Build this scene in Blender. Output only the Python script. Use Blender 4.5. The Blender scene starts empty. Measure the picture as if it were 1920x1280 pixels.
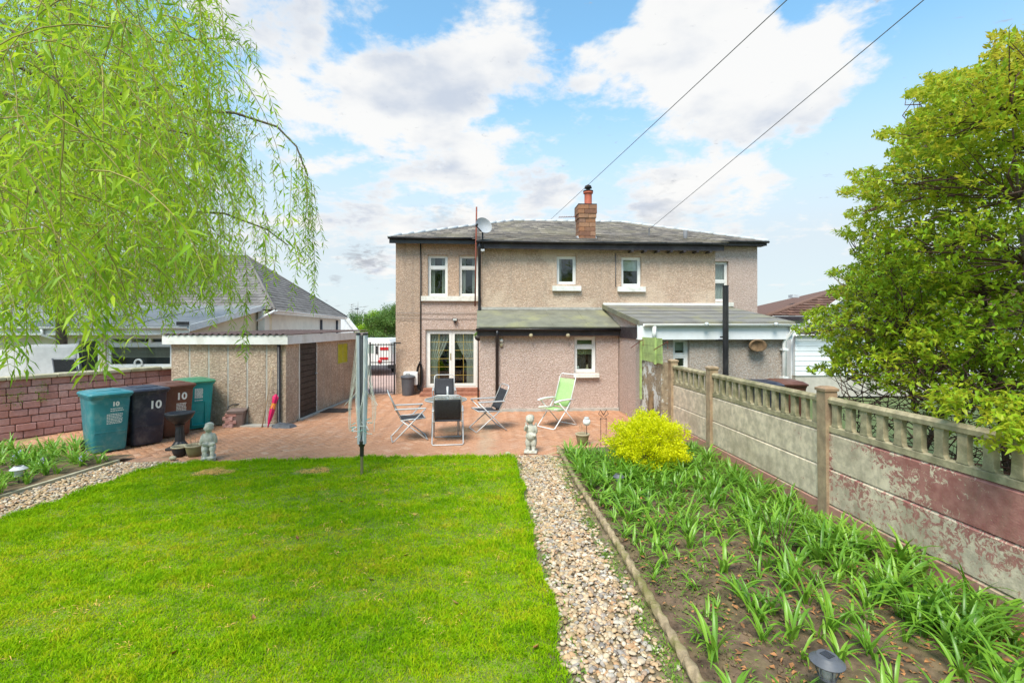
import bpy, math, random
import numpy as np
from mathutils import Vector, Matrix, Euler
random.seed(11)
RNG = np.random.default_rng(11)
R = math.radians
SC = bpy.context.scene
COL = SC.collection

# ------------------------------------------------------------------ camera
PSI = R(3.8)                      # the camera looks 3.8 degrees to the right of the house normal
FPX, PCX, HOR, EYE = 907.0, 960.0, 610.0, 2.2
AX = Vector((math.sin(PSI), math.cos(PSI), 0)); RX = Vector((math.cos(PSI), -math.sin(PSI), 0))
cam_d = bpy.data.cameras.new('camera'); cam = bpy.data.objects.new('camera', cam_d); COL.objects.link(cam)
cam_d.sensor_width = 36.0; cam_d.sensor_fit = 'HORIZONTAL'; cam_d.lens = FPX/1920*36.0
cam_d.shift_y = -30/1920
cam_d.clip_start = 0.05; cam_d.clip_end = 4000
cam.location = (0, 0, EYE); cam.rotation_euler = (R(90), 0, -PSI)
SC.camera = cam

def ray(px, py):
    return AX + RX*((px-PCX)/FPX) + Vector((0, 0, (HOR-py)/FPX))
def G(px, py, z=0.0):
    d = ray(px, py); t = (z-EYE)/d.z; p = d*t; return Vector((p.x, p.y, z))
def atY(px, py, y):
    d = ray(px, py); p = d*(y/d.y); return Vector((p.x, p.y, EYE+p.z))
def atX(px, py, x):
    d = ray(px, py); p = d*(x/d.x); return Vector((p.x, p.y, EYE+p.z))
def atD(px, py, dep):
    p = ray(px, py)*dep; return Vector((p.x, p.y, EYE+p.z))

# ------------------------------------------------------------------ sun, sky, exposure
SUN_EL, SUN_AZ = R(56), R(206)       # azimuth clockwise from +Y: behind the camera, to its left
sun_d = bpy.data.lights.new('sun', 'SUN'); sun = bpy.data.objects.new('sun', sun_d); COL.objects.link(sun)
sun_d.energy = 1.5; sun_d.angle = R(26); sun_d.color = (1.0, .93, .81)
sdir = Vector((math.sin(SUN_AZ)*math.cos(SUN_EL), math.cos(SUN_AZ)*math.cos(SUN_EL), math.sin(SUN_EL)))
sun.rotation_euler = sdir.to_track_quat('Z', 'Y').to_euler(); sun.location = (-8, -8, 30)
SC.view_settings.view_transform = 'Standard'; SC.view_settings.look = 'None'
SC.view_settings.gamma = 1.0; SC.view_settings.use_curve_mapping = False
SC.view_settings.exposure = EXPOSURE = 1.78
SC.cycles.use_denoising = True
SC.cycles.max_bounces = 8; SC.cycles.transparent_max_bounces = 16

class NT:
    """small helper around a node tree"""
    def __init__(s, tree): s.t = tree
    def n(s, typ, ins=None, **attrs):
        nd = s.t.nodes.new(typ)
        for k, v in attrs.items(): setattr(nd, k, v)
        for k, v in (ins or {}).items(): s.put(nd.inputs[k], v)
        return nd
    def put(s, sock, v):
        if hasattr(v, 'is_linked') or isinstance(v, bpy.types.NodeSocket): s.t.links.new(v, sock)
        else:
            if hasattr(sock, 'default_value'):
                dv = sock.default_value
                if hasattr(dv, '__len__') and len(dv) == 4 and hasattr(v, '__len__') and len(v) == 3: v = (*v, 1)
                sock.default_value = v
    def math(s, op, a, b=0.0, c=0.0, clamp=False):
        nd = s.n('ShaderNodeMath', {0: a, 1: b, 2: c}, operation=op); nd.use_clamp = clamp; return nd.outputs[0]
    def mix(s, f, a, b, blend='MIX'):
        nd = s.n('ShaderNodeMix', data_type='RGBA', blend_type=blend)
        s.put(nd.inputs[0], f); s.put(nd.inputs[6], a); s.put(nd.inputs[7], b); return nd.outputs[2]
    def ramp(s, f, stops, interp='LINEAR'):
        nd = s.n('ShaderNodeValToRGB', {0: f}); cr = nd.color_ramp; cr.interpolation = interp
        while len(cr.elements) < len(stops): cr.elements.new(.5)
        for e, (p, c) in zip(cr.elements, stops):
            e.position = p; e.color = (*c, 1) if hasattr(c, '__len__') else (c, c, c, 1)
        return nd.outputs[0]
    def mr(s, v, a, b, c=0.0, d=1.0, smooth=True):
        nd = s.n('ShaderNodeMapRange', {0: v, 1: a, 2: b, 3: c, 4: d}); nd.clamp = True
        if smooth: nd.interpolation_type = 'SMOOTHSTEP'
        return nd.outputs[0]
    def noise(s, vec, scale, detail=4, rough=.55, dist=0.0):
        return s.n('ShaderNodeTexNoise', {'Vector': vec, 'Scale': scale, 'Detail': detail, 'Roughness': rough, 'Distortion': dist}).outputs[0]
    def voro(s, vec, scale, out='Distance', feature='F1', rnd=1.0):
        nd = s.n('ShaderNodeTexVoronoi', {'Vector': vec, 'Scale': scale, 'Randomness': rnd}, feature=feature); return nd.outputs[out]
    def map(s, vec, scale=(1, 1, 1), loc=(0, 0, 0), rot=(0, 0, 0)):
        return s.n('ShaderNodeMapping', {'Vector': vec, 'Location': loc, 'Rotation': rot, 'Scale': scale}).outputs[0]
    def sep(s, vec):
        return s.n('ShaderNodeSeparateXYZ', {0: vec}).outputs

# world: clear sky with broken cloud; the cloud is noise on a plane overhead, steered by soft lobes where
# the photograph shows the large clouds and the blue gaps
wld = bpy.data.worlds.new('World'); SC.world = wld; wld.use_nodes = True
wt = wld.node_tree; wt.nodes.clear(); W = NT(wt)
wdir = W.n('ShaderNodeTexCoord').outputs['Generated']
sky = W.n('ShaderNodeTexSky', sky_type='NISHITA', sun_disc=False, sun_elevation=SUN_EL, sun_rotation=SUN_AZ)
sky.air_density = 1.0; sky.dust_density = 0.6; sky.ozone_density = 2.0
dx, dy, dz = W.sep(wdir)
den = W.math('ADD', W.math('MAXIMUM', dz, 0.0), 0.22)
plane = W.n('ShaderNodeCombineXYZ', {0: W.math('DIVIDE', dx, den), 1: W.math('DIVIDE', dy, den), 2: W.math('MULTIPLY', dz, .6)}).outputs[0]
n1 = W.noise(plane, 2.7, 9, .6, .25)
n2 = W.noise(W.map(plane, loc=(3.1, 1.7, .3)), 5.5, 6, .6, .2)
n3 = W.noise(W.map(plane, loc=(1.3, 8.2, 2.0)), 17, 7, .62, .3)
cover = W.math('ADD', W.math('ADD', W.math('MULTIPLY', n1, .85), W.math('MULTIPLY', n2, .38)), W.math('SUBTRACT', W.math('MULTIPLY', n3, .16), .195))
#        px,  py,  radius px, weight
LOBES = [(560, 70, 120, .22), (840, 130, 150, .30), (960, 90, 90, .22), (760, 230, 150, .18), (1110, 165, 90, .24),
         (1290, 70, 150, .30), (1430, 130, 150, .26), (1340, 190, 90, .14), (1530, 195, 40, .30), (1200, 350, 90, .22), (1440, 320, 110, .26),
         (1640, 130, 60, .12), (1250, 400, 200, .14), (640, 200, 130, .12), (420, 30, 60, .22), (1390, 210, 90, .16),
         (700, 480, 60, .15), (900, 400, 120, .10), (1000, 330, 230, .12), (620, 330, 150, .10),
         (800, 30, 70, -.25), (1070, 40, 80, -.30), (1085, 250, 100, -.18), (1330, 260, 120, -.2), (1560, 300, 110, -.30), (1680, 230, 120, -.25),
         (1490, 15, 30, -.3), (1850, 20, 90, -.2), (960, 270, 70, -.12), (640, 80, 35, -.25), (880, 330, 90, -.05), (500, 200, 90, -.05), (1180, 270, 110, -.2)]
for (px, py, rad, wgt) in LOBES:
    d = ray(px, py).normalized()
    dot = W.n('ShaderNodeVectorMath', {0: wdir, 1: tuple(d)}, operation='DOT_PRODUCT').outputs['Value']
    k = 1.0/(1-math.cos(math.atan(rad/FPX/ (ray(px, py).length))))
    g = W.math('EXPONENT', W.math('MULTIPLY', W.math('SUBTRACT', dot, 1.0), k))
    cover = W.math('ADD', cover, W.math('MULTIPLY', g, wgt*.66))
cmask = W.mr(cover, .545, .69)
thick = W.mr(cover, .57, .76)
shade = W.math('MULTIPLY', W.mr(W.noise(W.map(plane, loc=(7.7, 2.1, 4.0)), 3.2, 5, .5), .42, .68), thick)
skyc = W.mix(1.0, W.n('ShaderNodeHueSaturation', {'Saturation': 0.92, 'Value': 1.0, 'Color': sky.outputs[0]}).outputs[0], (1.30, 1.86, 1.80), 'MULTIPLY')
haze = W.mr(dz, .50, .14)
skyc = W.mix(W.math('MULTIPLY', haze, .93), skyc, (4.35, 4.75, 5.05))
cloudc = W.mix(shade, (5.75, 5.7, 5.6), (3.65, 4.0, 4.6))
cfac = W.math('MULTIPLY', cmask, W.mr(dz, -.05, .12, .25, .96))
allc = W.mix(cfac, skyc, cloudc)
for (px, py, rad, wgt) in ((665, 477, 26, .62), (698, 490, 34, .70), (628, 523, 16, .5), (840, 425, 60, .3), (1250, 405, 80, .22)):   # small dark scud low in the sky
    d = ray(px, py).normalized(); dot = W.n('ShaderNodeVectorMath', {0: wdir, 1: tuple(d)}, operation='DOT_PRODUCT').outputs['Value']
    g = W.math('EXPONENT', W.math('MULTIPLY', W.math('SUBTRACT', dot, 1.0), 1.0/(1-math.cos(math.atan(rad/FPX/ray(px, py).length)))))
    sc_n = W.mr(W.math('ADD', g, W.math('MULTIPLY', W.math('SUBTRACT', W.noise(W.map(wdir, (1, 1, 2.6)), 34, 8, .66, .4), .5), 3.4)), .45, 1.25)
    allc = W.mix(W.math('MULTIPLY', sc_n, wgt), allc, (2.7, 2.85, 3.15))
bg = W.n('ShaderNodeBackground', {'Color': allc, 'Strength': 0.05})
W.t.links.new(bg.outputs[0], W.n('ShaderNodeOutputWorld').inputs[0])

# ------------------------------------------------------------------ materials
MAT = {}
def newmat(name):
    m = bpy.data.materials.new(name); m.use_nodes = True; t = NT(m.node_tree)
    b = m.node_tree.nodes['Principled BSDF']; MAT[name] = m
    return m, t, b
def pos(t): return t.n('ShaderNodeNewGeometry').outputs['Position']
def setb(t, b, **kw):
    names = dict(col='Base Color', rough='Roughness', metal='Metallic', spec='Specular IOR Level', normal='Normal', alpha='Alpha', sub='Subsurface Weight', coat='Coat Weight', trans='Transmission Weight')
    for k, v in kw.items(): t.put(b.inputs[names[k]], v)
def bump(t, h, strength=.4, dist=.01):
    return t.n('ShaderNodeBump', {'Height': h, 'Strength': strength, 'Distance': dist}).outputs[0]
def hexc(r, g, b):
    f = lambda c: ((c/255+.055)/1.055)**2.4 if c > 10 else c/255/12.92
    return (f(r), f(g), f(b))
def sc3(c, k): return tuple(min(1, x*k) for x in c)

def plain(name, col, rough=.6, var=.18, nscale=6, metal=0, spec=.4, bstr=.15, dirt=None, dscale=2.0, damt=.5):
    m, t, b = newmat(name); p = pos(t)
    n = t.noise(p, nscale, 6, .6)
    c = t.mix(t.mr(n, .3, .7), sc3(col, 1-var), sc3(col, 1+var))
    if dirt:
        d = t.mr(t.noise(p, dscale, 8, .65, .4), .46, .66)
        c = t.mix(t.math('MULTIPLY', d, damt), c, dirt)
    setb(t, b, col=c, rough=t.mr(t.noise(p, nscale*3, 3), .3, .7, max(.05, rough-.1), min(1, rough+.1)), metal=metal, spec=spec)
    if bstr: setb(t, b, normal=bump(t, t.noise(p, nscale*9, 4), bstr, .004))
    return m

def pebbledash(name, cols, scale=26, stain=(.30, .25, .21), stain_amt=.35, pale=None, pale_amt=0.0, mortar=(.40, .295, .225)):
    m, t, b = newmat(name); p = pos(t)
    v = t.n('ShaderNodeTexVoronoi', {'Vector': p, 'Scale': scale}); cell = t.sep(v.outputs['Color'])[0]
    v2 = t.n('ShaderNodeTexVoronoi', {'Vector': p, 'Scale': scale*2.1}); cell2 = t.sep(v2.outputs['Color'])[1]
    c = t.ramp(cell, [(i/(len(cols)-1), q) for i, q in enumerate(cols)])
    c2 = t.ramp(cell2, [(i/(len(cols)-1), q) for i, q in enumerate(cols[::-1])])
    c = t.mix(.45, c, c2)
    c = t.mix(t.math('MULTIPLY', t.mr(v.outputs['Distance'], .40, .62, 0, 1), .55), c, mortar)
    big = t.mr(t.noise(p, .55, 6, .6, .3), .40, .66)
    c = t.mix(t.math('MULTIPLY', big, stain_amt), c, stain)
    if pale:
        pn = t.mr(t.noise(t.map(p, loc=(2.2, 0, 5.4)), .42, 7, .62, .6), .46, .56)
        c = t.mix(t.math('MULTIPLY', pn, pale_amt), c, pale)
    # rain streaks
    st = t.mr(t.noise(t.map(p, (5, 5, .35)), 1.0, 5, .6), .56, .74)
    c = t.mix(t.math('MULTIPLY', st, .38), c, stain)
    setb(t, b, col=c, rough=.92, spec=.2, normal=bump(t, t.math('ADD', v.outputs['Distance'], v2.outputs['Distance']), .9, .012))
    return m

DASH = [(.42, .27, .185), (.57, .405, .295), (.70, .52, .39), (.47, .32, .235), (.78, .61, .475), (.38, .24, .165), (.64, .455, .335)]
pebbledash('dash_house', DASH, 27, stain=(.26, .205, .165), stain_amt=.30, pale=(.60, .49, .36), pale_amt=.0)
pebbledash('dash_center', DASH, 27, stain=(.31, .25, .20), stain_amt=.18, pale=(.70, .55, .42), pale_amt=.6)
pebbledash('dash_pink', [(.50, .355, .305), (.62, .475, .42), (.71, .565, .505), (.54, .40, .35), (.75, .625, .565), (.45, .32, .27), (.65, .50, .445)], 30, stain=(.36, .28, .25), stain_amt=.22)
pebbledash('dash_grey', [(.33, .29, .26), (.48, .43, .39), (.58, .52, .47), (.40, .35, .31), (.60, .55, .50), (.29, .25, .22)], 30, stain=(.30, .25, .2), stain_amt=.28)
pebbledash('dash_garage', [(.30, .23, .17), (.56, .43, .325), (.70, .56, .43), (.46, .34, .25), (.76, .63, .49), (.34, .24, .165), (.64, .48, .365)], 24, stain=(.20, .15, .11), stain_amt=.42)

plain('upvc', (.80, .80, .78), .35, .04, 3, spec=.5, bstr=0, dirt=(.55, .52, .46), dscale=3, damt=.25)
plain('white_paint', (.78, .78, .75), .5, .05, 4, dirt=(.50, .47, .40), dscale=2.2, damt=.45)
plain('sill_paint', (.76, .75, .70), .6, .06, 5, dirt=(.42, .38, .31), dscale=4, damt=.4)
plain('black_paint', (.018, .017, .020), .38, .3, 5, spec=.5, dirt=(.06, .055, .05), damt=.4)
plain('dark_fascia', (.040, .030, .034), .5, .25, 4, dirt=(.09, .08, .075), damt=.4)
plain('dark_metal', (.03, .03, .032), .45, .3, 8, metal=.3)
plain('alu', (.56, .56, .56), .5, .06, 9, metal=.45, spec=.5, bstr=.05)
plain('airer_grey', (.58, .61, .66), .5, .06, 5, metal=0, spec=.3, bstr=0)
plain('sling_black', (.035, .036, .042), .8, .25, 40, bstr=.4)
plain('sling_green', (.36, .55, .22), .75, .10, 30, bstr=.3)
plain('white_plastic', (.80, .80, .79), .4, .04, 5, bstr=0)
plain('lead', (.55, .56, .57), .6, .12, 8, dirt=(.3, .3, .3))
plain('felt', (.20, .185, .165), .9, .14, 3, bstr=.35, dirt=(.27, .25, .14), dscale=1.6, damt=.65)
plain('felt_green', (.185, .18, .135), .9, .16, 3, bstr=.35, dirt=(.30, .29, .15), dscale=1.2, damt=.7)
plain('felt_grey', (.22, .225, .23), .9, .12, 3, bstr=.35)
plain('cream_render', (.70, .62, .44), .9, .06, 4, bstr=.3, dirt=(.5, .43, .3), damt=.3)
plain('pale_render', (.72, .69, .60), .9, .05, 4, bstr=.3, dirt=(.5, .47, .4), damt=.25)
plain('white_board', (.78, .80, .82), .5, .04, 4, bstr=.05)
plain('beige_block', (.50, .46, .40), .9, .1, 6, bstr=.3)
plain('dark_timber', (.040, .030, .026), .6, .3, 6, bstr=.25)
plain('green_timber', (.36, .48, .17), .75, .14, 7, bstr=.3, dirt=(.20, .24, .09), dscale=5, damt=.5)
plain('rust_red', (.21, .055, .035), .75, .3, 14, bstr=.3)
plain('pot_red', (.42, .105, .06), .7, .15, 8, bstr=.2)
plain('soot', (.035, .03, .028), .9, .3, 10)
plain('stone_coping', (.42, .38, .27), .95, .2, 7, bstr=.5, dirt=(.22, .22, .08), dscale=3, damt=.6)
plain('statue_stone', (.52, .49, .42), .95, .16, 14, bstr=.6, dirt=(.22, .23, .16), dscale=9, damt=.6)
plain('soil', (.135, .088, .054), 1, .55, 9, bstr=.9, dirt=(.15, .13, .05), dscale=3.5, damt=.5)
plain('lawn_soil', (.16, .20, .03), 1, .35, 7, bstr=.5)
plain('path_base', (.20, .15, .095), 1, .35, 14, bstr=.7, dirt=(.13, .13, .04), dscale=3, damt=.6)
plain('ground_far', (.10, .13, .045), 1, .3, .4, bstr=.3)
plain('drive', (.46, .33, .30), .95, .12, 3, bstr=.3)
plain('cement_slab', (.42, .40, .36), .95, .15, 8, bstr=.4)
plain('bin_teal', (.035, .225, .26), .42, .10, 4, bstr=.06, dirt=(.14, .30, .31), dscale=5, damt=.7)
plain('bin_turq', (.012, .30, .31), .40, .10, 4, bstr=.06)
plain('bin_navy', (.028, .031, .052), .42, .15, 4, bstr=.06, dirt=(.10, .095, .105), dscale=5, damt=.7)
plain('bin_brown', (.145, .058, .036), .5, .15, 4, bstr=.06, dirt=(.20, .10, .075), damt=.5)
plain('bin_greenlid', (.055, .23, .13), .45, .12, 4, bstr=.06)
plain('caddy_brown', (.20, .145, .13), .6, .1, 6, bstr=.1)
plain('dustbin_grey', (.10, .105, .12), .5, .15, 5, bstr=.1)
plain('black_stoneware', (.026, .026, .030), .45, .3, 9, bstr=.2)
plain('pot_olive', (.20, .185, .085), .45, .15, 6, bstr=.1)
plain('pot_buff', (.40, .34, .22), .7, .15, 8)
plain('magenta', (.62, .012, .11), .55, .12, 12, bstr=.1)
plain('orange_print', (.75, .26, .03), .55, .15, 12)
plain('wood_pale', (.40, .29, .18), .8, .2, 20, bstr=.3)
plain('step_brick', (.30, .13, .085), .9, .25, 9, bstr=.4)
plain('blind_yellow', (.52, .48, .02), .6, .12, 8, bstr=.05)
plain('blind_green', (.32, .38, .20), .7, .1, 8, bstr=.05)
plain('blind_white', (.72, .72, .68), .7, .06, 8, bstr=.05)
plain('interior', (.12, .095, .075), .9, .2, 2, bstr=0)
plain('interior_floor', (.14, .07, .05), .6, .2, 3, bstr=0)
plain('gold', (.62, .47, .13), .35, .1, 8, metal=.5, bstr=0)
plain('handle_brass', (.55, .42, .16), .3, .1, 8, metal=.9, bstr=0)
plain('red_lamp', (.55, .02, .025), .2, .1, 8, bstr=0, spec=.6)
plain('print_white', (.80, .80, .78), .6, .06, 20, bstr=0)
plain('tyre', (.02, .02, .02), .8, .2, 20)
plain('caravan_white', (.78, .79, .78), .3, .03, 3, bstr=0, spec=.5)
plain('cloth_pale', (.52, .49, .47), .9, .08, 5, bstr=.2)
plain('moss', (.16, .19, .03), 1, .3, 30, bstr=.6)
plain('cord', (.74, .73, .66), .7, .08, 10, bstr=0)
plain('cable_grey', (.16, .16, .17), .7, .1, 4, bstr=0)
plain('peg_teal', (.20, .50, .46), .5, .2, 30, bstr=0)
plain('bark', (.115, .085, .058), .95, .35, 14, bstr=.8)
plain('bark_grey', (.15, .125, .10), .95, .3, 14, bstr=.8)
plain('twig', (.30, .25, .07), .8, .3, 10, bstr=.3)
plain('twig_red', (.095, .048, .035), .85, .3, 10, bstr=.3)
plain('dead_leaf', (.36, .16, .06), .8, .5, 11, bstr=.2)
plain('clear_plastic', (.55, .57, .56), .25, .05, 5, bstr=0, spec=.6)
plain('solar_black', (.03, .03, .04), .22, .2, 8, bstr=0, spec=.6)
plain('rope_edge', (.36, .27, .165), .95, .3, 14, bstr=.8, dirt=(.17, .16, .04), dscale=4, damt=.85)
plain('flower_lilac', (.42, .36, .62), .7, .2, 20, bstr=0)
plain('old_stump', (.19, .12, .065), 1, .4, 9, bstr=.9)

def foliage(name, cols, trans=.35, rough=.45, nscale=1.5, spec=.35):
    """leaf: colour varies with a per-leaf random attribute and slowly through space; light passes through"""
    m, t, b = newmat(name); p = pos(t)
    a = t.n('ShaderNodeAttribute', attribute_name='tone').outputs['Fac']
    f = t.math('ADD', t.math('MULTIPLY', a, .62), t.math('MULTIPLY', t.mr(t.noise(p, nscale, 3), .3, .7), .38))
    c = t.ramp(f, [(i/(len(cols)-1), q) for i, q in enumerate(cols)])
    setb(t, b, col=c, rough=rough, spec=spec)
    tr = t.n('ShaderNodeBsdfTranslucent', {'Color': t.mix(.5, c, sc3(cols[-1], 1.25))})
    mx = t.n('ShaderNodeMixShader', {0: trans, 1: b.outputs[0], 2: tr.outputs[0]})
    t.t.links.new(mx.outputs[0], t.t.nodes['Material Output'].inputs[0])
    return m
foliage('willow_leaf', [(.07, .19, .012), (.19, .38, .014), (.36, .55, .016), (.58, .68, .05)], .45)
foliage('olive_leaf', [(.12, .17, .035), (.20, .25, .05), (.30, .34, .08)], .4)
foliage('shrub_leaf', [(.085, .195, .012), (.18, .38, .014), (.33, .54, .018), (.56, .57, .04), (.56, .42, .06)], .45, nscale=1.1)
foliage('gold_leaf', [(.42, .50, .004), (.74, .76, .006), (.92, .88, .02)], .45)
foliage('bulb_leaf', [(.09, .22, .02), (.17, .36, .03), (.30, .50, .05)], .35, rough=.35, spec=.5)
foliage('weed_leaf', [(.10, .22, .02), (.18, .33, .03), (.26, .40, .05)], .35)
foliage('tree_leaf', [(.05, .12, .02), (.10, .20, .03), (.19, .27, .06)], .3)

# lawn grass: greener and yellower patches, some straw
m, t, b = newmat('grass'); p = pos(t)
a = t.n('ShaderNodeAttribute', attribute_name='tone').outputs['Fac']
pat = t.math('ADD', t.math('MULTIPLY', t.mr(t.noise(p, 1.3, 5, .6), .28, .72), .5), t.math('MULTIPLY', t.mr(t.noise(p, 7.5, 4, .6), .3, .7), .5))
f = t.math('ADD', t.math('MULTIPLY', a, .48), t.math('MULTIPLY', pat, .52))
c = t.ramp(f, [(0, (.085, .22, .004)), (.30, (.22, .44, .004)), (.58, (.39, .57, .005)), (.80, (.56, .54, .02)), (1, (.60, .40, .07))])
setb(t, b, col=c, rough=.6, spec=.08)
tr = t.n('ShaderNodeBsdfTranslucent', {'Color': t.mix(.5, c, (.44, .60, .010))})
mx = t.n('ShaderNodeMixShader', {0: .42, 1: b.outputs[0], 2: tr.outputs[0]}); t.t.links.new(mx.outputs[0], t.t.nodes['Material Output'].inputs[0])
plain('straw', (.78, .46, .13), .9, .25, 20, bstr=.2)

# tone-driven material for loose pieces (pebbles, bricks, slates): attribute 'tone' plus the object's own random
def pieces(name, cols, rough=.8, spec=.3, bstr=.3, bscale=40, dirt=None, dscale=1.5, damt=.4, interp='LINEAR', band=None):
    m, t, b = newmat(name); p = pos(t)
    a = t.n('ShaderNodeAttribute', attribute_name='tone').outputs['Fac']
    f = t.math('FRACT', t.math('ADD', a, t.n('ShaderNodeObjectInfo').outputs['Random']))
    c = t.ramp(f, [(i/(len(cols)-1), q) for i, q in enumerate(cols)], interp)
    c = t.mix(t.mr(t.noise(p, bscale*.5, 4), .3, .7), t.mix(1.0, c, (.78, .78, .78), 'MULTIPLY'), c)
    if dirt:
        c = t.mix(t.math('MULTIPLY', t.mr(t.noise(p, dscale, 7, .62, .3), .45, .66), damt), c, dirt)
    if band:
        x, y, z = t.sep(p); wob = t.math('MULTIPLY', t.math('SUBTRACT', t.noise(p, 2.5, 4), .5), .35)
        d = t.math('ABSOLUTE', t.math('ADD', t.math('SUBTRACT', x, .12), t.math('MULTIPLY', wob, 1.6)))
        c = t.mix(t.math('MULTIPLY', t.mr(d, .26, .02), .42), c, band)
    setb(t, b, col=c, rough=rough, spec=spec, normal=bump(t, t.noise(p, bscale, 4), bstr, .004))
    return m
pieces('pebble', [(.60, .44, .27), (.42, .28, .15), (.68, .54, .37), (.24, .21, .19), (.56, .36, .19), (.74, .64, .50), (.34, .30, .27), (.52, .30, .155), (.64, .48, .31)], .7, bscale=60, dirt=(.24, .22, .08), dscale=1.6, damt=.25)
pieces('paver', [(.51, .265, .155), (.54, .285, .17), (.49, .245, .14), (.56, .31, .195), (.52, .27, .16), (.59, .355, .24)], .9, .15, .35, 60, dirt=(.40, .215, .14), dscale=.9, damt=.4, band=(.42, .35, .25))
pieces('slate', [(.14, .12, .105), (.18, .155, .135), (.25, .21, .175), (.115, .10, .09), (.34, .29, .235), (.165, .14, .12)], .85, .25, .4, 30, dirt=(.29, .25, .15), dscale=.8, damt=.4)
pieces('slate_dark', [(.16, .145, .135), (.21, .19, .18), (.25, .23, .215), (.18, .165, .155)], .9, .1, .3, 30)
pieces('brown_tile', [(.16, .085, .06), (.20, .105, .075), (.135, .07, .052), (.22, .13, .10)], .85, .25, .3, 30)
pieces('wall_brick', [(.52, .29, .265), (.57, .34, .315), (.46, .23, .20), (.61, .40, .37), (.53, .30, .275)], .9, .2, .8, 45, dirt=(.40, .19, .15), dscale=2.2, damt=.6)
pieces('chimney_stone', [(.32, .135, .075), (.40, .19, .10), (.24, .12, .08), (.44, .24, .14), (.30, .17, .12)], .95, .2, .7, 30, dirt=(.13, .10, .08), dscale=3, damt=.5)
plain('mortar_dark', (.15, .085, .07), 1, .25, 12, bstr=.5)
plain('mortar_joint', (.40, .22, .14), 1, .25, 9, bstr=.5, dirt=(.17, .155, .075), dscale=1.3, damt=.5)

# fence: cream-washed concrete with flaking maroon paint, mostly gone away from the near bay
def fence_mat(name, lo, base=(.68, .56, .42), hf=.55, fs=19):
    m, t, b = newmat(name); p = pos(t); x, y, z = t.sep(p)
    con = t.mix(t.mr(t.noise(p, 9, 7, .65), .3, .7), sc3(base, .72), sc3(base, 1.22))
    con = t.mix(t.math('MULTIPLY', t.mr(t.noise(p, 1.6, 6, .6, .4), .45, .68), .5), con, (.36, .29, .20))
    red = t.mix(t.mr(t.noise(p, 12, 4), .3, .7), (.34, .11, .10), (.46, .19, .165))
    red = t.mix(t.mr(z, .62, .18, 0, .8), red, (.50, .26, .20))
    n = t.math('ADD', t.math('MULTIPLY', t.noise(t.map(p, (1, 1, 1.7)), 1.7, 5, .6, .5), 1-hf), t.math('MULTIPLY', t.noise(p, fs, 8, .78, .8), hf))
    amt = t.math('ADD', n, lo if not callable(lo) else lo(t, x, y, z))
    c = t.mix(t.math('MULTIPLY', t.mr(amt, .500, .525), .93), con, red)
    # grey-green algae and black drips below the top joint
    dr = t.mr(t.noise(t.map(p, (4.3, 4.3, .8)), 1.6, 8, .72, .8), .50, .72)
    c = t.mix(t.math('MULTIPLY', dr, .32), c, (.22, .18, .12))
    setb(t, b, col=c, rough=.92, spec=.2, normal=bump(t, t.math('ADD', t.noise(p, 60, 4), t.math('MULTIPLY', amt, 1.5)), .5, .006))
    return m
fence_mat('fence_near', lambda t, x, y, z: t.math('ADD', t.math('MULTIPLY', t.mr(y, 5.2, 3.3, -.09, .085, False), 1.0), t.math('ADD', t.mr(z, .95, .5, .0, .035, False), t.mr(y, 4.95, 5.10, 0, .11))))
fence_mat('fence_mid', lambda t, x, y, z: t.math('ADD', t.mr(y, 5.2, 4.4, -.03, .004, False), t.mr(z, .30, .62, -.028, .03, False)), hf=.78, fs=15)
fence_mat('fence_far', lambda t, x, y, z: t.mr(y, 7.5, 5.2, -.16, -.085, False))
fence_mat('fence_low', lambda t, x, y, z: t.mr(z, .20, .24, .07, -.06, False), (.50, .37, .26))
plain('fence_post', (.36, .26, .165), .95, .25, 9, bstr=.7, dirt=(.24, .12, .08), dscale=2.4, damt=.4)
plain('fence_balus', (.38, .32, .20), .95, .28, 11, bstr=.7, dirt=(.17, .165, .08), dscale=4, damt=.7)

# flaking white paint on the old boundary wall
m, t, b = newmat('old_wall'); p = pos(t)
c = t.ramp(t.noise(p, 14, 6, .65), [(.3, (.20, .15, .10)), (.6, (.38, .30, .21)), (.8, (.46, .39, .29))])
fl = t.mr(t.math('ADD', t.math('MULTIPLY', t.noise(p, 2.2, 5, .6, .4), .6), t.math('MULTIPLY', t.noise(p, 15, 5, .7), .4)), .50, .54)
c = t.mix(fl, c, (.66, .66, .62)); setb(t, b, col=c, rough=.95, spec=.2, normal=bump(t, t.math('ADD', fl, t.noise(p, 40, 4)), .6, .01))

# window glass: mirror at the fresnel rate, else clear
m, t, b = newmat('glass')
fr = t.math('POWER', t.n('ShaderNodeLayerWeight', {'Blend': .5}).outputs['Facing'], 4.0)
fac = t.math('ADD', t.math('MULTIPLY', fr, .7), .055, clamp=True)
gl = t.n('ShaderNodeBsdfGlossy', {'Color': (.95, .97, 1), 'Roughness': .015})
tp = t.n('ShaderNodeBsdfTransparent', {'Color': (.86, .90, .88)})
mx = t.n('ShaderNodeMixShader', {0: fac, 1: tp.outputs[0], 2: gl.outputs[0]}); t.t.links.new(mx.outputs[0], t.t.nodes['Material Output'].inputs[0])
m, t, b = newmat('table_glass')
fr = t.math('POWER', t.n('ShaderNodeLayerWeight', {'Blend': .5}).outputs['Facing'], 3.0)
gl = t.n('ShaderNodeBsdfGlossy', {'Color': (.9, .95, .93), 'Roughness': .25})
tp = t.n('ShaderNodeBsdfTransparent', {'Color': (.70, .80, .77)}); df = t.n('ShaderNodeBsdfDiffuse', {'Color': (.42, .47, .45)})
m1 = t.n('ShaderNodeMixShader', {0: .35, 1: tp.outputs[0], 2: df.outputs[0]})
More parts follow.
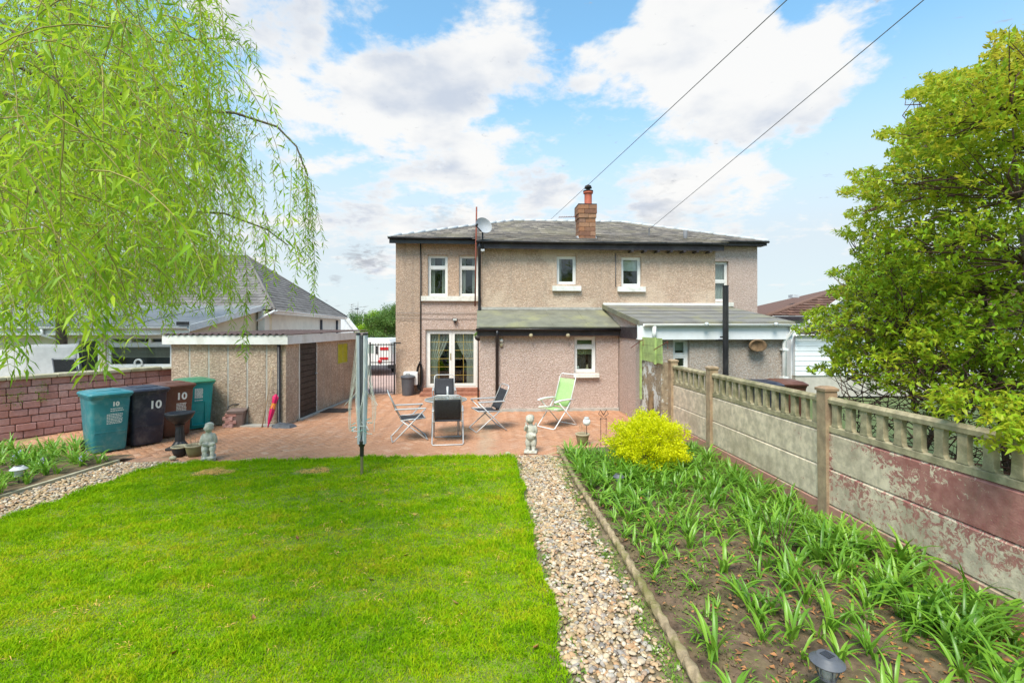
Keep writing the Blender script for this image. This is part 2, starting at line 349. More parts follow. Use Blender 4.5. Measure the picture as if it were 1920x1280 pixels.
mx = t.n('ShaderNodeMixShader', {0: t.math('ADD', fr, .05, clamp=True), 1: m1.outputs[0], 2: gl.outputs[0]}); t.t.links.new(mx.outputs[0], t.t.nodes['Material Output'].inputs[0])
# net curtain
m, t, b = newmat('net_curtain')
df = t.n('ShaderNodeBsdfDiffuse', {'Color': (.68, .69, .66)}); tl = t.n('ShaderNodeBsdfTranslucent', {'Color': (.68, .69, .66)}); tp = t.n('ShaderNodeBsdfTransparent')
m1 = t.n('ShaderNodeMixShader', {0: .3, 1: df.outputs[0], 2: tl.outputs[0]}); m2 = t.n('ShaderNodeMixShader', {0: .18, 1: m1.outputs[0], 2: tp.outputs[0]})
t.t.links.new(m2.outputs[0], t.t.nodes['Material Output'].inputs[0])
# ------------------------------------------------------------------ mesh helpers
class MB:
    """collects faces, builds ONE mesh object"""
    def __init__(s): s.v = []; s.f = []; s.tone = []
    def add(s, vs, fs, tone=None):
        o = len(s.v); s.v.extend([tuple(q) for q in vs]); s.f.extend([tuple(i+o for i in f) for f in fs])
        s.tone.extend([0.0 if tone is None else tone]*len(fs)); return s
    def box(s, x0, x1, y0, y1, z0, z1, tone=None):
        v = [(x0, y0, z0), (x1, y0, z0), (x1, y1, z0), (x0, y1, z0), (x0, y0, z1), (x1, y0, z1), (x1, y1, z1), (x0, y1, z1)]
        return s.add(v, [(0, 3, 2, 1), (4, 5, 6, 7), (0, 1, 5, 4), (1, 2, 6, 5), (2, 3, 7, 6), (3, 0, 4, 7)], tone)
    def hexa(s, b, t, tone=None):
        """8 corners: bottom ring b, top ring t (counter-clockwise from above)"""
        return s.add(list(b)+list(t), [(0, 3, 2, 1), (4, 5, 6, 7), (0, 1, 5, 4), (1, 2, 6, 5), (2, 3, 7, 6), (3, 0, 4, 7)], tone)
    def rbox(s, x0, x1, y0, y1, z0, z1, c, tone=None, taper=0.0):
        """box with all edges chamfered by c; taper shrinks the bottom"""
        cx, cy = (x0+x1)/2, (y0+y1)/2; rings = []
        for (z, ins, k) in ((z0, c, 1-taper), (z0+c, 0, 1-taper), (z1-c, 0, 1), (z1, c, 1)):
            hx, hy = (x1-x0)/2*k-ins, (y1-y0)/2*k-ins; q = c*.7
            rings.append([(cx-hx+q, cy-hy, z), (cx+hx-q, cy-hy, z), (cx+hx, cy-hy+q, z), (cx+hx, cy+hy-q, z), (cx+hx-q, cy+hy, z), (cx-hx+q, cy+hy, z), (cx-hx, cy+hy-q, z), (cx-hx, cy-hy+q, z)])
        return s.loft(rings, True, True, tone)
    def loft(s, rings, cap0=True, cap1=True, tone=None, closed=True):
        n = len(rings[0]); v = [p for r in rings for p in r]; f = []
        for i in range(len(rings)-1):
            for j in range(n if closed else n-1):
                k = (j+1) % n; f.append((i*n+j, i*n+k, (i+1)*n+k, (i+1)*n+j))
        if cap0: f.append(tuple(range(n-1, -1, -1)))
        if cap1: f.append(tuple((len(rings)-1)*n+j for j in range(n)))
        return s.add(v, f, tone)
    def tube(s, pts, r, n=8, cap=True, tone=None):
        pts = [Vector(p) for p in pts]; rs = r if hasattr(r, '__len__') else [r]*len(pts); rings = []; up = None
        for i, p in enumerate(pts):
            d = (pts[min(i+1, len(pts)-1)]-pts[max(i-1, 0)]).normalized()
            if up is None:
                up = Vector((0, 0, 1)) if abs(d.z) < .9 else Vector((1, 0, 0))
            u = d.cross(up)
            if u.length < 1e-4: u = d.cross(Vector((1, .3, 0)))
            u.normalize(); w = u.cross(d).normalized(); up = w
            rings.append([p+(u*math.cos(2*math.pi*k/n)+w*math.sin(2*math.pi*k/n))*rs[i] for k in range(n)])
        return s.loft(rings, cap, cap, tone)
    def lathe(s, prof, c=(0, 0, 0), n=20, cap=True, tone=None, flute=0.0):
        rings = []
        for (r, z) in prof:
            rings.append([(c[0]+r*(1+flute*(k % 2))*math.cos(2*math.pi*k/n), c[1]+r*(1+flute*(k % 2))*math.sin(2*math.pi*k/n), c[2]+z) for k in range(n)])
        return s.loft(rings, cap, cap, tone)
    def ball(s, c, r, n=12, m=8, sc=(1, 1, 1), tone=None, rot=None):
        rings = []
        for i in range(1, m):
            th = math.pi*i/m; ring = []
            for k in range(n):
                q = Vector((math.sin(th)*math.cos(2*math.pi*k/n)*sc[0], math.sin(th)*math.sin(2*math.pi*k/n)*sc[1], -math.cos(th)*sc[2]))*r
                if rot: q.rotate(rot)
                ring.append(q+Vector(c))
            rings.append(ring)
        return s.loft(rings, True, True, tone)
    def quad(s, a, b, c, d, tone=None): return s.add([a, b, c, d], [(0, 1, 2, 3)], tone)
    def prism(s, poly, d, tone=None):
        """polygon (3-D points) extruded by vector d"""
        d = Vector(d); a = [Vector(p) for p in poly]; b = [p+d for p in a]; n = len(a)
        return s.add(a+b, [tuple(range(n-1, -1, -1)), tuple(range(n, 2*n))]+[(i, (i+1) % n, n+(i+1) % n, n+i) for i in range(n)], tone)
    def wall(s, o, du, u1, z0, z1, holes, th):
        """wall from point o along unit direction du, length u1, holes [(ua,ub,za,zb)], thickness vector th (inwards)"""
        o = Vector(o); du = Vector(du); th = Vector(th)
        us = sorted({0, u1, *[h[0] for h in holes], *[h[1] for h in holes]}); zs = sorted({z0, z1, *[h[2] for h in holes], *[h[3] for h in holes]})
        us = [u for u in us if 0 <= u <= u1]; zs = [z for z in zs if z0 <= z <= z1]
        def solid(i, j):
            if i < 0 or j < 0 or i >= len(us)-1 or j >= len(zs)-1: return False
            u, z = (us[i]+us[i+1])/2, (zs[j]+zs[j+1])/2
            return not any(h[0] < u < h[1] and h[2] < z < h[3] for h in holes)
        P = lambda u, z, k: o+du*u+Vector((0, 0, z))+th*k
        for i in range(len(us)-1):
            for j in range(len(zs)-1):
                if not solid(i, j): continue
                a, b, c, d = us[i], us[i+1], zs[j], zs[j+1]
                s.quad(P(a, c, 0), P(b, c, 0), P(b, d, 0), P(a, d, 0)); s.quad(P(b, c, 1), P(a, c, 1), P(a, d, 1), P(b, d, 1))
                if not solid(i-1, j): s.quad(P(a, c, 1), P(a, c, 0), P(a, d, 0), P(a, d, 1))
                if not solid(i+1, j): s.quad(P(b, c, 0), P(b, c, 1), P(b, d, 1), P(b, d, 0))
                if not solid(i, j-1): s.quad(P(a, c, 0), P(a, c, 1), P(b, c, 1), P(b, c, 0))
                if not solid(i, j+1): s.quad(P(a, d, 0), P(b, d, 0), P(b, d, 1), P(a, d, 1))
        return s
    def mesh(s, name, mat, smooth=False):
        me = bpy.data.meshes.new(name); me.from_pydata([tuple(p) for p in s.v], [], s.f)
        if mat: me.materials.append(MAT[mat])
        if any(s.tone):
            at = me.attributes.new('tone', 'FLOAT', 'FACE'); at.data.foreach_set('value', s.tone)
        if smooth:
            me.polygons.foreach_set('use_smooth', [True]*len(me.polygons))
            if smooth == 'auto': me.set_sharp_from_angle(angle=R(38))
        me.update(); return me
    def build(s, name, mat, parent=None, smooth=False, world=False):
        return link(name, s.mesh(name, mat, smooth), parent, world)

def link(name, me, parent=None, world=False):
    o = bpy.data.objects.new(name, me); COL.objects.link(o)
    if parent is not None:
        o.parent = parent
        if world:
            q = parent; chain = []
            while q is not None: chain.append(q); q = q.parent
            mw = Matrix.Identity(4)
            for q in reversed(chain): mw = mw @ (q.matrix_parent_inverse @ q.matrix_basis)
            o.matrix_parent_inverse = mw.inverted()
    return o
def tag(o, label=None, cat=None, group=None, kind=None):
    if label: o['label'] = label
    if cat: o['category'] = cat
    if group: o['group'] = group
    if kind: o['kind'] = kind
    return o
def thing(name, label, cat, loc=(0, 0, 0), rz=0.0, group=None):
    o = bpy.data.objects.new(name, None); COL.objects.link(o); o.empty_display_size = .1
    o.location = loc; o.rotation_euler = (0, 0, rz); return tag(o, label, cat, group)
def copy_tree(o, parent=None):
    c = o.copy(); COL.objects.link(c); c.parent = parent
    for ch in o.children: copy_tree(ch, c)
    return c
def np_mesh(name, verts, faces, mat, tone=None, smooth=False, vtone=None):
    """verts (N,3), faces (M,k) numpy"""
    me = bpy.data.meshes.new(name); n, m, k = len(verts), len(faces), faces.shape[1]
    me.vertices.add(n); me.vertices.foreach_set('co', verts.astype(np.float32).ravel())
    me.loops.add(m*k); me.loops.foreach_set('vertex_index', faces.astype(np.int32).ravel())
    me.polygons.add(m); me.polygons.foreach_set('loop_start', np.arange(0, m*k, k, dtype=np.int32))
    if smooth: me.polygons.foreach_set('use_smooth', np.ones(m, dtype=bool))
    if mat: me.materials.append(MAT[mat])
    if tone is not None:
        at = me.attributes.new('tone', 'FLOAT', 'FACE'); at.data.foreach_set('value', tone.astype(np.float32))
    me.update(calc_edges=True); me.validate(); return me
def struct(o): o['kind'] = 'structure'; return o
def text_mesh(txt, size, bold=0.0):
    cu = bpy.data.curves.new('t', 'FONT'); cu.body = txt; cu.size = size; cu.align_x = 'CENTER'; cu.align_y = 'CENTER'; cu.extrude = .0008; cu.offset = bold
    ob = bpy.data.objects.new('t', cu); COL.objects.link(ob); dg = bpy.context.evaluated_depsgraph_get(); dg.update()
    me = bpy.data.meshes.new_from_object(ob.evaluated_get(dg)); bpy.data.objects.remove(ob); return me

# leaf sprays in numpy -------------------------------------------------------
def leaves_mesh(name, P, D, Nn, L, Wd, mat, tone, bend=.25):
    """one folded lance-shaped leaf per row: base P, direction D, face normal Nn, length L, width Wd -> 6 verts, 4 tris"""
    D = D/np.linalg.norm(D, axis=1, keepdims=True)
    S = np.cross(D, Nn); S /= np.linalg.norm(S, axis=1, keepdims=True)+1e-9
    Nn = np.cross(S, D); L = L[:, None]; Wd = Wd[:, None]
    b = P; m1 = P+D*L*.45+Nn*L*bend*.2; tip = P+D*L-Nn*L*bend
    l = m1+S*Wd*.5+Nn*Wd*.18; r = m1-S*Wd*.5+Nn*Wd*.18
    n = len(P); V = np.stack([b, l, tip, r, m1], 1).reshape(-1, 3); o = np.arange(n)[:, None]*5
    F = np.concatenate([o+np.array([[0, 4, 1]]), o+np.array([[1, 4, 2]]), o+np.array([[0, 3, 4]]), o+np.array([[4, 3, 2]])], 1).reshape(-1, 3)
    return np_mesh(name, V, F, mat, np.repeat(tone, 4))
def rand_dirs(n):
    v = RNG.normal(size=(n, 3)); return v/np.linalg.norm(v, axis=1, keepdims=True)
def project(P):
    """world points -> photo pixels and depth"""
    z = P[:, 0]*AX.x+P[:, 1]*AX.y; x = P[:, 0]*RX.x+P[:, 1]*RX.y
    return PCX+FPX*x/z, HOR-FPX*(P[:, 2]-EYE)/z, z

# ------------------------------------------------------------------ the setting
mb = MB(); nx = 24
xs = np.linspace(-1, 1, nx+1); xs = np.sign(xs)*np.abs(xs)**3*900
vv = [(x, y, -.10) for y in xs+10 for x in xs]
mb.add(vv, [(j*(nx+1)+i, j*(nx+1)+i+1, (j+1)*(nx+1)+i+1, (j+1)*(nx+1)+i) for j in range(nx) for i in range(nx)])
struct(mb.build('ground', 'ground_far'))

# drive beyond the gate and beside the house
struct(MB().box(-12, 9, 15.2, 40, -.09, -.012).build('drive', 'drive'))

PAT_Y0 = 8.12
GAR = (G(536, 797), R(-6.0))            # garage near right corner; its long side runs 6 degrees right of +Y
gdir = Vector((math.sin(R(6)), math.cos(R(6)), 0)); gleft = Vector((-math.cos(R(6)), math.sin(R(6)), 0))
GW, GL, GH = 2.62, 5.0, 1.80
def in_garage(x, y, mg=0.0):
    q = Vector((x, y, 0))-GAR[0]; return -mg < q.dot(gleft) < GW+mg and -mg < q.dot(gdir) < GL+mg
WL0, WL1 = G(0, 707, 1.22), G(322, 686, 1.22)         # boundary wall line through its coping
wdirL = Vector((WL1.x-WL0.x, WL1.y-WL0.y, 0)).normalized(); wnorL = Vector((wdirL.y, -wdirL.x, 0))
def wall_side(x, y): return (Vector((x, y, 0))-Vector((WL0.x, WL0.y, 0))).dot(wnorL)

patio = struct(MB().box(-9.5, 3.75, PAT_Y0, 15.9, -.08, -.012).build('patio', 'mortar_joint'))
# block paving: herringbone of 200 x 100 blocks; the nearest are single pieces, the rest one mesh
bl, bw = .212, .106
hb = []
for k in range(-90, 90):
    for m_ in range(-60, 60):
        # herringbone unit: horizontal block at (k + 4m ...) and vertical block beside it, rows shift by one
        x0 = (k + 4*m_)*bw; y0 = k*bw
        hb.append((x0+bw, y0+bw/2, 0)); hb.append((x0+2*bw+bw/2, y0, 1))
ca, sa = math.cos(R(45)), math.sin(R(45)); bricks = []
for (x, y, o) in hb:
    X, Yv = x*ca-y*sa-1.5, x*sa+y*ca+11.0
    if not (-8.6 < X < 3.72 and PAT_Y0+.07 < Yv < 15.8): continue
    if in_garage(X, Yv, .06) or wall_side(X, Yv) < .1: continue
    if X > .02 and Yv > 12.33: continue
    if X > 3.55 and Yv > 10.6: continue
    if X < -5.0 and Yv < 8.5: continue
    bricks.append((X, Yv, R(45) + (R(90) if o else 0)))
bricks.sort(key=lambda q: (q[1]**2+q[0]**2))
hl, hw, c_ = bl/2-.003, bw/2-.003, .006
def brick_verts():
    return [(-hl, -hw, -.03), (hl, -hw, -.03), (hl, hw, -.03), (-hl, hw, -.03), (-hl, -hw, -c_), (hl, -hw, -c_), (hl, hw, -c_), (-hl, hw, -c_),
            (-hl+c_, -hw+c_, 0), (hl-c_, -hw+c_, 0), (hl-c_, hw-c_, 0), (-hl+c_, hw-c_, 0)]
BF = [(0, 1, 5, 4), (1, 2, 6, 5), (2, 3, 7, 6), (3, 0, 4, 7), (4, 5, 9, 8), (5, 6, 10, 9), (6, 7, 11, 10), (7, 4, 8, 11), (8, 9, 10, 11)]
pm_ = MB().add(brick_verts(), BF).mesh('paving_block', 'paver')
vis = []
for q in bricks:
    px, py, d = project(np.array([[q[0], q[1], 0.]])); vis.append(0 <= px[0] <= 1920 and d[0] > 0)
near = [q for q, v in zip(bricks, vis) if v][:300]; nset = set(near); rest = [q for q in bricks if q not in nset]
for (X, Yv, a) in near:
    o = link('paving_block', pm_, patio); o.location = (X, Yv, random.uniform(-.002, .003)); o.rotation_euler = (random.gauss(0, .006), random.gauss(0, .006), a+random.gauss(0, .008))
bv = np.array(brick_verts()); VV = []; FF = []; TT = []
for i, (X, Yv, a) in enumerate(rest):
    a += random.gauss(0, .008); cz, sz = math.cos(a), math.sin(a); q = bv.copy()
    q[:, 0], q[:, 1] = bv[:, 0]*cz-bv[:, 1]*sz+X, bv[:, 0]*sz+bv[:, 1]*cz+Yv; q[:, 2] += random.uniform(-.002, .003)
    VV.append(q); FF.append(np.array(BF)+12*i); TT.append(np.full(9, random.random()))
o = link('paving_blocks', np_mesh('paving_blocks', np.concatenate(VV), np.concatenate(FF), 'paver', np.concatenate(TT)), patio); o['kind'] = 'stuff'
# row of soldier kerb blocks at the lawn edge
for i in range(46):
    x = -5.0+i*.122
    if x > .5: break
    o = link('edging_block', pm_, patio); o.location = (x, PAT_Y0+.03, .004); o.rotation_euler = (0, 0, R(90)+random.gauss(0, .01)); o.scale = (.55, 1.1, 1)

# lawn ------------------------------------------------------------------------
def lawn_right(y): return .50+.014*math.sin(y*2.3)+.010*math.sin(y*5.1+1)+.012*(y-3)
def lawn_left(y):
    base = np.interp(y, [0, 3, 5.8, 7.4, 7.9, 8.1], [-5.75, -5.62, -5.36, -5.12, -4.95, -4.55]); return float(base)+.03*math.sin(y*3.1)
def lawn_z(x, y): return .015+.012*math.sin(x*1.3+.4)*math.cos(y*1.1)+.02*max(0, min(1, (7.9-y)/.8))
lm = MB(); NY, NX = 50, 36
ys = np.linspace(-9, 8.06, NY)
for y in ys:
    a, b_ = lawn_left(max(y, 0)), lawn_right(y)
    for k in range(NX):
        x = a+(b_-a)*k/(NX-1); lm.v.append((x, y, lawn_z(x, y)-(.03 if k in (0, NX-1) else 0)))
lm.f = [(j*NX+i, j*NX+i+1, (j+1)*NX+i+1, (j+1)*NX+i) for j in range(NY-1) for i in range(NX-1)]; lm.tone = [0]*len(lm.f)
lawn = struct(lm.build('lawn', 'lawn_soil', smooth=True))
def noise2(x, y, s, seed=0):
    r = np.random.default_rng(seed); out = np.zeros_like(x)
    for k in range(7):
        a = r.uniform(0, 6.28); f = s*(.6+.5*k); out += np.sin((x*np.cos(a)+y*np.sin(a))*f+r.uniform(0, 6.28))/(1+.35*k)
    return out/2.6
def make_grass():
    n = 900000
    y = RNG.uniform(2.45, 8.13, n); x = RNG.uniform(-5.75, .75, n)
    keep = RNG.uniform(0, 1, n) < np.clip(3.6/y, 0, 1)**1.15
    x, y = x[keep], y[keep]
    keep = x > -.98*y-.5; x, y = x[keep], y[keep]
    ll = np.interp(y, [0, 3, 5.8, 7.4, 7.9, 8.1], [-5.75, -5.62, -5.36, -5.12, -4.95, -4.55])+.03*np.sin(y*3.1)+.05*noise2(x, y, 9, 4)
    rr = .50+.014*np.sin(y*2.3)+.010*np.sin(y*5.1+1)+.012*(y-3)+.05*noise2(x, y, 8, 5)
    keep = (x > ll) & (x < rr+.04) & (y < 8.09+.03*noise2(x, y, 7, 6)); x, y, ll, rr = x[keep], y[keep], ll[keep], rr[keep]
    # bare straw patches near the patio
    bare = np.zeros(len(x))
    for (cx, cy, rx, ry) in ((*G(400, 889)[:2], .30, .20), (*G(592, 887)[:2], .28, .19)):
        bare = np.maximum(bare, 1-np.sqrt(((x-cx)/rx)**2+((y-cy)/ry)**2)+.32*noise2(x, y, 9, 3)+.2*noise2(x, y, 21, 4))
    keep = (bare < .15) | (RNG.uniform(0, 1, len(x)) < .12); x, y, ll, rr, bare = x[keep], y[keep], ll[keep], rr[keep], bare[keep]
    n = len(x)
    if n > 330000:
        k = RNG.permutation(n)[:330000]; x, y, ll, rr, bare = x[k], y[k], ll[k], rr[k], bare[k]; n = 330000
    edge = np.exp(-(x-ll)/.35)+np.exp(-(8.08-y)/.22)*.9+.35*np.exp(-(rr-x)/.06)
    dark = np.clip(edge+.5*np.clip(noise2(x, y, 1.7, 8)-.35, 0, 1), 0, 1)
    tuft = np.clip(.5+.8*noise2(x, y, 9, 2)+.4*noise2(x, y, 23, 14), 0, 1.4)
    h = RNG.uniform(.018, .046, n)*(1+.9*edge.clip(0, 1))*(.55+.75*tuft)*np.where(bare > 0, .6, 1)
    w = RNG.uniform(.0022, .0042, n)*(.75+y*.10)
    az = RNG.uniform(0, 2*np.pi, n); lean = RNG.uniform(.1, .95, n)
    z = .015+.012*np.sin(x*1.3+.4)*np.cos(y*1.1)+.02*np.clip((7.9-y)/.8, 0, 1)-.004
    P = np.stack([x, y, z], 1); D = np.stack([np.cos(az)*lean, np.sin(az)*lean, np.ones(n)], 1); D /= np.linalg.norm(D, axis=1, keepdims=True)
    fa = RNG.uniform(0, 2*np.pi, n); S = np.stack([np.cos(fa), np.sin(fa), np.zeros(n)], 1)*w[:, None]
    mid = P+D*h[:, None]*.55; tip = P+D*h[:, None]*.95+np.stack([np.cos(az), np.sin(az), -.4*np.ones(n)], 1)*(h*.28)[:, None]
    V = np.stack([P-S, P+S, mid+S*.8, mid-S*.8, tip], 1).reshape(-1, 3); o = np.arange(n)[:, None]*5
    F = np.concatenate([o+np.array([[0, 1, 2]]), o+np.array([[0, 2, 3]]), o+np.array([[3, 2, 4]])], 1).reshape(-1, 3)
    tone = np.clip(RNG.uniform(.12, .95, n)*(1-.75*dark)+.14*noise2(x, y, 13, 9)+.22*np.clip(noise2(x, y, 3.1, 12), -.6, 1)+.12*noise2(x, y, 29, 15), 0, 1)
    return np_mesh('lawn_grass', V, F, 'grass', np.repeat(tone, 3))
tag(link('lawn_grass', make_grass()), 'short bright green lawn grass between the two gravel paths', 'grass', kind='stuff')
# straw of the two bare patches and dry wisps across the lawn
def make_straw():
    pts = []
    for (cx, cy, rx, ry, k) in ((*G(400, 889)[:2], .25, .16, 900), (*G(592, 887)[:2], .22, .14, 650)):
        a = RNG.uniform(0, 6.28, k); r = np.sqrt(RNG.uniform(0, 1, k))*(1+.35*np.sin(3*a+cx)+.2*np.sin(5*a)); pts += list(zip(cx+np.cos(a)*r*rx, cy+np.sin(a)*r*ry))
    for _ in range(150):
        cx, cy = random.uniform(-3.6, .3), random.uniform(3.2, 7.6)
        for _ in range(random.randint(6, 16)): pts.append((cx+random.gauss(0, .025), cy+random.gauss(0, .02)))
    n = len(pts); x, y = np.array(pts).T; az = RNG.uniform(0, 6.28, n)
    P = np.stack([x, y, np.full(n, .03)+RNG.uniform(0, .022, n)], 1); D = np.stack([np.cos(az), np.sin(az), RNG.uniform(-.1, .3, n)], 1)
    return leaves_mesh('straw', P, D, np.tile([[0, 0, 1.]], (n, 1)), RNG.uniform(.03, .08, n), RNG.uniform(.003, .006, n), 'straw', RNG.uniform(0, 1, n))
tag(link('straw', make_straw()), 'dry straw-coloured thatch lying in the lawn', 'straw', kind='stuff')

# gravel paths -------------------------------------------------------------------
EDGE_X = 1.30
def path_edge_x(y): return EDGE_X+.012*math.sin(y*1.7)+.006*(y-3)
struct(MB().box(.38, 1.36, -6, 8.10, -.05, .004).build('gravel_path', 'path_base'))
lp = MB()
for (a, b_) in (((-7.2, -2), (-5.55, -2)), ((-6.55, 3), (-5.5, 3)), ((-6.05, 6.4), (-5.25, 6.0)), ((-5.75, 8.12), (-4.55, 8.12))):
    lp.v += [(*a, .004), (*b_, .004)]
lp.f = [(0, 1, 3, 2), (2, 3, 5, 4), (4, 5, 7, 6)]; lp.tone = [0]*3
lpath = struct(lp.build('side_path', 'path_base'))
def cube_sphere():
    vs = {}; fs = []; V = []
    def vid(p):
        k = tuple(round(c, 4) for c in p)
        if k not in vs:
            vs[k] = len(V); q = np.array(p, float); V.append(q/np.linalg.norm(q))
        return vs[k]
    for ax in range(3):
        for sgn in (-1, 1):
            for i in range(2):
                for j in range(2):
                    c = []
                    for (a, b_) in ((i, j), (i+1, j), (i+1, j+1), (i, j+1)):
                        p = [0, 0, 0]; p[ax] = sgn; p[(ax+1) % 3] = a-1; p[(ax+2) % 3] = b_-1; c.append(vid(p))
                    fs.append(c if sgn > 0 else c[::-1])
    return np.array(V), np.array(fs)
CSV, CSF = cube_sphere()
def pebbles(pts, size):
    n = len(pts); ln = size*RNG.uniform(.7, 1.5, n); S = np.stack([ln*RNG.uniform(.8, 1.25, n), ln*RNG.uniform(.6, .9, n), ln*RNG.uniform(.32, .6, n)], 1)*.5
    V = CSV[None]*S[:, None, :]*(1+RNG.normal(0, .07, (n, len(CSV), 1)))
    tilt = RNG.normal(0, .28, n); ct, st = np.cos(tilt)[:, None], np.sin(tilt)[:, None]
    V = np.stack([V[..., 0]*ct-V[..., 2]*st, V[..., 1], V[..., 0]*st+V[..., 2]*ct], -1)
    az = RNG.uniform(0, 6.28, n); ca_, sa_ = np.cos(az)[:, None], np.sin(az)[:, None]
    V = np.stack([V[..., 0]*ca_-V[..., 1]*sa_, V[..., 0]*sa_+V[..., 1]*ca_, V[..., 2]], -1)+pts[:, None, :]
    F = (np.arange(n)[:, None, None]*len(CSV)+CSF[None]).reshape(-1, 4)
    return V.reshape(-1, 3), F, np.repeat(RNG.uniform(0, 1, n), len(CSF))
def path_points(n, inside, ymin, ymax, xmin, xmax, zb):
    y = RNG.uniform(ymin, ymax, n); x = RNG.uniform(xmin, xmax, n); k = inside(x, y); x, y = x[k], y[k]
    return np.stack([x, y, zb+RNG.uniform(0, .022, len(x))], 1)
def in_right(x, y):
    l = .52+.014*np.sin(y*2.3)+.010*np.sin(y*5.1+1)+.012*(y-3)+.05*noise2(x, y, 6, 21)
    # thinner, mossy along both borders
    m_ = np.minimum((x-l)*1.6, 1.29+.006*(y-3)-x); pr = np.clip(m_/.22+.10+.55*noise2(x, y, 4, 33), .08, 1)
    return (x > l) & (x < 1.285+.006*(y-3)) & (RNG.uniform(0, 1, len(x)) < pr)
def in_left(x, y):
    l = np.interp(y, [-2, 3, 6.4, 8.12], [-7.2, -6.55, -6.05, -5.75]); r = np.interp(y, [-2, 3, 6.0, 7.4, 8.12], [-5.55, -5.52, -5.27, -5.08, -4.6])
    return (x > l+.03) & (x < r+.02)
p1 = path_points(11500, in_right, 2.5, 8.08, .4, 1.34, .006); V1, F1, T1 = pebbles(p1, .034*RNG.choice([.75, .9, 1, 1, 1.45], len(p1)))
p2 = path_points(9500, in_left, 4.6, 8.1, -6.4, -4.5, .006); V2, F2, T2 = pebbles(p2, .038)
o = link('gravel', np_mesh('gravel', V1, F1, 'pebble', T1, True)); tag(o, 'rounded multicoloured pebbles on the path beside the bulb bed', 'gravel', kind='stuff')
o = link('gravel', np_mesh('gravel', V2, F2, 'pebble', T2, True)); tag(o, 'rounded pale pebbles on the path left of the lawn', 'gravel', kind='stuff')
# moss and seedlings along the path borders
def weeds():
    pts = []
    for _ in range(620):
        y = 2.7+5.3*random.random()**1.3; side = random.random()
        x = (1.16+abs(random.gauss(0, .07)) if side < .65 else .60+random.gauss(0, .05)); k = random.randint(3, 9)
        for _ in range(k): pts.append((x+random.gauss(0, .03), y+random.gauss(0, .035)))
    n = len(pts); x, y = np.array(pts).T; az = RNG.uniform(0, 6.28, n)
    P = np.stack([x, y, np.full(n, .012)], 1); D = np.stack([np.cos(az), np.sin(az), RNG.uniform(.3, 1.6, n)], 1)
    return leaves_mesh('path_weeds', P, D, np.tile([[0, 0, 1.]], (n, 1)), RNG.uniform(.015, .05, n), RNG.uniform(.005, .013, n), 'weed_leaf', RNG.uniform(0, 1, n))
tag(link('path_weeds', weeds()), 'small green weeds and moss between the path pebbles', 'weeds', kind='stuff')

# rope-topped edging along the bulb bed
edg = thing('path_edging', 'mossy rope-twist concrete edging between pebble path and bulb bed', 'edging', (EDGE_X+.03, 3, 0))
yy = 1.8
while yy < 8.0:
    ln = .598; em = MB(); nseg = 72; rings = []
    for i in range(nseg+1):
        u = yy+ln*i/nseg; tw = u*38; ring = []
        for k in range(12):
            a = 2*math.pi*k/12; rr = .034*(1+.20*math.cos(3*a+tw))*(1+.06*math.sin(u*9))
            ring.append((path_edge_x(u)+.03+rr*math.cos(a), u, .058+rr*math.sin(a)))
        rings.append(ring)
    em.loft(rings); xa, xb = path_edge_x(yy)+.03, path_edge_x(yy+ln)+.03
    em.hexa([(xa-.022, yy, -.05), (xa+.022, yy, -.05), (xb+.022, yy+ln, -.05), (xb-.022, yy+ln, -.05)], [(xa-.022, yy, .05), (xa+.022, yy, .05), (xb+.022, yy+ln, .05), (xb-.022, yy+ln, .05)])
    em.build('edging_stone', 'rope_edge', edg, True, True); yy += .604

# soil beds -------------------------------------------------------------------------
def soil_patch(name, poly_l, poly_r, ys_, amp, seed):
    b = MB(); nx_ = 60
    for y in ys_:
        l, r_ = poly_l(y), poly_r(y)
        for k in range(nx_):
            x = l+(r_-l)*k/(nx_-1); z = .03+.007*random.random()+amp*float(noise2(np.array([x]), np.array([y]), 5, seed)[0])+amp*.6*float(noise2(np.array([x]), np.array([y]), 17, seed+1)[0])
            b.v.append((x, y, z+.02*min(1, max(0, (x-l)))))
    ny_ = len(ys_); b.f = [(j*nx_+i, j*nx_+i+1, (j+1)*nx_+i+1, (j+1)*nx_+i) for j in range(ny_-1) for i in range(nx_-1)]; b.tone = [0]*len(b.f)
    return struct(b.build(name, 'soil', smooth=True))
soil_patch('soil_bed', lambda y: path_edge_x(y)+.05, lambda y: 3.84, np.linspace(1.5, 8.45, 190), .018, 40)
soil_patch('soil_bed', lambda y: -9.3+.12*(y-5), lambda y: float(np.interp(y, [3, 6.4, 8.3], [-6.55, -6.07, -5.75])), np.linspace(4.5, 8.45, 30), .014, 50)
# crumbs of soil, twigs and fallen leaves on the bulb bed
def litter():
    n = 4600; x = RNG.uniform(1.42, 3.8, n); y = 2.2+5.8*RNG.uniform(0, 1, n)**1.5; dens = RNG.uniform(0, 1, n) < np.clip(.25+.9*(x-1.4)/2.4*(y < 5.5)+.3*noise2(x, y, 3, 60), .12, 1); x, y = x[dens], y[dens]; n = len(x)
    az = RNG.uniform(0, 6.28, n); P = np.stack([x, y, .055+RNG.uniform(0, .02, n)], 1); D = np.stack([np.cos(az), np.sin(az), RNG.normal(0, .22, n)], 1)
    Nn = np.stack([RNG.normal(0, .3, n), RNG.normal(0, .3, n), np.ones(n)], 1)
    return leaves_mesh('leaf_litter', P, D, Nn, RNG.uniform(.015, .075, n)*RNG.choice([.6, 1, 1.1], n), RNG.uniform(.008, .035, n), 'dead_leaf', RNG.uniform(0, 1, n), .1)
tag(link('leaf_litter', litter()), 'brown fallen leaves scattered on the soil of the bulb bed', 'leaf litter', kind='stuff')
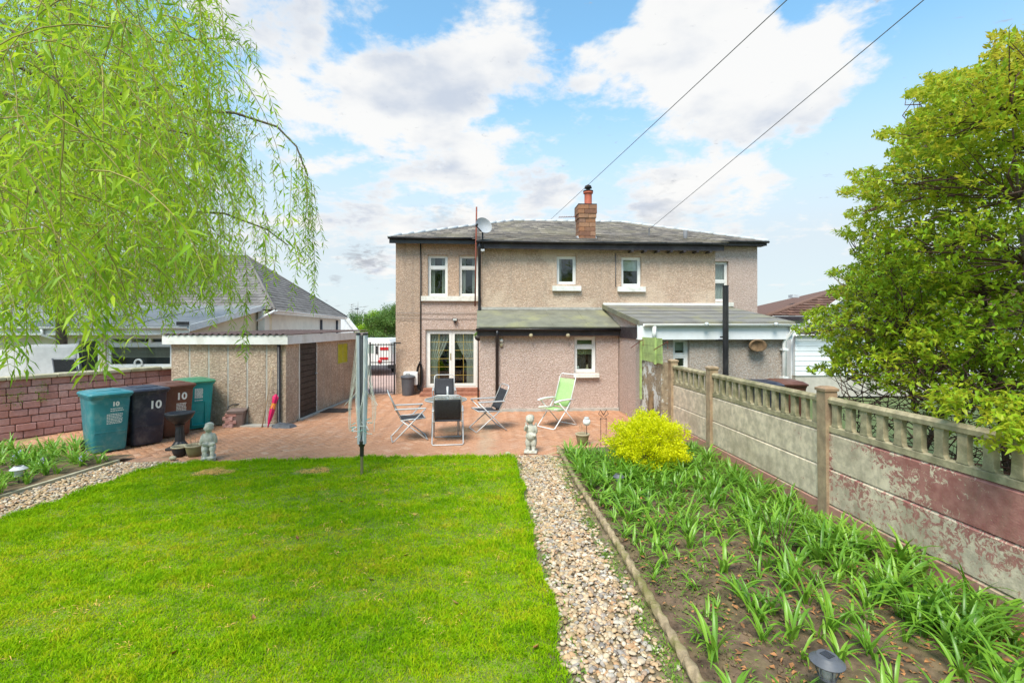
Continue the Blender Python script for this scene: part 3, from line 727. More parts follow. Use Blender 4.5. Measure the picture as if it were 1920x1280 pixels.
def crumbs():
    n = 9000; p = np.stack([RNG.uniform(1.4, 3.8, n), 2.3+5.2*RNG.uniform(0, 1, n)**1.4, RNG.uniform(.028, .058, n)], 1); V, F, T = pebbles(p, .020*RNG.choice([.6, .8, 1, 1.6], n))
    return np_mesh('soil_crumbs', V, F, 'soil', T, True)
tag(link('soil_crumbs', crumbs()), 'crumbled dark soil lying on the bulb bed', 'soil', kind='stuff')

# creeping weeds, moss and seedlings over the bare soil
def bed_weeds():
    pts = []
    for _ in range(420):
        cx, cy = random.uniform(1.42, 3.6), 2.4+5*random.random()**1.3
        if random.random() < .6: cx = 1.42+abs(random.gauss(0, .4))
        for _ in range(random.randint(4, 14)): pts.append((cx+random.gauss(0, .05), cy+random.gauss(0, .05)))
    n = len(pts); x, y = np.array(pts).T; az = RNG.uniform(0, 6.28, n)
    P = np.stack([x, y, np.full(n, .045)], 1); D = np.stack([np.cos(az), np.sin(az), RNG.uniform(.1, 1.2, n)], 1)
    return leaves_mesh('bed_weeds', P, D, np.tile([[0, 0, 1.]], (n, 1)), RNG.uniform(.012, .045, n), RNG.uniform(.004, .013, n), 'weed_leaf', RNG.uniform(0, 1, n))
tag(link('bed_weeds', bed_weeds()), 'tiny green weeds and seedlings on the soil beside the rope edging', 'weeds', kind='stuff')
# thin concrete strips closing the left bed and the patio front
es = thing('bed_edging', 'thin weathered concrete edging strip along the left bed', 'edging', (-6.0, 6.5, 0))
lpts = [(-6.55, 3), (-6.06, 6.4), (-5.76, 8.14)]
for (a, c) in zip(lpts[:-1], lpts[1:]):
    a, c = Vector((*a, 0)), Vector((*c, 0)); nn = max(2, int((c-a).length/.9))
    for i in range(nn):
        p, q = a.lerp(c, i/nn), a.lerp(c, (i+.992)/nn); MB().hexa([(p.x-.02, p.y, -.05), (p.x+.02, p.y, -.05), (q.x+.02, q.y, -.05), (q.x-.02, q.y, -.05)], [(p.x-.02, p.y, .062), (p.x+.02, p.y, .058), (q.x+.02, q.y, .058), (q.x-.02, q.y, .062)]).build('edging_strip', 'stone_coping', es, False, True)
# ------------------------------------------------------------------ shared builders for buildings
def ring_frame(b, x0, x1, z0, z1, y0, y1, w):
    b.box(x0, x0+w, y0, y1, z0, z1); b.box(x1-w, x1, y0, y1, z0, z1)
    b.box(x0+w, x1-w, y0, y1, z0, z0+w); b.box(x0+w, x1-w, y0, y1, z1-w, z1)
def drape(x0, x1, z0, z1, y, folds, amp, fn=None, nx_=40, nz_=16):
    """hanging cloth sheet facing -Y; fn(u, v) -> (u, extra) gathers it"""
    b = MB()
    for j in range(nz_+1):
        v = j/nz_
        for i in range(nx_+1):
            u = i/nx_; uu = fn(u, v) if fn else u
            b.v.append((x0+(x1-x0)*uu, y+amp*math.sin(u*folds*2*math.pi+.6*math.sin(v*3)), z1+(z0-z1)*v))
    n = nx_+1; b.f = [(j*n+i, (j+1)*n+i, (j+1)*n+i+1, j*n+i+1) for j in range(nz_) for i in range(nx_)]; b.tone = [0]*len(b.f)
    return b
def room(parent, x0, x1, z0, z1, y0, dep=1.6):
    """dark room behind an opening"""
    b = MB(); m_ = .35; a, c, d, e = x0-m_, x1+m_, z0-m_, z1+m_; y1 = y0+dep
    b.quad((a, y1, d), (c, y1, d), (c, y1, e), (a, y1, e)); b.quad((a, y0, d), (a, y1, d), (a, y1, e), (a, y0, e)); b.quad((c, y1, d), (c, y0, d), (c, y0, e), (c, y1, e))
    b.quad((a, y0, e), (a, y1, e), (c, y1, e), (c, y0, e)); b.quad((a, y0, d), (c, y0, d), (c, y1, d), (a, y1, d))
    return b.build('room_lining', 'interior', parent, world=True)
def window(parent, x0, x1, z0, z1, yf, transom=None, rec=.10, fw=.055, dress=None, sill=None, lower=None, mat='upvc'):
    """casement window set back rec metres in a wall whose face is at yf"""
    y0, y1 = yf+rec, yf+rec+.07; b = MB(); ring_frame(b, x0+.004, x1-.004, z0+.004, z1-.004, y0, y1, fw); lights = []
    if transom:
        b.box(x0+fw, x1-fw, y0+.003, y1-.003, transom-fw*.5, transom+fw*.5); lights = [(z0+fw, transom-fw*.5), (transom+fw*.5, z1-fw)]
    else: lights = [(z0+fw, z1-fw)]
    w = b.build('window', mat, parent, world=True)
    for (a, c) in lights:
        s_ = MB(); ring_frame(s_, x0+fw+.004, x1-fw-.004, a+.004, c-.004, y0+.010, y1-.012, .03); s_.build('sash', mat, w, world=True)
        MB().box(x0+fw+.03, x1-fw-.03, y0+.030, y0+.042, a+.03, c-.03).build('pane', 'glass', w, world=True)
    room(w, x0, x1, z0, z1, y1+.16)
    if dress: dress(w, x0+fw, x1-fw, z0+fw, z1-fw, y1+.05)
    if sill:
        sx0, sx1, sz0, sz1 = sill
        MB().hexa([(sx0, yf-.10, sz0), (sx1, yf-.10, sz0), (sx1, yf+.10, sz0), (sx0, yf+.10, sz0)], [(sx0, yf-.10, sz1-.015), (sx1, yf-.10, sz1-.015), (sx1, yf+.10, sz1), (sx0, yf+.10, sz1)]).build('sill', 'sill_paint', w, world=True)
    return w
def nets(w, x0, x1, z0, z1, y):
    g = lambda u, v: u*.30; h = lambda u, v: .72+u*.28
    drape(x0, x1, z0, z1, y, 3, .02, g).build('curtain', 'net_curtain', w, True, True)
    drape(x0, x1, z0, z1, y+.03, 3, .02, h).build('curtain', 'net_curtain', w, True, True)
def blind(frac, mat):
    def f(w, x0, x1, z0, z1, y):
        MB().box(x0, x1, y, y+.01, z1-(z1-z0)*frac, z1).build('blind', mat, w, world=True)
    return f
def ornaments(w, x0, x1, z0, z1, y):
    b = MB(); b.lathe([(.03, 0), (.05, .04), (.02, .1), (.03, .14)], (x1-.13, y+.02, z0)); b.build('ornament', 'pot_buff', w, True, True)
    b = MB(); b.ball((x0+.07, y+.02, z0+.06), .05); b.build('ornament', 'white_plastic', w, True, True)
    MB().box(x0, x1, y+.06, y+.07, z1-.42, z1).build('blind', 'blind_green', w, world=True)
def slates(b, p0, p1, up, rows, w, inside, lift=.012, jit=.004):
    """courses of slates from eave line p0-p1 up the slope vector; inside(p) trims to the roof plane"""
    p0, p1, up = Vector(p0), Vector(p1), Vector(up); L = (p1-p0).length; dx = (p1-p0)/L; du = up/rows; nrm = dx.cross(up).normalized()
    for r_ in range(rows):
        off = -w*.5*(r_ % 2)
        for k in range(int(L/w)+2):
            ww = w*random.uniform(.94, .99); a = p0+du*(r_-.02)+dx*(off+k*w); li = nrm*(lift+random.uniform(-jit, jit)); q = du*1.12
            if not inside(a+dx*w*.5+du*.5): continue
            sk = du*random.uniform(-.05, .05)
            b.add([a+li+sk, a+dx*ww+li+sk, a+dx*ww+q+nrm*.002, a+q+nrm*.002, a+sk, a+dx*ww+sk], [(0, 1, 2, 3), (4, 5, 1, 0)], random.random())
def tri_in(poly):
    """point-in-convex-polygon test in plan"""
    def f(p):
        s_ = 0
        for i in range(len(poly)):
            a, c = poly[i], poly[(i+1) % len(poly)]; cr = (c[0]-a[0])*(p.y-a[1])-(c[1]-a[1])*(p.x-a[0])
            if cr < -1e-6: return False
        return True
    return f
def pipe(pts, r, n=12): return MB().tube(pts, r, n)
def gutter(b, p0, p1, r=.055, n=8):
    """half-round gutter from p0 to p1 (along X mostly)"""
    p0, p1 = Vector(p0), Vector(p1); d = (p1-p0).normalized(); s_ = Vector((-d.y, d.x, 0)); rings = []
    for p in (p0, p1):
        o_ = [p+s_*(-r*math.cos(math.pi*k/n))+Vector((0, 0, -r*math.sin(math.pi*k/n))) for k in range(n+1)]
        i_ = [p+s_*(-(r-.006)*math.cos(math.pi*k/n))+Vector((0, 0, -(r-.006)*math.sin(math.pi*k/n))) for k in range(n, -1, -1)]
        rings.append(o_+i_)
    b.loft(rings)

# ------------------------------------------------------------------ the semi-detached house
YW, YC, YE, YN = 15.75, 13.85, 12.38, 10.77
XL = atY(742, 500, YW).x; XCL, XCR = .05, atY(1341, 500, YC).x; XR = atY(1420, 520, YW).x
house = thing('house', 'two-storey pebble-dashed semi-detached house pair with slate hipped roof', 'house', ((XL+XR)/2, 17, 0))
H_ = lambda b, n, m_, sm=False: b.build(n, m_, house, sm, True)
zw = lambda py: atY(820, py, YW).z
ZWT = zw(452); TH = Vector((0, .28, 0))
# left wing: openings measured on the photograph at the plane of the wall
def rectY(xa, xb, ya, yb, Y): a, c = atY(xa, yb, Y), atY(xb, ya, Y); return a.x, c.x, a.z, c.z
w1 = rectY(802, 839.5, 478, 555, YW); w2 = rectY(860.5, 897, 478, 555, YW); w2 = (w2[0], w2[1], w1[2], w1[3])
fd = rectY(798, 896, 617.5, 727.5, YW)
XB = atY(789, 600, YW).x
split_z = w1[2]-.06
# upper part and outer strip: brown dash; bay below the sill: newer pink dash, 3 mm proud
b = MB(); b.wall((XL, YW, 0), (1, 0, 0), XCL+.25-XL, -.05, ZWT, [(w1[0]-XL, w1[1]-XL, w1[2], w1[3]), (w2[0]-XL, w2[1]-XL, w2[2], w2[3]), (fd[0]-XL, fd[1]-XL, fd[2], fd[3])], TH)
H_(b, 'wall', 'dash_house')
b = MB(); b.wall((XB, YW-.025, 0), (1, 0, 0), XCL+.2-XB, -.02, split_z-.02, [(fd[0]-XB, fd[1]-XB, -.02 if False else fd[2], fd[3])], (0, .022, 0)); H_(b, 'render_panel', 'dash_pink')
b = MB(); b.box(XL, XL+.28, YW+.281, 21.4, -.05, ZWT); H_(b, 'wall', 'dash_house')
b = MB(); b.box(XR-.28, XR, YW+.281, 21.4, -.05, ZWT); H_(b, 'wall', 'dash_pink')
b = MB(); b.box(XL, XR, 21.401, 21.68, -.05, ZWT); H_(b, 'wall', 'dash_house')
# centre block
ZCT = atY(1000, 462, YC).z
c1 = rectY(1044, 1081, 479, 533, YC); c2 = rectY(1165, 1203, 481, 537, YC)
b = MB(); b.wall((XCL, YC, 0), (1, 0, 0), XCR-XCL, -.05, ZCT+.1, [(c1[0]-XCL, c1[1]-XCL, c1[2], c1[3]), (c2[0]-XCL, c2[1]-XCL, c2[2], c2[3])], TH); H_(b, 'wall', 'dash_center')
b = MB(); b.box(XCL, XCL+.25, YC+.281, YW-.03, -.05, ZCT+.1); H_(b, 'wall', 'dash_center')
b = MB(); b.box(XCR-.25, XCR, YC+.281, YW-.03, -.05, ZCT+.1); H_(b, 'wall', 'dash_center')
# right wing
rw = rectY(1330, 1366, 490, 565, YW); XRW = XCR-.2
b = MB(); b.wall((XRW, YW, 0), (1, 0, 0), XR-XRW, -.05, ZWT, [(rw[0]-XRW, rw[1]-XRW, rw[2], rw[3])], TH); H_(b, 'wall', 'dash_pink')
# windows
def sillpx(xa, xb, ya, yb, Y): a, c = atY(xa, yb, Y-.1), atY(xb, ya, Y-.1); return a.x, c.x, a.z, c.z
tz = zw(501)
for w_ in (w1, w2): window(house, *w_, YW, tz, dress=nets)
s_ = sillpx(789.5, 901, 556, 565, YW); MB().box(s_[0], XCL-.02, YW-.12, YW+.04, w1[2]-.16, w1[2]-.004).build('sill', 'sill_paint', house, world=True)
window(house, *c1, YC, sill=sillpx(1036, 1090, 535, 545, YC), dress=lambda w, x0, x1, z0, z1, y: drape(x0, x1, z0, z1, y, 3, .015, lambda u, v: u*.25).build('curtain', 'net_curtain', w, True, True))
window(house, *c2, YC, sill=sillpx(1159, 1211, 536.5, 546.5, YC), dress=blind(.45, 'blind_white'))
window(house, *rw, YW, atY(1350, 527, YW).z, sill=sillpx(1332, 1376, 566, 574, YW), dress=lambda w, x0, x1, z0, z1, y: drape(x0, x1, z0, z1, y, 5, .015).build('curtain', 'net_curtain', w, True, True))
# french doors
y0 = YW+.07; b = MB(); ring_frame(b, fd[0]+.004, fd[1]-.004, fd[2]+.004, fd[3]-.004, y0, y0+.07, .05); dframe = H_(b, 'door_frame', 'upvc')
xm = (fd[0]+fd[1])/2
for sgn, (xa, xb) in ((1, (fd[0]+.055, xm-.003)), (-1, (xm+.003, fd[1]-.055))):
    za, zb = fd[2]+.055, fd[3]-.055; b = MB(); ring_frame(b, xa, xb, za, zb, y0-.012, y0+.05, .085); dr = b.build('door', 'upvc', house, world=True)
    ga, gb, gc, gd = xa+.085, xb-.085, za+.085, zb-.085
    MB().box(ga, gb, y0+.012, y0+.026, gc, gd).build('pane', 'glass', dr, world=True)
    for k in range(1, 6):
        z = gc+(gd-gc)*k/6; MB().box(ga, gb, y0+.005, y0+.010, z-.006, z+.006).build('glazing_bar', 'gold', dr, world=True)
    for k in (1,):
        x = ga+(gb-ga)*.46; MB().box(x-.006, x+.006, y0+.001, y0+.0045, gc, gd).build('glazing_bar', 'gold', dr, world=True)
    def gath(u, v, s=sgn):
        k = 1-.62*min(1, v/.56)**1.4 if v < .56 else .38
        return u*k if s > 0 else 1-(1-u)*k
    drape(ga-.02, gb+.02, gc-.04, gd+.02, y0+.13, 6, .022, gath, 60, 26).build('curtain', 'net_curtain', dr, True, True)
    if sgn > 0:
        MB().box(xb-.05, xb-.02, y0-.022, y0-.013, za+.85, za+1.07).build('handle', 'handle_brass', dr, world=True)
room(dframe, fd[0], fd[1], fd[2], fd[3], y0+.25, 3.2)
MB().box(fd[0]-.02, fd[1]+.02, YW-.09, YW+.06, fd[2]-.05, fd[2]-.002).build('sill', 'upvc', house, world=True)
# brick steps at the doors
for k, (x0, x1, yy0, z1) in enumerate(((fd[0]-.12, fd[1]+.1, YW-.62, .10), (fd[0]-.05, fd[1]+.02, YW-.33, .205))):
    MB().rbox(x0, x1, yy0, YW-.03, -.01, z1, .012).build('step', 'step_brick', house, world=True)

# roof: low hipped slate roof and the catslide over the centre block
ZE, ZR = atY(735, 444, YW-.3).z, 6.24
RL, RRr, RF, RB = XL-.18, XR+.18, YW-.32, 21.85; YR = 18.7; AL, AR = atY(962, 414, YR).x, atY(1165, 418, YR).x
ZR = atY(1063, 415, YR).z
e = [(RL, RF, ZE), (RRr, RF, ZE), (RRr, RB, ZE), (RL, RB, ZE)]; ra, rb = (AL, YR, ZR), (AR, YR, ZR)
b = MB(); b.add(e+[ra, rb], [(0, 1, 5, 4), (1, 2, 5), (2, 3, 4, 5), (3, 0, 4), (3, 2, 1, 0)]); roof = H_(b, 'roof', 'slate_dark')
ZCE = atY(1000, 450.5, YC-.3).z
slope_m = (ZR-ZE)/(YR-RF)
YJ = RF+.75; ZJ = ZE+slope_m*(YJ-RF)
cl, cr_ = XCL-.14, XCR+.14
b = MB(); b.add([(cl, YC-.3, ZCE), (cr_, YC-.3, ZCE), (cr_, YJ, ZJ+.004), (cl, YJ, ZJ+.004), (cl, YC-.3, ZCE-.05), (cr_, YC-.3, ZCE-.05), (cr_, YJ, ZJ-.10), (cl, YJ, ZJ-.10)], [(0, 1, 2, 3), (7, 6, 5, 4), (0, 4, 5, 1), (1, 5, 6, 2), (3, 7, 4, 0)]); H_(b, 'roof', 'slate_dark')
sb = MB()
slates(sb, (RL, RF, ZE), (RRr, RF, ZE), Vector((0, YR-RF, ZR-ZE)), 17, .26, tri_in([(RL, RF), (RRr, RF), (AR, YR), (AL, YR)]))
slates(sb, (cl, YC-.3, ZCE), (cr_, YC-.3, ZCE), Vector((0, YJ-YC+.3, ZJ-ZCE)), 13, .26, tri_in([(cl, YC-.31), (cr_, YC-.31), (cr_, YJ), (cl, YJ)]))
o = sb.build('slates', 'slate', roof, world=True); o['kind'] = 'stuff'
# hip and ridge cappings
for (p, q) in (((RL, RF, ZE), ra), (ra, rb), (rb, (RRr, RF, ZE))):
    p, q = Vector(p), Vector(q); n_ = max(4, int((q-p).length/.42))
    for i in range(n_):
        a, c = p.lerp(q, i/n_), p.lerp(q, (i+1.04)/n_); MB().tube([a+Vector((0, 0, .0)), c+Vector((0, 0, .014))], .058, 8).build('ridge_tile', 'lead', roof, True, True)
# fascia, gutters and rafter tails
H_(MB().box(RL+.03, cl-.02, RF+.015, RF+.04, ZE-.20, ZE-.005), 'fascia', 'black_paint')
H_(MB().box(cr_+.02, RRr-.03, RF+.015, RF+.04, ZE-.15, ZE-.005), 'fascia', 'black_paint')
H_(MB().box(cl+.01, cr_-.01, YC-.275, YC-.25, ZCE-.24, ZCE-.01), 'fascia', 'dark_fascia')
H_(MB().box(RL+.05, RRr-.05, RF+.045, YW+.02, ZE-.145, ZE-.125), 'soffit', 'dark_fascia')
H_(MB().box(cl+.03, cr_-.03, YC-.245, YC+.02, ZCE-.20, ZCE-.18), 'soffit', 'dark_fascia')
for (x0, x1, y, z) in ((RL, cl-.01, RF-.04, ZE-.02), (cr_+.02, RRr, RF-.04, ZE-.02), (cl-.02, cr_+.02, YC-.335, ZCE-.035)):
    b = MB(); gutter(b, (x0, y, z), (x1, y, z), .058); H_(b, 'gutter', 'black_paint', True)
for k in range(7):
    x = atY(1180+k*24, 460, YC).x; H_(MB().box(x-.035, x+.035, YC-.30, YC-.005, ZCE-.29, ZCE-.245), 'rafter_end', 'dark_fascia')
# pipes and cables on the wall
xp = XCL-.06; H_(pipe([(xp, YC-.30, ZCE-.06), (xp, YC-.28, ZCE-.25), (xp, YC-.06, ZCE-.5), (xp, YC-.06, 2.5), (xp-.02, YC-.06, 2.36)], .042), 'downpipe', 'black_paint', True)
H_(pipe([(XB, YW-.05, ZWT), (XB, YW-.05, .12)], .022), 'cable_pipe', 'dark_timber', True)
H_(pipe([(XCL-.10, YC+.3, 2.2), (XCL-.10, YW-1.9, .05)], .02), 'cable_pipe', 'dark_timber', True)
xq = atY(1154, 500, YC).x; H_(pipe([(xq, YC-.02, ZCE-.3), (xq, YC-.02, atY(1154, 538, YC).z)], .012, 6), 'cable', 'cable_grey', True)
for yy_ in (587, 597):
    z = zw(yy_); H_(pipe([(XL, YW-.04, z), (XB+1, YW-.05, z-.01), (XCL-.02, YW-.05, z)], .007, 6), 'cable', 'cable_grey')

# own lean-to extension
ZLR, ZLE = atY(1000, 581, YC).z, atY(1000, 612, YE-.16).z
ew = rectY(1077, 1118, 631, 699, YE); XER = 3.60
b = MB(); b.wall((.0, YE, 0), (1, 0, 0), XER, -.05, ZLE-.03, [(ew[0], ew[1], ew[2], ew[3])], TH); H_(b, 'wall', 'dash_pink')
b = MB(); b.prism([(.0, YE+.281, -.05), (.0, YC-.002, -.05), (.0, YC-.002, ZLR-.06), (.0, YE+.281, ZLE-.02)], (.25, 0, 0)); H_(b, 'wall', 'dash_house')
b = MB(); b.prism([(-.08, YE-.16, ZLE), (-.08, YC-.004, ZLR), (-.08, YC-.004, ZLR-.05), (-.08, YE-.16, ZLE-.05)], (XER+.10, 0, 0)); lroof = H_(b, 'extension_roof', 'felt_green')
for k in range(1, 4):
    x = -.08+(XER+.1)*k/4+.1; MB().prism([(x, YE-.155, ZLE+.001), (x, YC-.01, ZLR+.001), (x, YC-.01, ZLR+.007), (x, YE-.155, ZLE+.007)], (.05, 0, 0)).build('felt_lap', 'felt_green', lroof, world=True)
H_(MB().box(-.06, XER+.02, YC-.03, YC-.006, ZLR+.002, ZLR+.08), 'flashing', 'cement_slab')
H_(MB().box(-.07, XER, YE-.15, YE-.12, ZLE-.24, ZLE-.052), 'fascia', 'dark_fascia')
H_(MB().box(-.05, XER, YE-.118, YE-.002, ZLE-.235, ZLE-.215), 'soffit', 'dark_fascia')
b = MB(); gutter(b, (-.1, YE-.215, ZLE-.05), (XER-.01, YE-.215, ZLE-.05), .058); H_(b, 'gutter', 'black_paint', True)
xd = atY(932, 650, YE-.1).x; H_(pipe([(xd, YE-.21, ZLE-.1), (xd, YE-.20, ZLE-.22), (xd, YE-.06, ZLE-.38), (xd, YE-.06, .06)], .04), 'downpipe', 'black_paint', True)
window(house, *ew, YE, atY(1097, 650, YE).z, sill=sillpx(1076, 1124, 699.5, 708, YE), dress=ornaments)
for px in (995, 1064):
    c = atY(px, 628.5, YE-.1); H_(MB().ball((c.x, YE-.17, c.z), .055, 12, 8), 'vent_cap', 'pot_buff', True)
H_(MB().box(.0, XER, YE-.05, YE-.001, -.02, .06), 'plinth', 'cement_slab')

# neighbour's extension: white fascia, felt roof, grey dash
XNL, XNR = 3.62, atY(1473, 650, YN).x
ZNR, ZNE = atY(1134, 572, YC).z, atY(1203, 603, YN-.17).z
nw = rectY(1262, 1293, 634, 694, YN)
b = MB(); b.wall((XNL, YN, 0), (1, 0, 0), XNR-XNL, -.05, ZNE-.05, [(nw[0]-XNL, nw[1]-XNL, nw[2], nw[3])], TH); H_(b, 'wall', 'dash_grey')
b = MB(); b.prism([(XNL, YN+.281, -.05), (XNL, YC-.003, -.05), (XNL, YC-.003, ZNR-.10), (XNL, YN+.281, ZNE-.05)], (.22, 0, 0)); H_(b, 'wall', 'dash_pink')
b = MB(); b.prism([(XNR-.22, YN+.281, -.05), (XNR-.22, YC-.003, -.05), (XNR-.22, YC-.003, ZNR-.10), (XNR-.22, YN+.281, ZNE-.05)], (.22, 0, 0)); H_(b, 'wall', 'dash_grey')
b = MB(); b.prism([(XNL-.06, YN-.17, ZNE), (XNL-.06, YC-.004, ZNR), (XNL-.06, YC-.004, ZNR-.07), (XNL-.06, YN-.17, ZNE-.07)], (XNR-XNL+.18, 0, 0)); nroof = H_(b, 'extension_roof', 'felt')
for k in range(1, 5):
    f_ = k/5; y_, z_ = YN-.17+(YC-YN+.166)*f_, ZNE+(ZNR-ZNE)*f_; MB().box(XNL-.05, XNR+.11, y_-.02, y_+.02, z_+.001, z_+.008).build('felt_lap', 'felt', nroof, world=True)
MB().prism([(XNL-.085, YN-.17, ZNE+.03), (XNL-.085, YC-.004, ZNR+.03), (XNL-.085, YC-.004, ZNR-.09), (XNL-.085, YN-.17, ZNE-.09)], (.024, 0, 0)).build('verge', 'felt_green', nroof, world=True)
H_(MB().box(XNL-.05, XNR+.1, YC-.035, YC-.006, ZNR+.002, ZNR+.065), 'flashing', 'white_paint')
H_(MB().box(XNL-.10, XNR+.06, YN-.16, YN-.13, ZNE-.40, ZNE-.075), 'fascia', 'white_board')
H_(MB().box(XNL-.08, XNR+.04, YN-.128, YN-.002, ZNE-.395, ZNE-.375), 'soffit', 'white_board')
H_(MB().box(XNL-.028, XNL-.002, YN-.02, YE-.13, ZNE-.40, ZNE-.12), 'side_board', 'dark_fascia')
b = MB(); gutter(b, (XNL+.02, YN-.225, ZNE-.05), (XNR+.22, YN-.225, ZNE-.05), .055); H_(b, 'gutter', 'upvc', True)
xg = atY(1226, 620, YN-.2).x; H_(MB().tube([(xg, YN-.225, ZNE-.10), (xg, YN-.225, ZNE-.40)], .045, 12), 'downpipe', 'upvc', True)
xg = atY(1481, 620, YN-.15).x
H_(pipe([(xg, YN-.225, ZNE-.10), (xg, YN-.225, ZNE-.22), (xg-.09, YN-.09, ZNE-.45), (xg-.09, YN-.09, .1)], .045), 'downpipe', 'upvc', True)
for z in (1.65, 1.0, .5): H_(MB().box(xg-.155, xg-.025, YN-.14, YN-.004, z-.025, z+.025), 'pipe_clip', 'upvc')
window(house, *nw, YN, atY(1278, 667, YN).z, dress=blind(.38, 'blind_white'))
for px in (1325, 1455):
    c = atY(px, 608, YN-.3); H_(MB().ball((c.x, YN-.30, c.z), .05, 12, 8), 'eaves_lamp', 'clear_plastic', True)

# chimney of coursed sandstone blocks
ch0, ch1 = atY(1086, 440, 14.45), atY(1117, 440, 14.45); CW0, CW1, CY0, CY1 = ch0.x, ch1.x, 14.45, 15.0
zc0, zc1 = ZCE+.05, atY(1100, 384, 14.45).z
b = MB(); b.box(CW0+.02, CW1-.02, CY0+.02, CY1-.02, zc0-.3, zc1-.01); chim = H_(b, 'chimney', 'mortar_dark')
ncs = 9; hh = (zc1-zc0)/ncs
for r_ in range(ncs):
    z0_, z1_ = zc0+hh*r_+.004, zc0+hh*(r_+1)-.004; out = .035 if r_ >= ncs-2 else (.02 if r_ == ncs-3 else 0)
    cut = [CW0-out, CW0+(CW1-CW0)*(.36 if r_ % 2 else .62)+random.uniform(-.03, .03), CW1+out]
    for i in range(2):
        j = random.uniform(0, .006); MB().rbox(cut[i]+.004, cut[i+1]-.004, CY0-out-j, CY0+.12, z0_, z1_, .005, random.random()).build('stone', 'chimney_stone', chim, world=True)
        MB().rbox(cut[i]+.004, cut[i+1]-.004, CY1-.12, CY1+out, z0_, z1_, .005, random.random()).build('stone', 'chimney_stone', chim, world=True)
    for s0, s1 in ((CW0-out-random.uniform(0, .005), CW0+.1), (CW1-.1, CW1+out+random.uniform(0, .005))):
        MB().rbox(s0, s1, CY0+.125, CY1-.125, z0_, z1_, .005, random.random()).build('stone', 'chimney_stone', chim, world=True)
MB().box(CW0-.03, CW1+.03, CY0-.03, CY1+.03, zc1, zc1+.03).build('cap', 'soot', chim, world=True)
cx_ = atY(1103, 370, 14.7).x; zp = zc1+.03; zt_ = atY(1103, 359, 14.7).z
MB().lathe([(.135, zp), (.13, zp+.03), (.115, zp+.06), (.115, zt_-.07), (.15, zt_-.06), (.15, zt_-.02), (.12, zt_)], (cx_, 14.72, 0), 18).build('chimney_pot', 'pot_red', chim, 'auto', True)
MB().lathe([(.16, zt_), (.16, zt_+.02), (.06, zt_+.04), (.06, zt_+.09), (.12, zt_+.10), (.10, zt_+.17), (.03, zt_+.21)], (cx_, 14.72, 0), 10).build('cowl', 'soot', chim, True, True)
b = MB(); b.prism([(CW0-.09, CY0-.05, zc0-.02), (CW1+.09, CY0-.05, zc0-.02), (CW1+.04, CY0-.045, zc0+.11), (CW0-.04, CY0-.045, zc0+.11)], (0, .03, 0))
b.prism([(CW0-.03, CY0-.05, zc0), (CW0-.03, CY1, zc0+.1), (CW0-.03, CY1, zc0+.32), (CW0-.03, CY0+.1, zc0+.28), (CW0-.03, CY0-.05, zc0+.13)], (.02, 0, 0))
b.prism([(CW1+.01, CY0-.05, zc0), (CW1+.01, CY1, zc0+.1), (CW1+.01, CY1, zc0+.32), (CW1+.01, CY0+.1, zc0+.28), (CW1+.01, CY0-.05, zc0+.13)], (.02, 0, 0))
b.build('flashing', 'lead', chim, world=True)
v_ = atY(1285, 445, 15.0); H_(MB().tube([(v_.x, 15.0, ZCE+.1), (v_.x, 15.0, atY(1285, 433, 15.0).z)], .06, 12), 'vent_pipe', 'cable_grey', True)
H_(MB().box(-.02, XER, YE-.16, YE-.152, ZLE-.055, ZLE-.03), 'drip_edge', 'felt')

# things fixed to the house ------------------------------------------------------
def wallbox(name, label, cat, b, mat, loc):
    o = b.build(name, mat, None, 'auto'); o.location = loc; return tag(o, label, cat)
# satellite dish
plain('dish_grey', (.36, .37, .39), .55, .1, 6, bstr=0)
dc = atY(905, 416, 13.35); t_ = thing('satellite_dish', 'grey satellite dish on a bracket above the gutter corner', 'satellite dish', (dc.x, 13.5, ZCE-.3))
b = MB(); rings = []
for i in range(7):
    r = .25*i/6+.001; rings.append([Vector((r*math.cos(2*math.pi*k/24), -.16*(r/.25)**2*.5, r*math.sin(2*math.pi*k/24)*.92)) for k in range(24)])
rot = Euler((R(-16), 0, R(28))).to_matrix()
b.loft([[Vector((0, .0, .3+.36))+rot @ q for q in rg] for rg in rings], True, False); b.loft([[Vector((0, .0, .3+.36))+rot @ (q+Vector((0, .012, 0))) for q in rg] for rg in rings], True, False)
b.build('dish', 'dish_grey', t_, True)
MB().tube([(0, .05, .0), (0, .05, .62)], .022, 8).build('pole', 'dark_metal', t_, True)
MB().tube([(0, .05, .50), (-.05, -.2, .50), (-.16, -.36, .58)], .014, 6).build('arm', 'dark_metal', t_, True)
MB().tube([(-.17, -.34, .60), (-.15, -.44, .62)], .032, 8).build('receiver', 'dark_metal', t_, True)
MB().box(-.05, .05, .0, .25, -.02, .03).build('bracket', 'lead', t_)
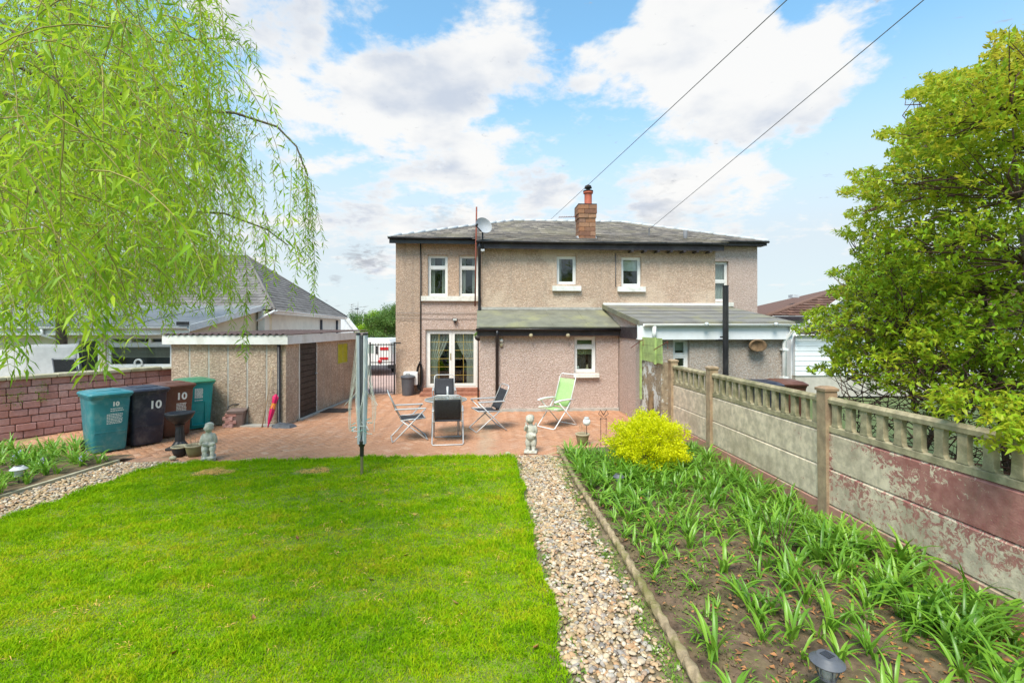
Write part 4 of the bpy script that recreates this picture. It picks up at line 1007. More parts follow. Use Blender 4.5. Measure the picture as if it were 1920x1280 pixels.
# rusty mast
m0, m1 = atY(890.8, 574, 13.62), atY(893.6, 388, 13.62)
tag(MB().tube([m0, m1], .022, 10).build('aerial_mast', 'rust_red', None, True), 'rusty red pole fixed upright beside the house downpipe', 'pole')
t_ = thing('television_aerial', 'thin rusty television aerial sticking out from the chimney side', 'aerial', atY(1066, 407, 14.6))
MB().tube([(-.30, 0, -.012), (.30, 0, .012)], .009, 6).build('boom', 'rust_red', t_)
for k in range(8): MB().tube([(-.28+.07*k, -.12, -.012+.003*k), (-.28+.07*k, .12, .0+.003*k)], .005, 5).build('element', 'rust_red', t_)
c = atY(853, 599, YW-.1); t_ = thing('wall_lamp', 'small dark floodlight above the french doors', 'lamp', (c.x, YW-.03, c.z))
MB().rbox(-.075, .075, -.12, -.03, -.045, .045, .012).build('housing', 'dark_metal', t_); MB().box(-.06, .06, -.128, -.1205, -.032, .032).build('lens', 'clear_plastic', t_); MB().tube([(0, -.03, 0), (0, -.05, -.12)], .022, 8).build('sensor', 'dark_metal', t_)
c = atY(897, 628, YC-.35); t_ = thing('hanging_basket', 'small hanging basket with trailing green plant beside the doors', 'hanging basket', (c.x, 13.3, c.z))
MB().lathe([(.02, -.16), (.09, -.11), (.11, -.02), (.10, -.02), (.03, -.1)], (0, 0, 0), 14).build('basket', 'dark_timber', t_, True)
n = 120; P_ = rand_dirs(n)*.09; P_[:, 2] = np.abs(P_[:, 2])*.9-.02; o = link('plant', leaves_mesh('plant', P_, rand_dirs(n)+np.array([[0, 0, .3]]), rand_dirs(n), RNG.uniform(.04, .09, n), RNG.uniform(.015, .03, n), 'weed_leaf', RNG.uniform(0, 1, n)), t_)
MB().tube([(0, 0, -.02), (0, 0, .3), (0.04, .4, .34)], .008, 6).build('hook', 'dark_metal', t_)
c = atY(940, 642, YE-.05); t_ = thing('wall_ornament', 'small pale flower ornament hung on wall beside black downpipe', 'ornament', (c.x, YE-.03, c.z))
MB().ball((0, -.01, .05), .05, 10, 6, (1, .4, 1)).build('bloom', 'sill_paint', t_, True); MB().ball((0, -.01, -.06), .05, 10, 6, (.9, .4, 1.1)).build('bloom', 'pot_buff', t_, True)
# white utility box, hose hanger
c0, c1_ = atY(756, 722, YW-.25), atY(783, 697, YW-.25); t_ = thing('utility_box', 'white utility box low on the house wall behind grey dustbin', 'utility box', (c0.x, YW, c0.z))
MB().rbox(0, c1_.x-c0.x, -.25, -.003, 0, c1_.z-c0.z, .02).build('case', 'white_plastic', t_); MB().rbox(.05, c1_.x-c0.x-.05, -.262, -.2505, .05, c1_.z-c0.z-.05, .004).build('cover', 'upvc', t_)
c = atY(787, 705, YW-.12); t_ = thing('hose', 'black garden hose looped on a hanger beside the french doors', 'hose', (c.x, YW-.12, .05))
for k in range(5):
    pts = [(.10*math.sin(a)*(1-.1*k), .02*k-.04, .52+.44*math.cos(a)*(1-.06*k)+.03*math.sin(3*a+k)) for a in np.linspace(0, 2*math.pi, 22)]
    MB().tube(pts, .016, 6).build('coil', 'black_paint', t_, True)
MB().box(-.02, .02, .0, .115, .9, 1.0).build('hanger', 'dark_metal', t_)
# neighbour's flue and cowl
f0, f1 = atY(1360.5, 701, YN-.45), atY(1360.5, 535, YN-.45)
t_ = thing('flue_pipe', 'tall black flue pipe standing before the white fascia', 'flue', (f0.x, YN-.45, 0))
MB().lathe([(.062, 0), (.062, f1.z-.02), (.066, f1.z-.02), (.066, f1.z)], (0, 0, 0), 16).build('pipe', 'black_paint', t_, 'auto'); MB().box(-.12, .0, -.02, .02, 1.93, 1.96).build('bracket', 'dark_metal', t_); MB().box(-.02, .02, .05, .42, 1.85, 1.89).build('bracket', 'dark_metal', t_)
c = atY(1422, 649, YN-.2); t_ = thing('extractor_cowl', 'weathered brown extractor cowl on the grey pebble-dashed wall', 'extractor cowl', (c.x, YN, c.z))
hd = MB(); hd.loft([[(r*1.12*math.cos(a), y, r*.72*math.sin(a)*(1.15 if math.sin(a) > 0 else .9)) for a in np.linspace(0, 2*math.pi, 21)[:-1]] for (r, y) in ((.10, -.05), (.15, -.09), (.185, -.15), (.19, -.19), (.17, -.20), (.13, -.16), (.06, -.14))], True, True); hd.build('hood', 'old_stump', t_, True); MB().tube([(0, -.12, 0), (0, -.002, 0)], .1, 12).build('duct', 'old_stump', t_, True)

# overhead service cables, from brackets on the roof up to a pole behind the camera
for (p, q, lab, sag) in ((atY(1033, 411, YR-.3), atD(1478, -5, 6.0), 'thin overhead cable passing behind the chimney pot to the sky', .1), (atY(1217, 430, 15.6), atD(1735, -5, 6.0), 'thin overhead cable rising from the right roof slope', .1)):
    q2 = p+(q-p)*1.6; pts = []
    for i in range(25):
        u = i/24; r_ = p.lerp(q2, u); pts.append(r_-Vector((0, 0, sag*4*u*(1-u)*0.2)))
    tag(MB().tube(pts, .0068, 6).build('overhead_cable', 'cable_grey', None, True), lab, 'cable', 'overhead cables')
p = atY(1217, 430, 15.6); tag(MB().tube([(p.x, p.y, p.z-.2), (p.x, p.y, p.z+.06)], .02, 6).build('cable_bracket', 'cable_grey'), 'small upright bracket on right roof slope holding a cable', 'bracket')
# ------------------------------------------------------------------ concrete panel garage
gar = thing('garage', 'low concrete panel garage with white fascia and dark ribbed side door', 'garage', GAR[0], -R(6.0))
Ginv = (Matrix.Translation(GAR[0]) @ Matrix.Rotation(-R(6.0), 4, 'Z')).inverted()
def gside(px, py):
    """hit of a pixel ray with the garage's right side: local y and z"""
    d = ray(px, py); o_ = Ginv @ Vector((0, 0, EYE)); d = Ginv.to_3x3() @ d; t = -o_.x/d.x; p = o_+d*t; return p.y, p.z
GZ = 1.80
MB().box(-GW+.03, -.03, .03, GL-.03, -.02, GZ).build('core', 'mortar_dark', gar)
npan = 6; pw = GW/npan
for k in range(npan):
    x0 = -GW+pw*k; MB().box(x0+.022, x0+pw-.022, .0, .029, 0.0, GZ).build('panel', 'dash_garage', gar)
    if k: MB().box(x0-.018, x0+.018, .006, .0295, 0.0, GZ).build('joint_strip', 'cement_slab', gar)
MB().box(-.045, .004, -.004, .0295, 0, GZ).build('corner_post', 'dash_garage', gar); MB().box(-.0295, .004, .030, .10, 0, GZ).build('corner_post', 'dash_garage', gar)
dy0, dz0 = gside(561.5, 740); dy1, _ = gside(593, 740); wy0, wzb = gside(632, 684); wy1, wzt = gside(652, 643); wzb, wzt = gside(632, 684)[1], gside(632, 643)[1]
MB().box(-.029, 0, .102, dy0-.03, 0, GZ).build('panel', 'dash_garage', gar)
dh = min(1.76, GZ-.03)
fr = MB(); fr.box(-.02, .012, dy0-.03, dy0, 0, GZ); fr.box(-.02, .012, dy1, dy1+.02, 0, GZ); fr.build('door_frame', 'white_paint', gar)
door = MB().box(-.026, -.010, dy0+.002, dy1-.002, .02, GZ-.01).build('door', 'dark_timber', gar)
for k in range(13):
    z0 = .03+(GZ-.05)*k/13; z1 = .03+(GZ-.05)*(k+1)/13
    b = MB(); b.prism([(-.009, dy0+.006, z0+.004), (.012, dy0+.006, z0+.012), (.004, dy0+.006, z1-.006), (-.009, dy0+.006, z1-.002)], (0, dy1-dy0-.012, 0)); b.build('board', 'dark_timber', door)
hz = gside(590, 700)[1]; MB().ball((.035, dy1-.06, hz), .028, 10, 8).build('handle', 'alu', door, True)
ycur = dy1+.022; np2 = 8; pw2 = (GL-ycur)/np2
for k in range(np2):
    a, c = ycur+pw2*k, ycur+pw2*(k+1)
    b = MB(); hs = [] if not (a < wy1 and c > wy0) else [(max(.0, wy0-a-.012), min(pw2-.024, wy1-a-.012), wzb, wzt)]
    b.wall((0, a+.012, 0), (0, 1, 0), pw2-.024, 0, GZ, hs, (-.029, 0, 0)); b.build('panel', 'dash_garage', gar)
    MB().box(-.0295, -.004, c-.011, c+.011, 0, GZ).build('joint_strip', 'cement_slab', gar)
b = MB(); w_ = .035
b.box(-.028, .012, wy0, wy0+w_, wzb, wzt); b.box(-.028, .012, wy1-w_, wy1, wzb, wzt); b.box(-.028, .012, wy0+w_, wy1-w_, wzb, wzb+w_); b.box(-.028, .012, wy0+w_, wy1-w_, wzt-w_, wzt); gwn = b.build('window', 'pot_buff', gar)
for k in range(12):
    z = wzb+w_+(wzt-wzb-2*w_)*(k+.5)/12; MB().prism([(-.022, wy0+w_, z-.022), (.002, wy0+w_, z-.030), (.006, wy0+w_, z-.026), (-.018, wy0+w_, z+.022)], (0, wy1-wy0-2*w_, 0)).build('slat', 'blind_yellow', gwn)
MB().box(-.0295, -.024, wy0+w_, wy1-w_, wzb+w_, wzt-w_).build('backing', 'dark_timber', gwn)
# fascia boards and corrugated roof
fz0, fz1 = GZ-.015, GZ+.185; ov = .10
MB().box(-GW-ov, ov, -ov-.02, -ov, fz0, fz1).build('fascia', 'white_paint', gar); MB().box(ov-.02, ov, -ov+.001, GL+ov, fz0, fz1+.004).build('fascia', 'white_paint', gar)
MB().box(-GW-ov, -GW-ov+.02, -ov+.001, GL+ov, fz0, fz1).build('fascia', 'white_paint', gar)
MB().box(-GW-ov+.021, ov-.021, -ov+.001, GL+ov-.02, fz0+.03, fz0+.05).build('soffit', 'white_paint', gar)
b = MB(); n_ = 120; ring0 = []; ring1 = []
for i in range(n_+1):
    x = -GW-ov-.02+(GW+2*ov+.04)*i/n_; z = .018*math.sin(i/n_*2*math.pi*20)
    ring0.append((x, -ov-.05, fz1+.02+z)); ring1.append((x, GL+ov+.05, fz1+.06+z))
b.loft([ring0, ring1], False, False, closed=False); gr_ = b.build('roof', 'rust_red', gar)
gr_.data.materials[0] = plain('garage_roof', (.13, .085, .075), .9, .3, 4, bstr=.4)
b = MB(); b.tube([(-.13, -.055, GZ), (-.13, -.055, .10), (-.10, -.10, .05), (.02, -.16, .035)], .036, 10); b.build('downpipe', 'black_paint', gar, True)
MB().hexa([(-.16, -.30, 0), (.26, -.34, 0), (.30, -.08, 0), (-.12, -.06, 0)], [(-.10, -.26, .085), (.22, -.29, .055), (.24, -.12, .06), (-.08, -.10, .09)]).build('drain_cover', 'dustbin_grey', gar)
MB().box(-1.0, -.2, -.22, -.005, -.005, .03).build('plinth', 'cement_slab', gar); MB().box(.013, .09, dy0-.1, GL, -.005, .035).build('plinth', 'cement_slab', gar)

# ------------------------------------------------------------------ painted brick boundary wall on the left
WB = Vector((WL0.x, WL0.y, 0)); Lw = (Vector((WL1.x, WL1.y, 0))-WB).length
bwall = thing('brick_wall', 'old pink-painted brick boundary wall with mossy stone coping', 'wall', WB)
wz = math.atan2(wdirL.y, wdirL.x); Mw = Matrix.Translation(WB) @ Matrix.Rotation(wz, 4, 'Z')
bwall.rotation_euler = (0, 0, wz)
u0, u1 = -1.0, Lw+.15; usp = (G(222, 690, 1.2)-WB).dot(wdirL)
MB().box(u0, u1, .016, .22, -.05, 1.14).build('backing', 'mortar_dark', bwall)
ch_, blen = .143, .30
for r_ in range(8):
    u = u0-random.uniform(0, .25)
    while u < u1:
        ln = blen*random.choice((1, 1, 1, .52, .9)); a, c = max(u, u0), min(u+ln, u1)
        if c-a > .05:
            pr = random.uniform(-.006, .006) if random.random() > .06 else .02
            MB().rbox(a+.007, c-.007, -.0-pr, .10, .0+ch_*r_+.006+random.uniform(0, .004), ch_*(r_+1)-.006, .010, random.random()).build('brick', 'wall_brick', bwall)
        u += ln
u = u0
while u < u1-.05:
    ln = min(random.uniform(.5, .75), u1-u); drop = .0 if u < usp else -.03
    MB().rbox(u+.004, u+ln-.004, -.045-random.uniform(0, .01), .26, 1.145+drop*.2, 1.222+drop+random.uniform(-.006, .006), .014).build('coping_stone', 'stone_coping', bwall); u += ln
# plants rooted in the wall joints
n = 260; cu = np.array([random.choice((-.2, .1, .25, .55, .6, 1.2)) for _ in range(n)])+RNG.normal(0, .05, n); cz = RNG.choice([.86, 1.0, .72], n)+RNG.normal(0, .03, n)
P_ = np.stack([cu, np.full(n, -.015), cz], 1); D_ = rand_dirs(n)*.7+np.array([[0, -1, .1]])
link('wall_plants', leaves_mesh('wall_plants', P_, D_, rand_dirs(n), RNG.uniform(.02, .06, n), RNG.uniform(.01, .022, n), 'weed_leaf', RNG.uniform(0, 1, n)), bwall)['kind'] = 'stuff'
# loose bricks by the garage
for i, (px, py) in enumerate(((423, 800), (430, 792), (424, 780), (432, 776))):
    c = G(426, 803); o = MB().rbox(-.11, .11, -.055, .055, 0, .075, .008, .3).build('loose_brick', 'wall_brick'); o.location = (c.x+(.02 if i % 2 else -.03), c.y+.12, .077*i); o.rotation_euler = (0, 0, R(-6+20*(i % 2)))
    tag(o, ('lowest', 'second lowest', 'third', 'topmost')[i]+' loose red brick in the pile between turquoise bin and garage', 'brick', 'loose bricks by the garage')

# ------------------------------------------------------------------ concrete fence on the right
FX = 3.87; FYs = [2.47, atX(1550, 760, FX).y, atX(1335, 720, FX).y, atX(1262, 700, FX).y]
fence = thing('fence', 'weathered concrete panel fence with baluster top and flaking maroon paint', 'fence', (FX, 5.2, 0))
Fb = lambda b, n, m_, sm=False: b.build(n, m_, fence, sm, True)
for i, y in enumerate(FYs):
    lean = .012 if i == 1 else 0; h_ = 1.50
    b = MB(); hw_ = .07
    b.loft([[(FX-hw_+.0+lean*(1.5-z), y-hw_, z), (FX+hw_+lean*(1.5-z), y-hw_, z), (FX+hw_+lean*(1.5-z), y+hw_, z), (FX-hw_+lean*(1.5-z), y+hw_, z)] for z in (-.1, h_-.03)])
    b.loft([[(FX-q, y-q, z), (FX+q, y-q, z), (FX+q, y+q, z), (FX-q, y+q, z)] for (q, z) in ((.082, h_-.028), (.085, h_), (.05, h_+.022))])
    Fb(b, 'post', 'fence_post')
for i in range(3):
    ya, yb_ = FYs[i]+.055, FYs[i+1]-.055; L_ = yb_-ya; sl = (0.0, 0.0)
    for j, (z0, z1) in enumerate(((-.1, .230), (.240, .624), (.634, 1.020))):
        m_ = 'fence_low' if j == 0 else (('fence_near' if j == 2 else 'fence_mid') if i == 0 else 'fence_far')
        b = MB(); b.loft([[(FX-.022, y, z0), (FX+.022, y, z0), (FX+.022, y, z1-.02), (FX+.006, y, z1), (FX-.006, y, z1), (FX-.026, y, z1-.02)] for y in (ya, yb_)]); Fb(b, 'panel', m_)
    bp = MB(); bp.loft([[(FX-.026, y, 1.028), (FX+.026, y, 1.028), (FX+.026, y, 1.085), (FX+.014, y, 1.098), (FX-.014, y, 1.098), (FX-.026, y, 1.085)] for y in (ya, yb_)])
    bal = Fb(bp, 'baluster_panel', 'fence_balus')
    bp = MB(); bp.loft([[(FX-.040, y, 1.345), (FX+.040, y, 1.345), (FX+.044, y, 1.385), (FX+.022, y, 1.412), (FX-.022, y, 1.412), (FX-.044, y, 1.385)] for y in (ya, yb_)]); bp.build('top_rail', 'fence_balus', bal, world=True)
    nb = max(4, round(L_/.205))
    for k in range(nb):
        y = ya+L_*(k+.5)/nb; w0 = .042
        MB().loft([[(FX-.026, y-q, z), (FX+.026, y-q, z), (FX+.026, y+q, z), (FX-.026, y+q, z)] for (q, z) in ((w0+.012, 1.0985), (w0, 1.125), (w0-.004, 1.22), (w0, 1.32), (w0+.012, 1.3445))]).build('baluster', 'fence_balus', bal, world=True)

# old boundary wall between fence and neighbour's extension, with green boards above
BX = 3.66
ow = thing('boundary_wall', 'short old wall with flaking white paint at the fence end', 'wall', (BX, 10.1, 0))
b = MB(); b.prism([(BX, FYs[3]+.08, -.05), (BX, YN-.02, -.05), (BX, YN-.02, 1.40), (BX, FYs[3]+.08, 1.45)], (.16, 0, 0)); b.build('wall_face', 'old_wall', ow, world=True)
gp = thing('green_board_panel', 'green painted board panel above the old flaking boundary wall', 'board panel', (BX-.03, 10.1, 1.4))
for k in range(3):
    z0, z1 = 1.43+.172*k, 1.43+.172*(k+1)-.006; MB().box(BX-.035, BX-.010-.004*k, FYs[3]-.02, YN-.05, z0, z1).build('board', 'green_timber', gp, world=True)
for y in (FYs[3]+.28, YN-.12):
    zz = .55 if y > 10.3 else 1.40; MB().box(BX-.075, BX-.037, y-.03, y+.03, zz, 1.955).build('batten', 'green_timber', gp, world=True)
# broken brown stump of an old gate pier
st = MB(); rings = []
for i, z in enumerate(np.linspace(-.02, .86, 9)):
    rings.append([(3.46+.015*i*.3+(.085-.006*i)*math.cos(a)*(1+.18*math.sin(3*a+i)), 9.66+.085*math.sin(a)*(1+.15*math.cos(2*a+i*1.3)), z) for a in np.linspace(0, 2*math.pi, 11)[:-1]])
st.loft(rings); tag(st.build('old_stump', 'old_stump', None, True), 'broken brown stump leaning at the old flaking wall', 'stump')
# wire brackets on side wall
for (px, py, qx, qy, lab) in ((1183, 652, 1206, 636, 'thin rusty wire bracket on the pink side wall'), (1226, 656, 1252, 640, 'thin rusty wire bracket against the green boards')):
    a, c = atX(px, py, 3.55), atX(qx, qy, 3.57); tag(MB().tube([a, c, c+Vector((0, 0, -.14))], .008, 5).build('wire_bracket', 'rust_red'), lab, 'bracket')

# ------------------------------------------------------------------ gate, drive beyond it
g0, g1 = G(697, 740), G(740, 740); gz = 1.55; GY = 15.55
gx0, gx1 = atY(694, 700, GY).x, atY(739.5, 700, GY).x; gz0, gz1 = .06, atY(718, 643, GY).z
gate = thing('gate', 'black wrought iron bar gate between garage and house', 'gate', ((gx0+gx1)/2, GY, 0))
Gb = lambda b, n, m_='black_paint': b.build(n, m_, gate, False, True)
for x in (gx0, gx1): Gb(MB().box(x-.02, x+.02, GY-.02, GY+.02, gz0-.04, gz1+.03), 'stile')
for z in (gz0+.02, (gz0+gz1)*.5+.18, gz1-.05): Gb(MB().box(gx0+.021, gx1-.021, GY-.010, GY+.010, z-.014, z+.014), 'rail')
for k in range(1, 9):
    x = gx0+(gx1-gx0)*k/9; Gb(MB().tube([(x, GY, gz0), (x, GY, gz1-.01)], .009, 6), 'bar')
Gb(MB().box(gx1-.2, gx1-.021, GY-.05, GY-.012, gz0+.78, gz0+.90), 'lock'); Gb(MB().box(gx1+.021, gx1+.2, GY-.015, GY+.015, gz1-.02, gz1+.02), 'hinge_arm')
# white caravan on the drive
cv = thing('caravan', 'white caravan with red rear lamps parked beyond the gate', 'caravan', (-5.0, 21.6, 0))
bm_ = MB(); prof = [(-1.05, .42), (1.1, .42), (1.12, .9), (1.08, 1.45), (.98, 1.58), (-.95, 1.58), (-1.08, 1.40), (-1.1, .8)]
bm_.loft([[(x*k, y, .42+(z-.42)*kz) for (x, z) in prof] for (y, k, kz) in ((0, .97, .97), (.06, 1, 1), (3.4, 1, 1), (3.5, .96, .96))]); bm_.build('body', 'caravan_white', cv)
MB().box(-.75, .35, -.012, -.002, .98, 1.38).build('window', 'glass', cv); MB().box(.45, .52, -.03, -.002, .95, 1.30).build('grab_handle', 'dark_metal', cv)
for s_ in (-.62, .62):
    MB().lathe([(.09, 0), (.09, .02), (.05, .04)], (0, 0, 0), 14).build('tail_lamp', 'red_lamp', cv).matrix_local = Matrix.Translation((s_, -.005, .62)) @ Matrix.Rotation(R(90), 4, 'X')
    MB().box(s_-.02, s_+.35, -.025, -.002, .70, .80).build('reflector', 'red_lamp', cv)
MB().box(.62, .98, -.02, -.002, 1.12, 1.24).build('marker', 'red_lamp', cv); MB().rbox(-.95, .98, -.06, -.002, .30, .46, .02).build('bumper', 'dustbin_grey', cv)
for s_ in (-.92, .92):
    w_ = MB().lathe([(.12, -.09), (.28, -.09), (.30, -.06), (.30, .06), (.28, .09), (.12, .09)], (0, 0, 0), 22).build('wheel', 'tyre', cv, 'auto'); w_.matrix_local = Matrix.Translation((s_, 1.7, .30)) @ Matrix.Rotation(R(90), 4, 'Y')
# street lamp far down the road
c = atD(681, 605, 48); t_ = thing('street_lamp', 'grey street lamp post in front of the distant trees', 'street lamp', (c.x, c.y, 0))
MB().tube([(0, 0, 0), (0, 0, 2.2), (0, 0, 3.45)], [.10, .08, .06], 8).build('post', 'lead', t_, True); MB().tube([(0, 0, 3.4), (-.05, 0, 3.7), (-.45, 0, 3.85)], .04, 6).build('arm', 'lead', t_, True); MB().ball((-.62, 0, 3.84), .2, 10, 6, (1.1, .6, .45)).build('lamp_head', 'dustbin_grey', t_, True)

# ------------------------------------------------------------------ bungalow beyond the left wall
XBR = atY(353, 617, 14.5).x; YB = 14.5; XBL = -19.0
zg = atY(200, 611, YB).z; Y2 = 18.9; z2 = atY(493, 573, Y2).z
bun = thing('bungalow', 'cream rendered bungalow with grey lean-to roof behind the brick wall', 'bungalow', ((XBL+XBR)/2, 18, 0))
Bb = lambda b, n, m_, sm=False: b.build(n, m_, bun, sm, True)
bw1 = rectY(197, 323, 628, 690, YB); 
bw1 = (bw1[0], min(bw1[1], XBR-.25), bw1[2], bw1[3])
bd1 = rectY(140, 186, 634, 700, YB); bd1 = (bd1[0], bd1[1], .05, bd1[3])
b = MB(); b.wall((XBL, YB, 0), (1, 0, 0), XBR-XBL, -.05, zg-.02, [(bw1[0]-XBL, bw1[1]-XBL, bw1[2], bw1[3]), (bd1[0]-XBL, bd1[1]-XBL, bd1[2], bd1[3])], TH); Bb(b, 'wall', 'cream_render')
b = MB(); b.prism([(XBR-.28, YB+.281, -.05), (XBR-.28, Y2, -.05), (XBR-.28, Y2, z2-.1), (XBR-.28, YB+.281, zg-.02)], (.28, 0, 0)); Bb(b, 'wall', 'cream_render')
b = MB(); b.prism([(XBL, YB-.3, zg), (XBL, Y2, z2), (XBL, Y2, z2-.08), (XBL, YB-.3, zg-.08)], (XBR-XBL+.2, 0, 0)); lr = Bb(b, 'roof', 'felt_grey')
for k in range(1, 7):
    x = XBL+(XBR-XBL)*k/7; MB().prism([(x, YB-.29, zg+.002), (x, Y2, z2+.002), (x, Y2, z2+.02), (x, YB-.29, zg+.02)], (.05, 0, 0)).build('roof_seam', 'felt_grey', lr, world=True)
b = MB(); b.prism([(XBR+.201, YB-.33, zg+.03), (XBR+.201, Y2, z2+.03), (XBR+.201, Y2, z2-.16), (XBR+.201, YB-.33, zg-.16)], (.03, 0, 0)); Bb(b, 'bargeboard', 'white_paint')
Bb(MB().box(XBL, XBR+.2, YB-.30, YB-.27, zg-.25, zg-.085), 'fascia', 'white_paint'); Bb(MB().box(XBL, XBR+.18, YB-.268, YB-.002, zg-.245, zg-.23), 'soffit', 'white_paint')
b = MB(); gutter(b, (XBL, YB-.36, zg-.03), (XBR+.2, YB-.36, zg-.03), .06); Bb(b, 'gutter', 'upvc', True)
gx = atY(82, 620, YB-.3).x; Bb(pipe([(gx, YB-.36, zg-.08), (gx, YB-.34, zg-.25), (gx+.3, YB-.06, zg-.42), (gx+.3, YB-.06, .1)], .04), 'downpipe', 'upvc', True)
# picture window: three lights over one, venetian blind inside
tzb = atY(250, 646, YB).z; w = window(bun, *bw1, YB, tzb, rec=.06, fw=.07)
xa, xb = bw1[0]+.08, bw1[1]-.08
for f_ in (.33, .66): MB().box(xa+(xb-xa)*f_-.04, xa+(xb-xa)*f_+.04, YB+.055, YB+.135, tzb, bw1[3]-.07).build('mullion', 'upvc', w, world=True)
for k in range(9):
    z = tzb-.07-.036*k; MB().prism([(xa, YB+.17, z), (xa, YB+.20, z-.022), (xa, YB+.203, z-.019), (xa, YB+.173, z+.003)], (xb-xa, 0, 0)).build('blind_slat', 'blind_white', w, world=True)
cw_ = atY(259, 681, YB+.04); 
MB().tube([(cw_.x+.10*math.cos(a), YB+.05, cw_.z+.11*math.sin(a)) for a in np.linspace(0, 2*math.pi, 20)], .028, 8).build('wreath', 'blind_white', w, True, True)
MB().box(bw1[0]-.05, bw1[1]+.05, YB-.08, YB+.05, bw1[2]-.09, bw1[2]-.004).build('sill', 'upvc', w, world=True)
MB().box(bw1[0]-.02, bw1[1]+.02, YB+.55, YB+.58, bw1[2]-.2, bw1[2]+.28).build('shelf', 'dustbin_grey', w, world=True)
d_ = MB(); ring_frame(d_, bd1[0]+.004, bd1[1]-.004, bd1[2]+.004, bd1[3]-.004, YB+.05, YB+.12, .07); dd = d_.build('door', 'upvc', bun, world=True); MB().box(bd1[0]+.07, bd1[1]-.07, YB+.075, YB+.09, bd1[2]+.07, bd1[3]-.07).build('pane', 'glass', dd, world=True); room(dd, *bd1[:2], bd1[2], bd1[3], YB+.3)
Bb(MB().box(atY(345, 612, YB-.35).x-.18, atY(345, 612, YB-.35).x+.12, YB-.40, YB-.31, zg+.02, zg+.12), 'floodlight', 'dark_metal')
# main roof of the bungalow: hip towards us, eave along its right side
E0, E1, A0 = atD(515, 580, 18.2), atD(650, 594, 30), atD(463, 481, 24.4); AL_ = Vector((-19, A0.y, A0.z)); EL_ = Vector((-19, E0.y, E0.z))
b = MB(); b.add([EL_, E0, E1, A0, AL_, Vector((-19, E1.y, E1.z))], [(0, 1, 3, 4), (1, 2, 3), (2, 5, 4, 3), (5, 2, 1, 0)]); mr_ = Bb(b, 'roof', 'slate_dark')
sb = MB(); up = A0-E1; ex = (E1-E0)
def on_right(p): return tri_in([(E0.x, E0.y), (E1.x, E1.y), (A0.x, A0.y)])(p)
hn = ex.normalized(); upv = (A0-E0)-hn*((A0-E0).dot(hn)); slates(sb, E0, E1, upv, 22, .36, on_right, .02)
upv2 = Vector((0, A0.y-E0.y, A0.z-E0.z)); slates(sb, EL_, E0, upv2, 22, .36, tri_in([(EL_.x, EL_.y), (E0.x, E0.y), (A0.x, A0.y), (AL_.x, AL_.y)]), .02)
sb.build('slates', 'slate_dark', mr_, world=True)['kind'] = 'stuff'
b = MB(); b.tube([E0, A0], .07, 8); b.build('hip_tile', 'slate_dark', mr_, True, True); MB().tube([A0, E1], .07, 8).build('hip_tile', 'slate_dark', mr_, True, True); MB().tube([A0, AL_], .07, 8).build('ridge_tile', 'slate_dark', mr_, True, True)
wi = Vector((-hn.y, hn.x, 0)); ins = wi*.35
a, c = E0+ins, E1+ins; b = MB(); b.prism([(a.x, a.y, 0), (c.x, c.y, 0), (c.x, c.y, E1.z-.05), (a.x, a.y, E0.z-.05)], wi*.25); Bb(b, 'wall', 'pale_render')
b = MB(); b.prism([(EL_.x, E0.y+.4, 0), (a.x-.02, E0.y+.4, 0), (a.x-.02, E0.y+.4, E0.z-.05), (EL_.x, E0.y+.4, E0.z-.05)], (0, .25, 0)); Bb(b, 'wall', 'cream_render')
b = MB(); b.prism([E0-Vector((0, 0, .17)), E1-Vector((0, 0, .17)), E1-Vector((0, 0, .01)), E0-Vector((0, 0, .01))], wi*.03); Bb(b, 'fascia', 'white_paint')
b = MB(); gutter(b, E0-Vector((0, 0, .02))-wi*.06, E1-Vector((0, 0, .02))-wi*.06, .06); Bb(b, 'gutter', 'upvc', True)
for f_ in (.62, .9):
    q = a.lerp(c, f_)-wi*.06; Bb(pipe([(q.x, q.y, 2.5), (q.x, q.y, 0)], .06), 'downpipe', 'dustbin_grey', True)
q = E0.copy(); Bb(pipe([E0+Vector((.02, -.03, -.05)), E0+Vector((-.5, -.1, -.35)), E0+Vector((-.9, .2, -.55)), Vector((E0.x-.9, E0.y+.3, .3))], .045), 'downpipe', 'upvc', True)
# porch gable beyond it
c = atD(652, 600, 31); b = MB(); b.prism([(c.x-.4, c.y, c.z+.35), (c.x-.1, c.y, c.z+.35), (c.x+.75, c.y, c.z-.75), (c.x+.45, c.y, c.z-.75)], (0, .1, 0)); Bb(b, 'bargeboard', 'white_paint')
b = MB(); b.prism([(c.x-1.2, c.y+.12, 0), (c.x+.3, c.y+.12, 0), (c.x+.3, c.y+.12, c.z-.5), (c.x-.3, c.y+.12, c.z+.2), (c.x-1.2, c.y+.12, c.z+.2)], (0, .2, 0)); Bb(b, 'wall', 'white_board')
# covered swing seat and a reclining chair back behind the wall
c = atY(70, 665, 12.6); t_ = thing('covered_swing_seat', 'garden swing seat under a draped pale cover behind the brick wall', 'swing seat', (c.x-.2, 12.6, 0))
b = MB(); n1_, n2_ = 30, 16
for j in range(n2_+1):
    v = j/n2_
    for i in range(n1_+1):
        u = i/n1_; top = 1.78-.35*max(0, .55-u)**1.2*1.6-.06*math.sin(u*3.1); x = -1.15+2.3*u; fold = .05*math.sin(u*19+1.5*v)*v
        b.v.append((x*(1+.05*v), -.35*v-.1*v*v+fold-.12*math.sin(u*math.pi), top-(top-.25)*v+.02*math.sin(u*12)))
b.f = [(j*(n1_+1)+i, (j+1)*(n1_+1)+i, (j+1)*(n1_+1)+i+1, j*(n1_+1)+i+1) for j in range(n2_) for i in range(n1_)]; b.tone = [0]*len(b.f); cvr = b.build('cover', 'cloth_pale', t_, True)
sm_ = cvr.modifiers.new('thick', 'SOLIDIFY'); sm_.thickness = .02
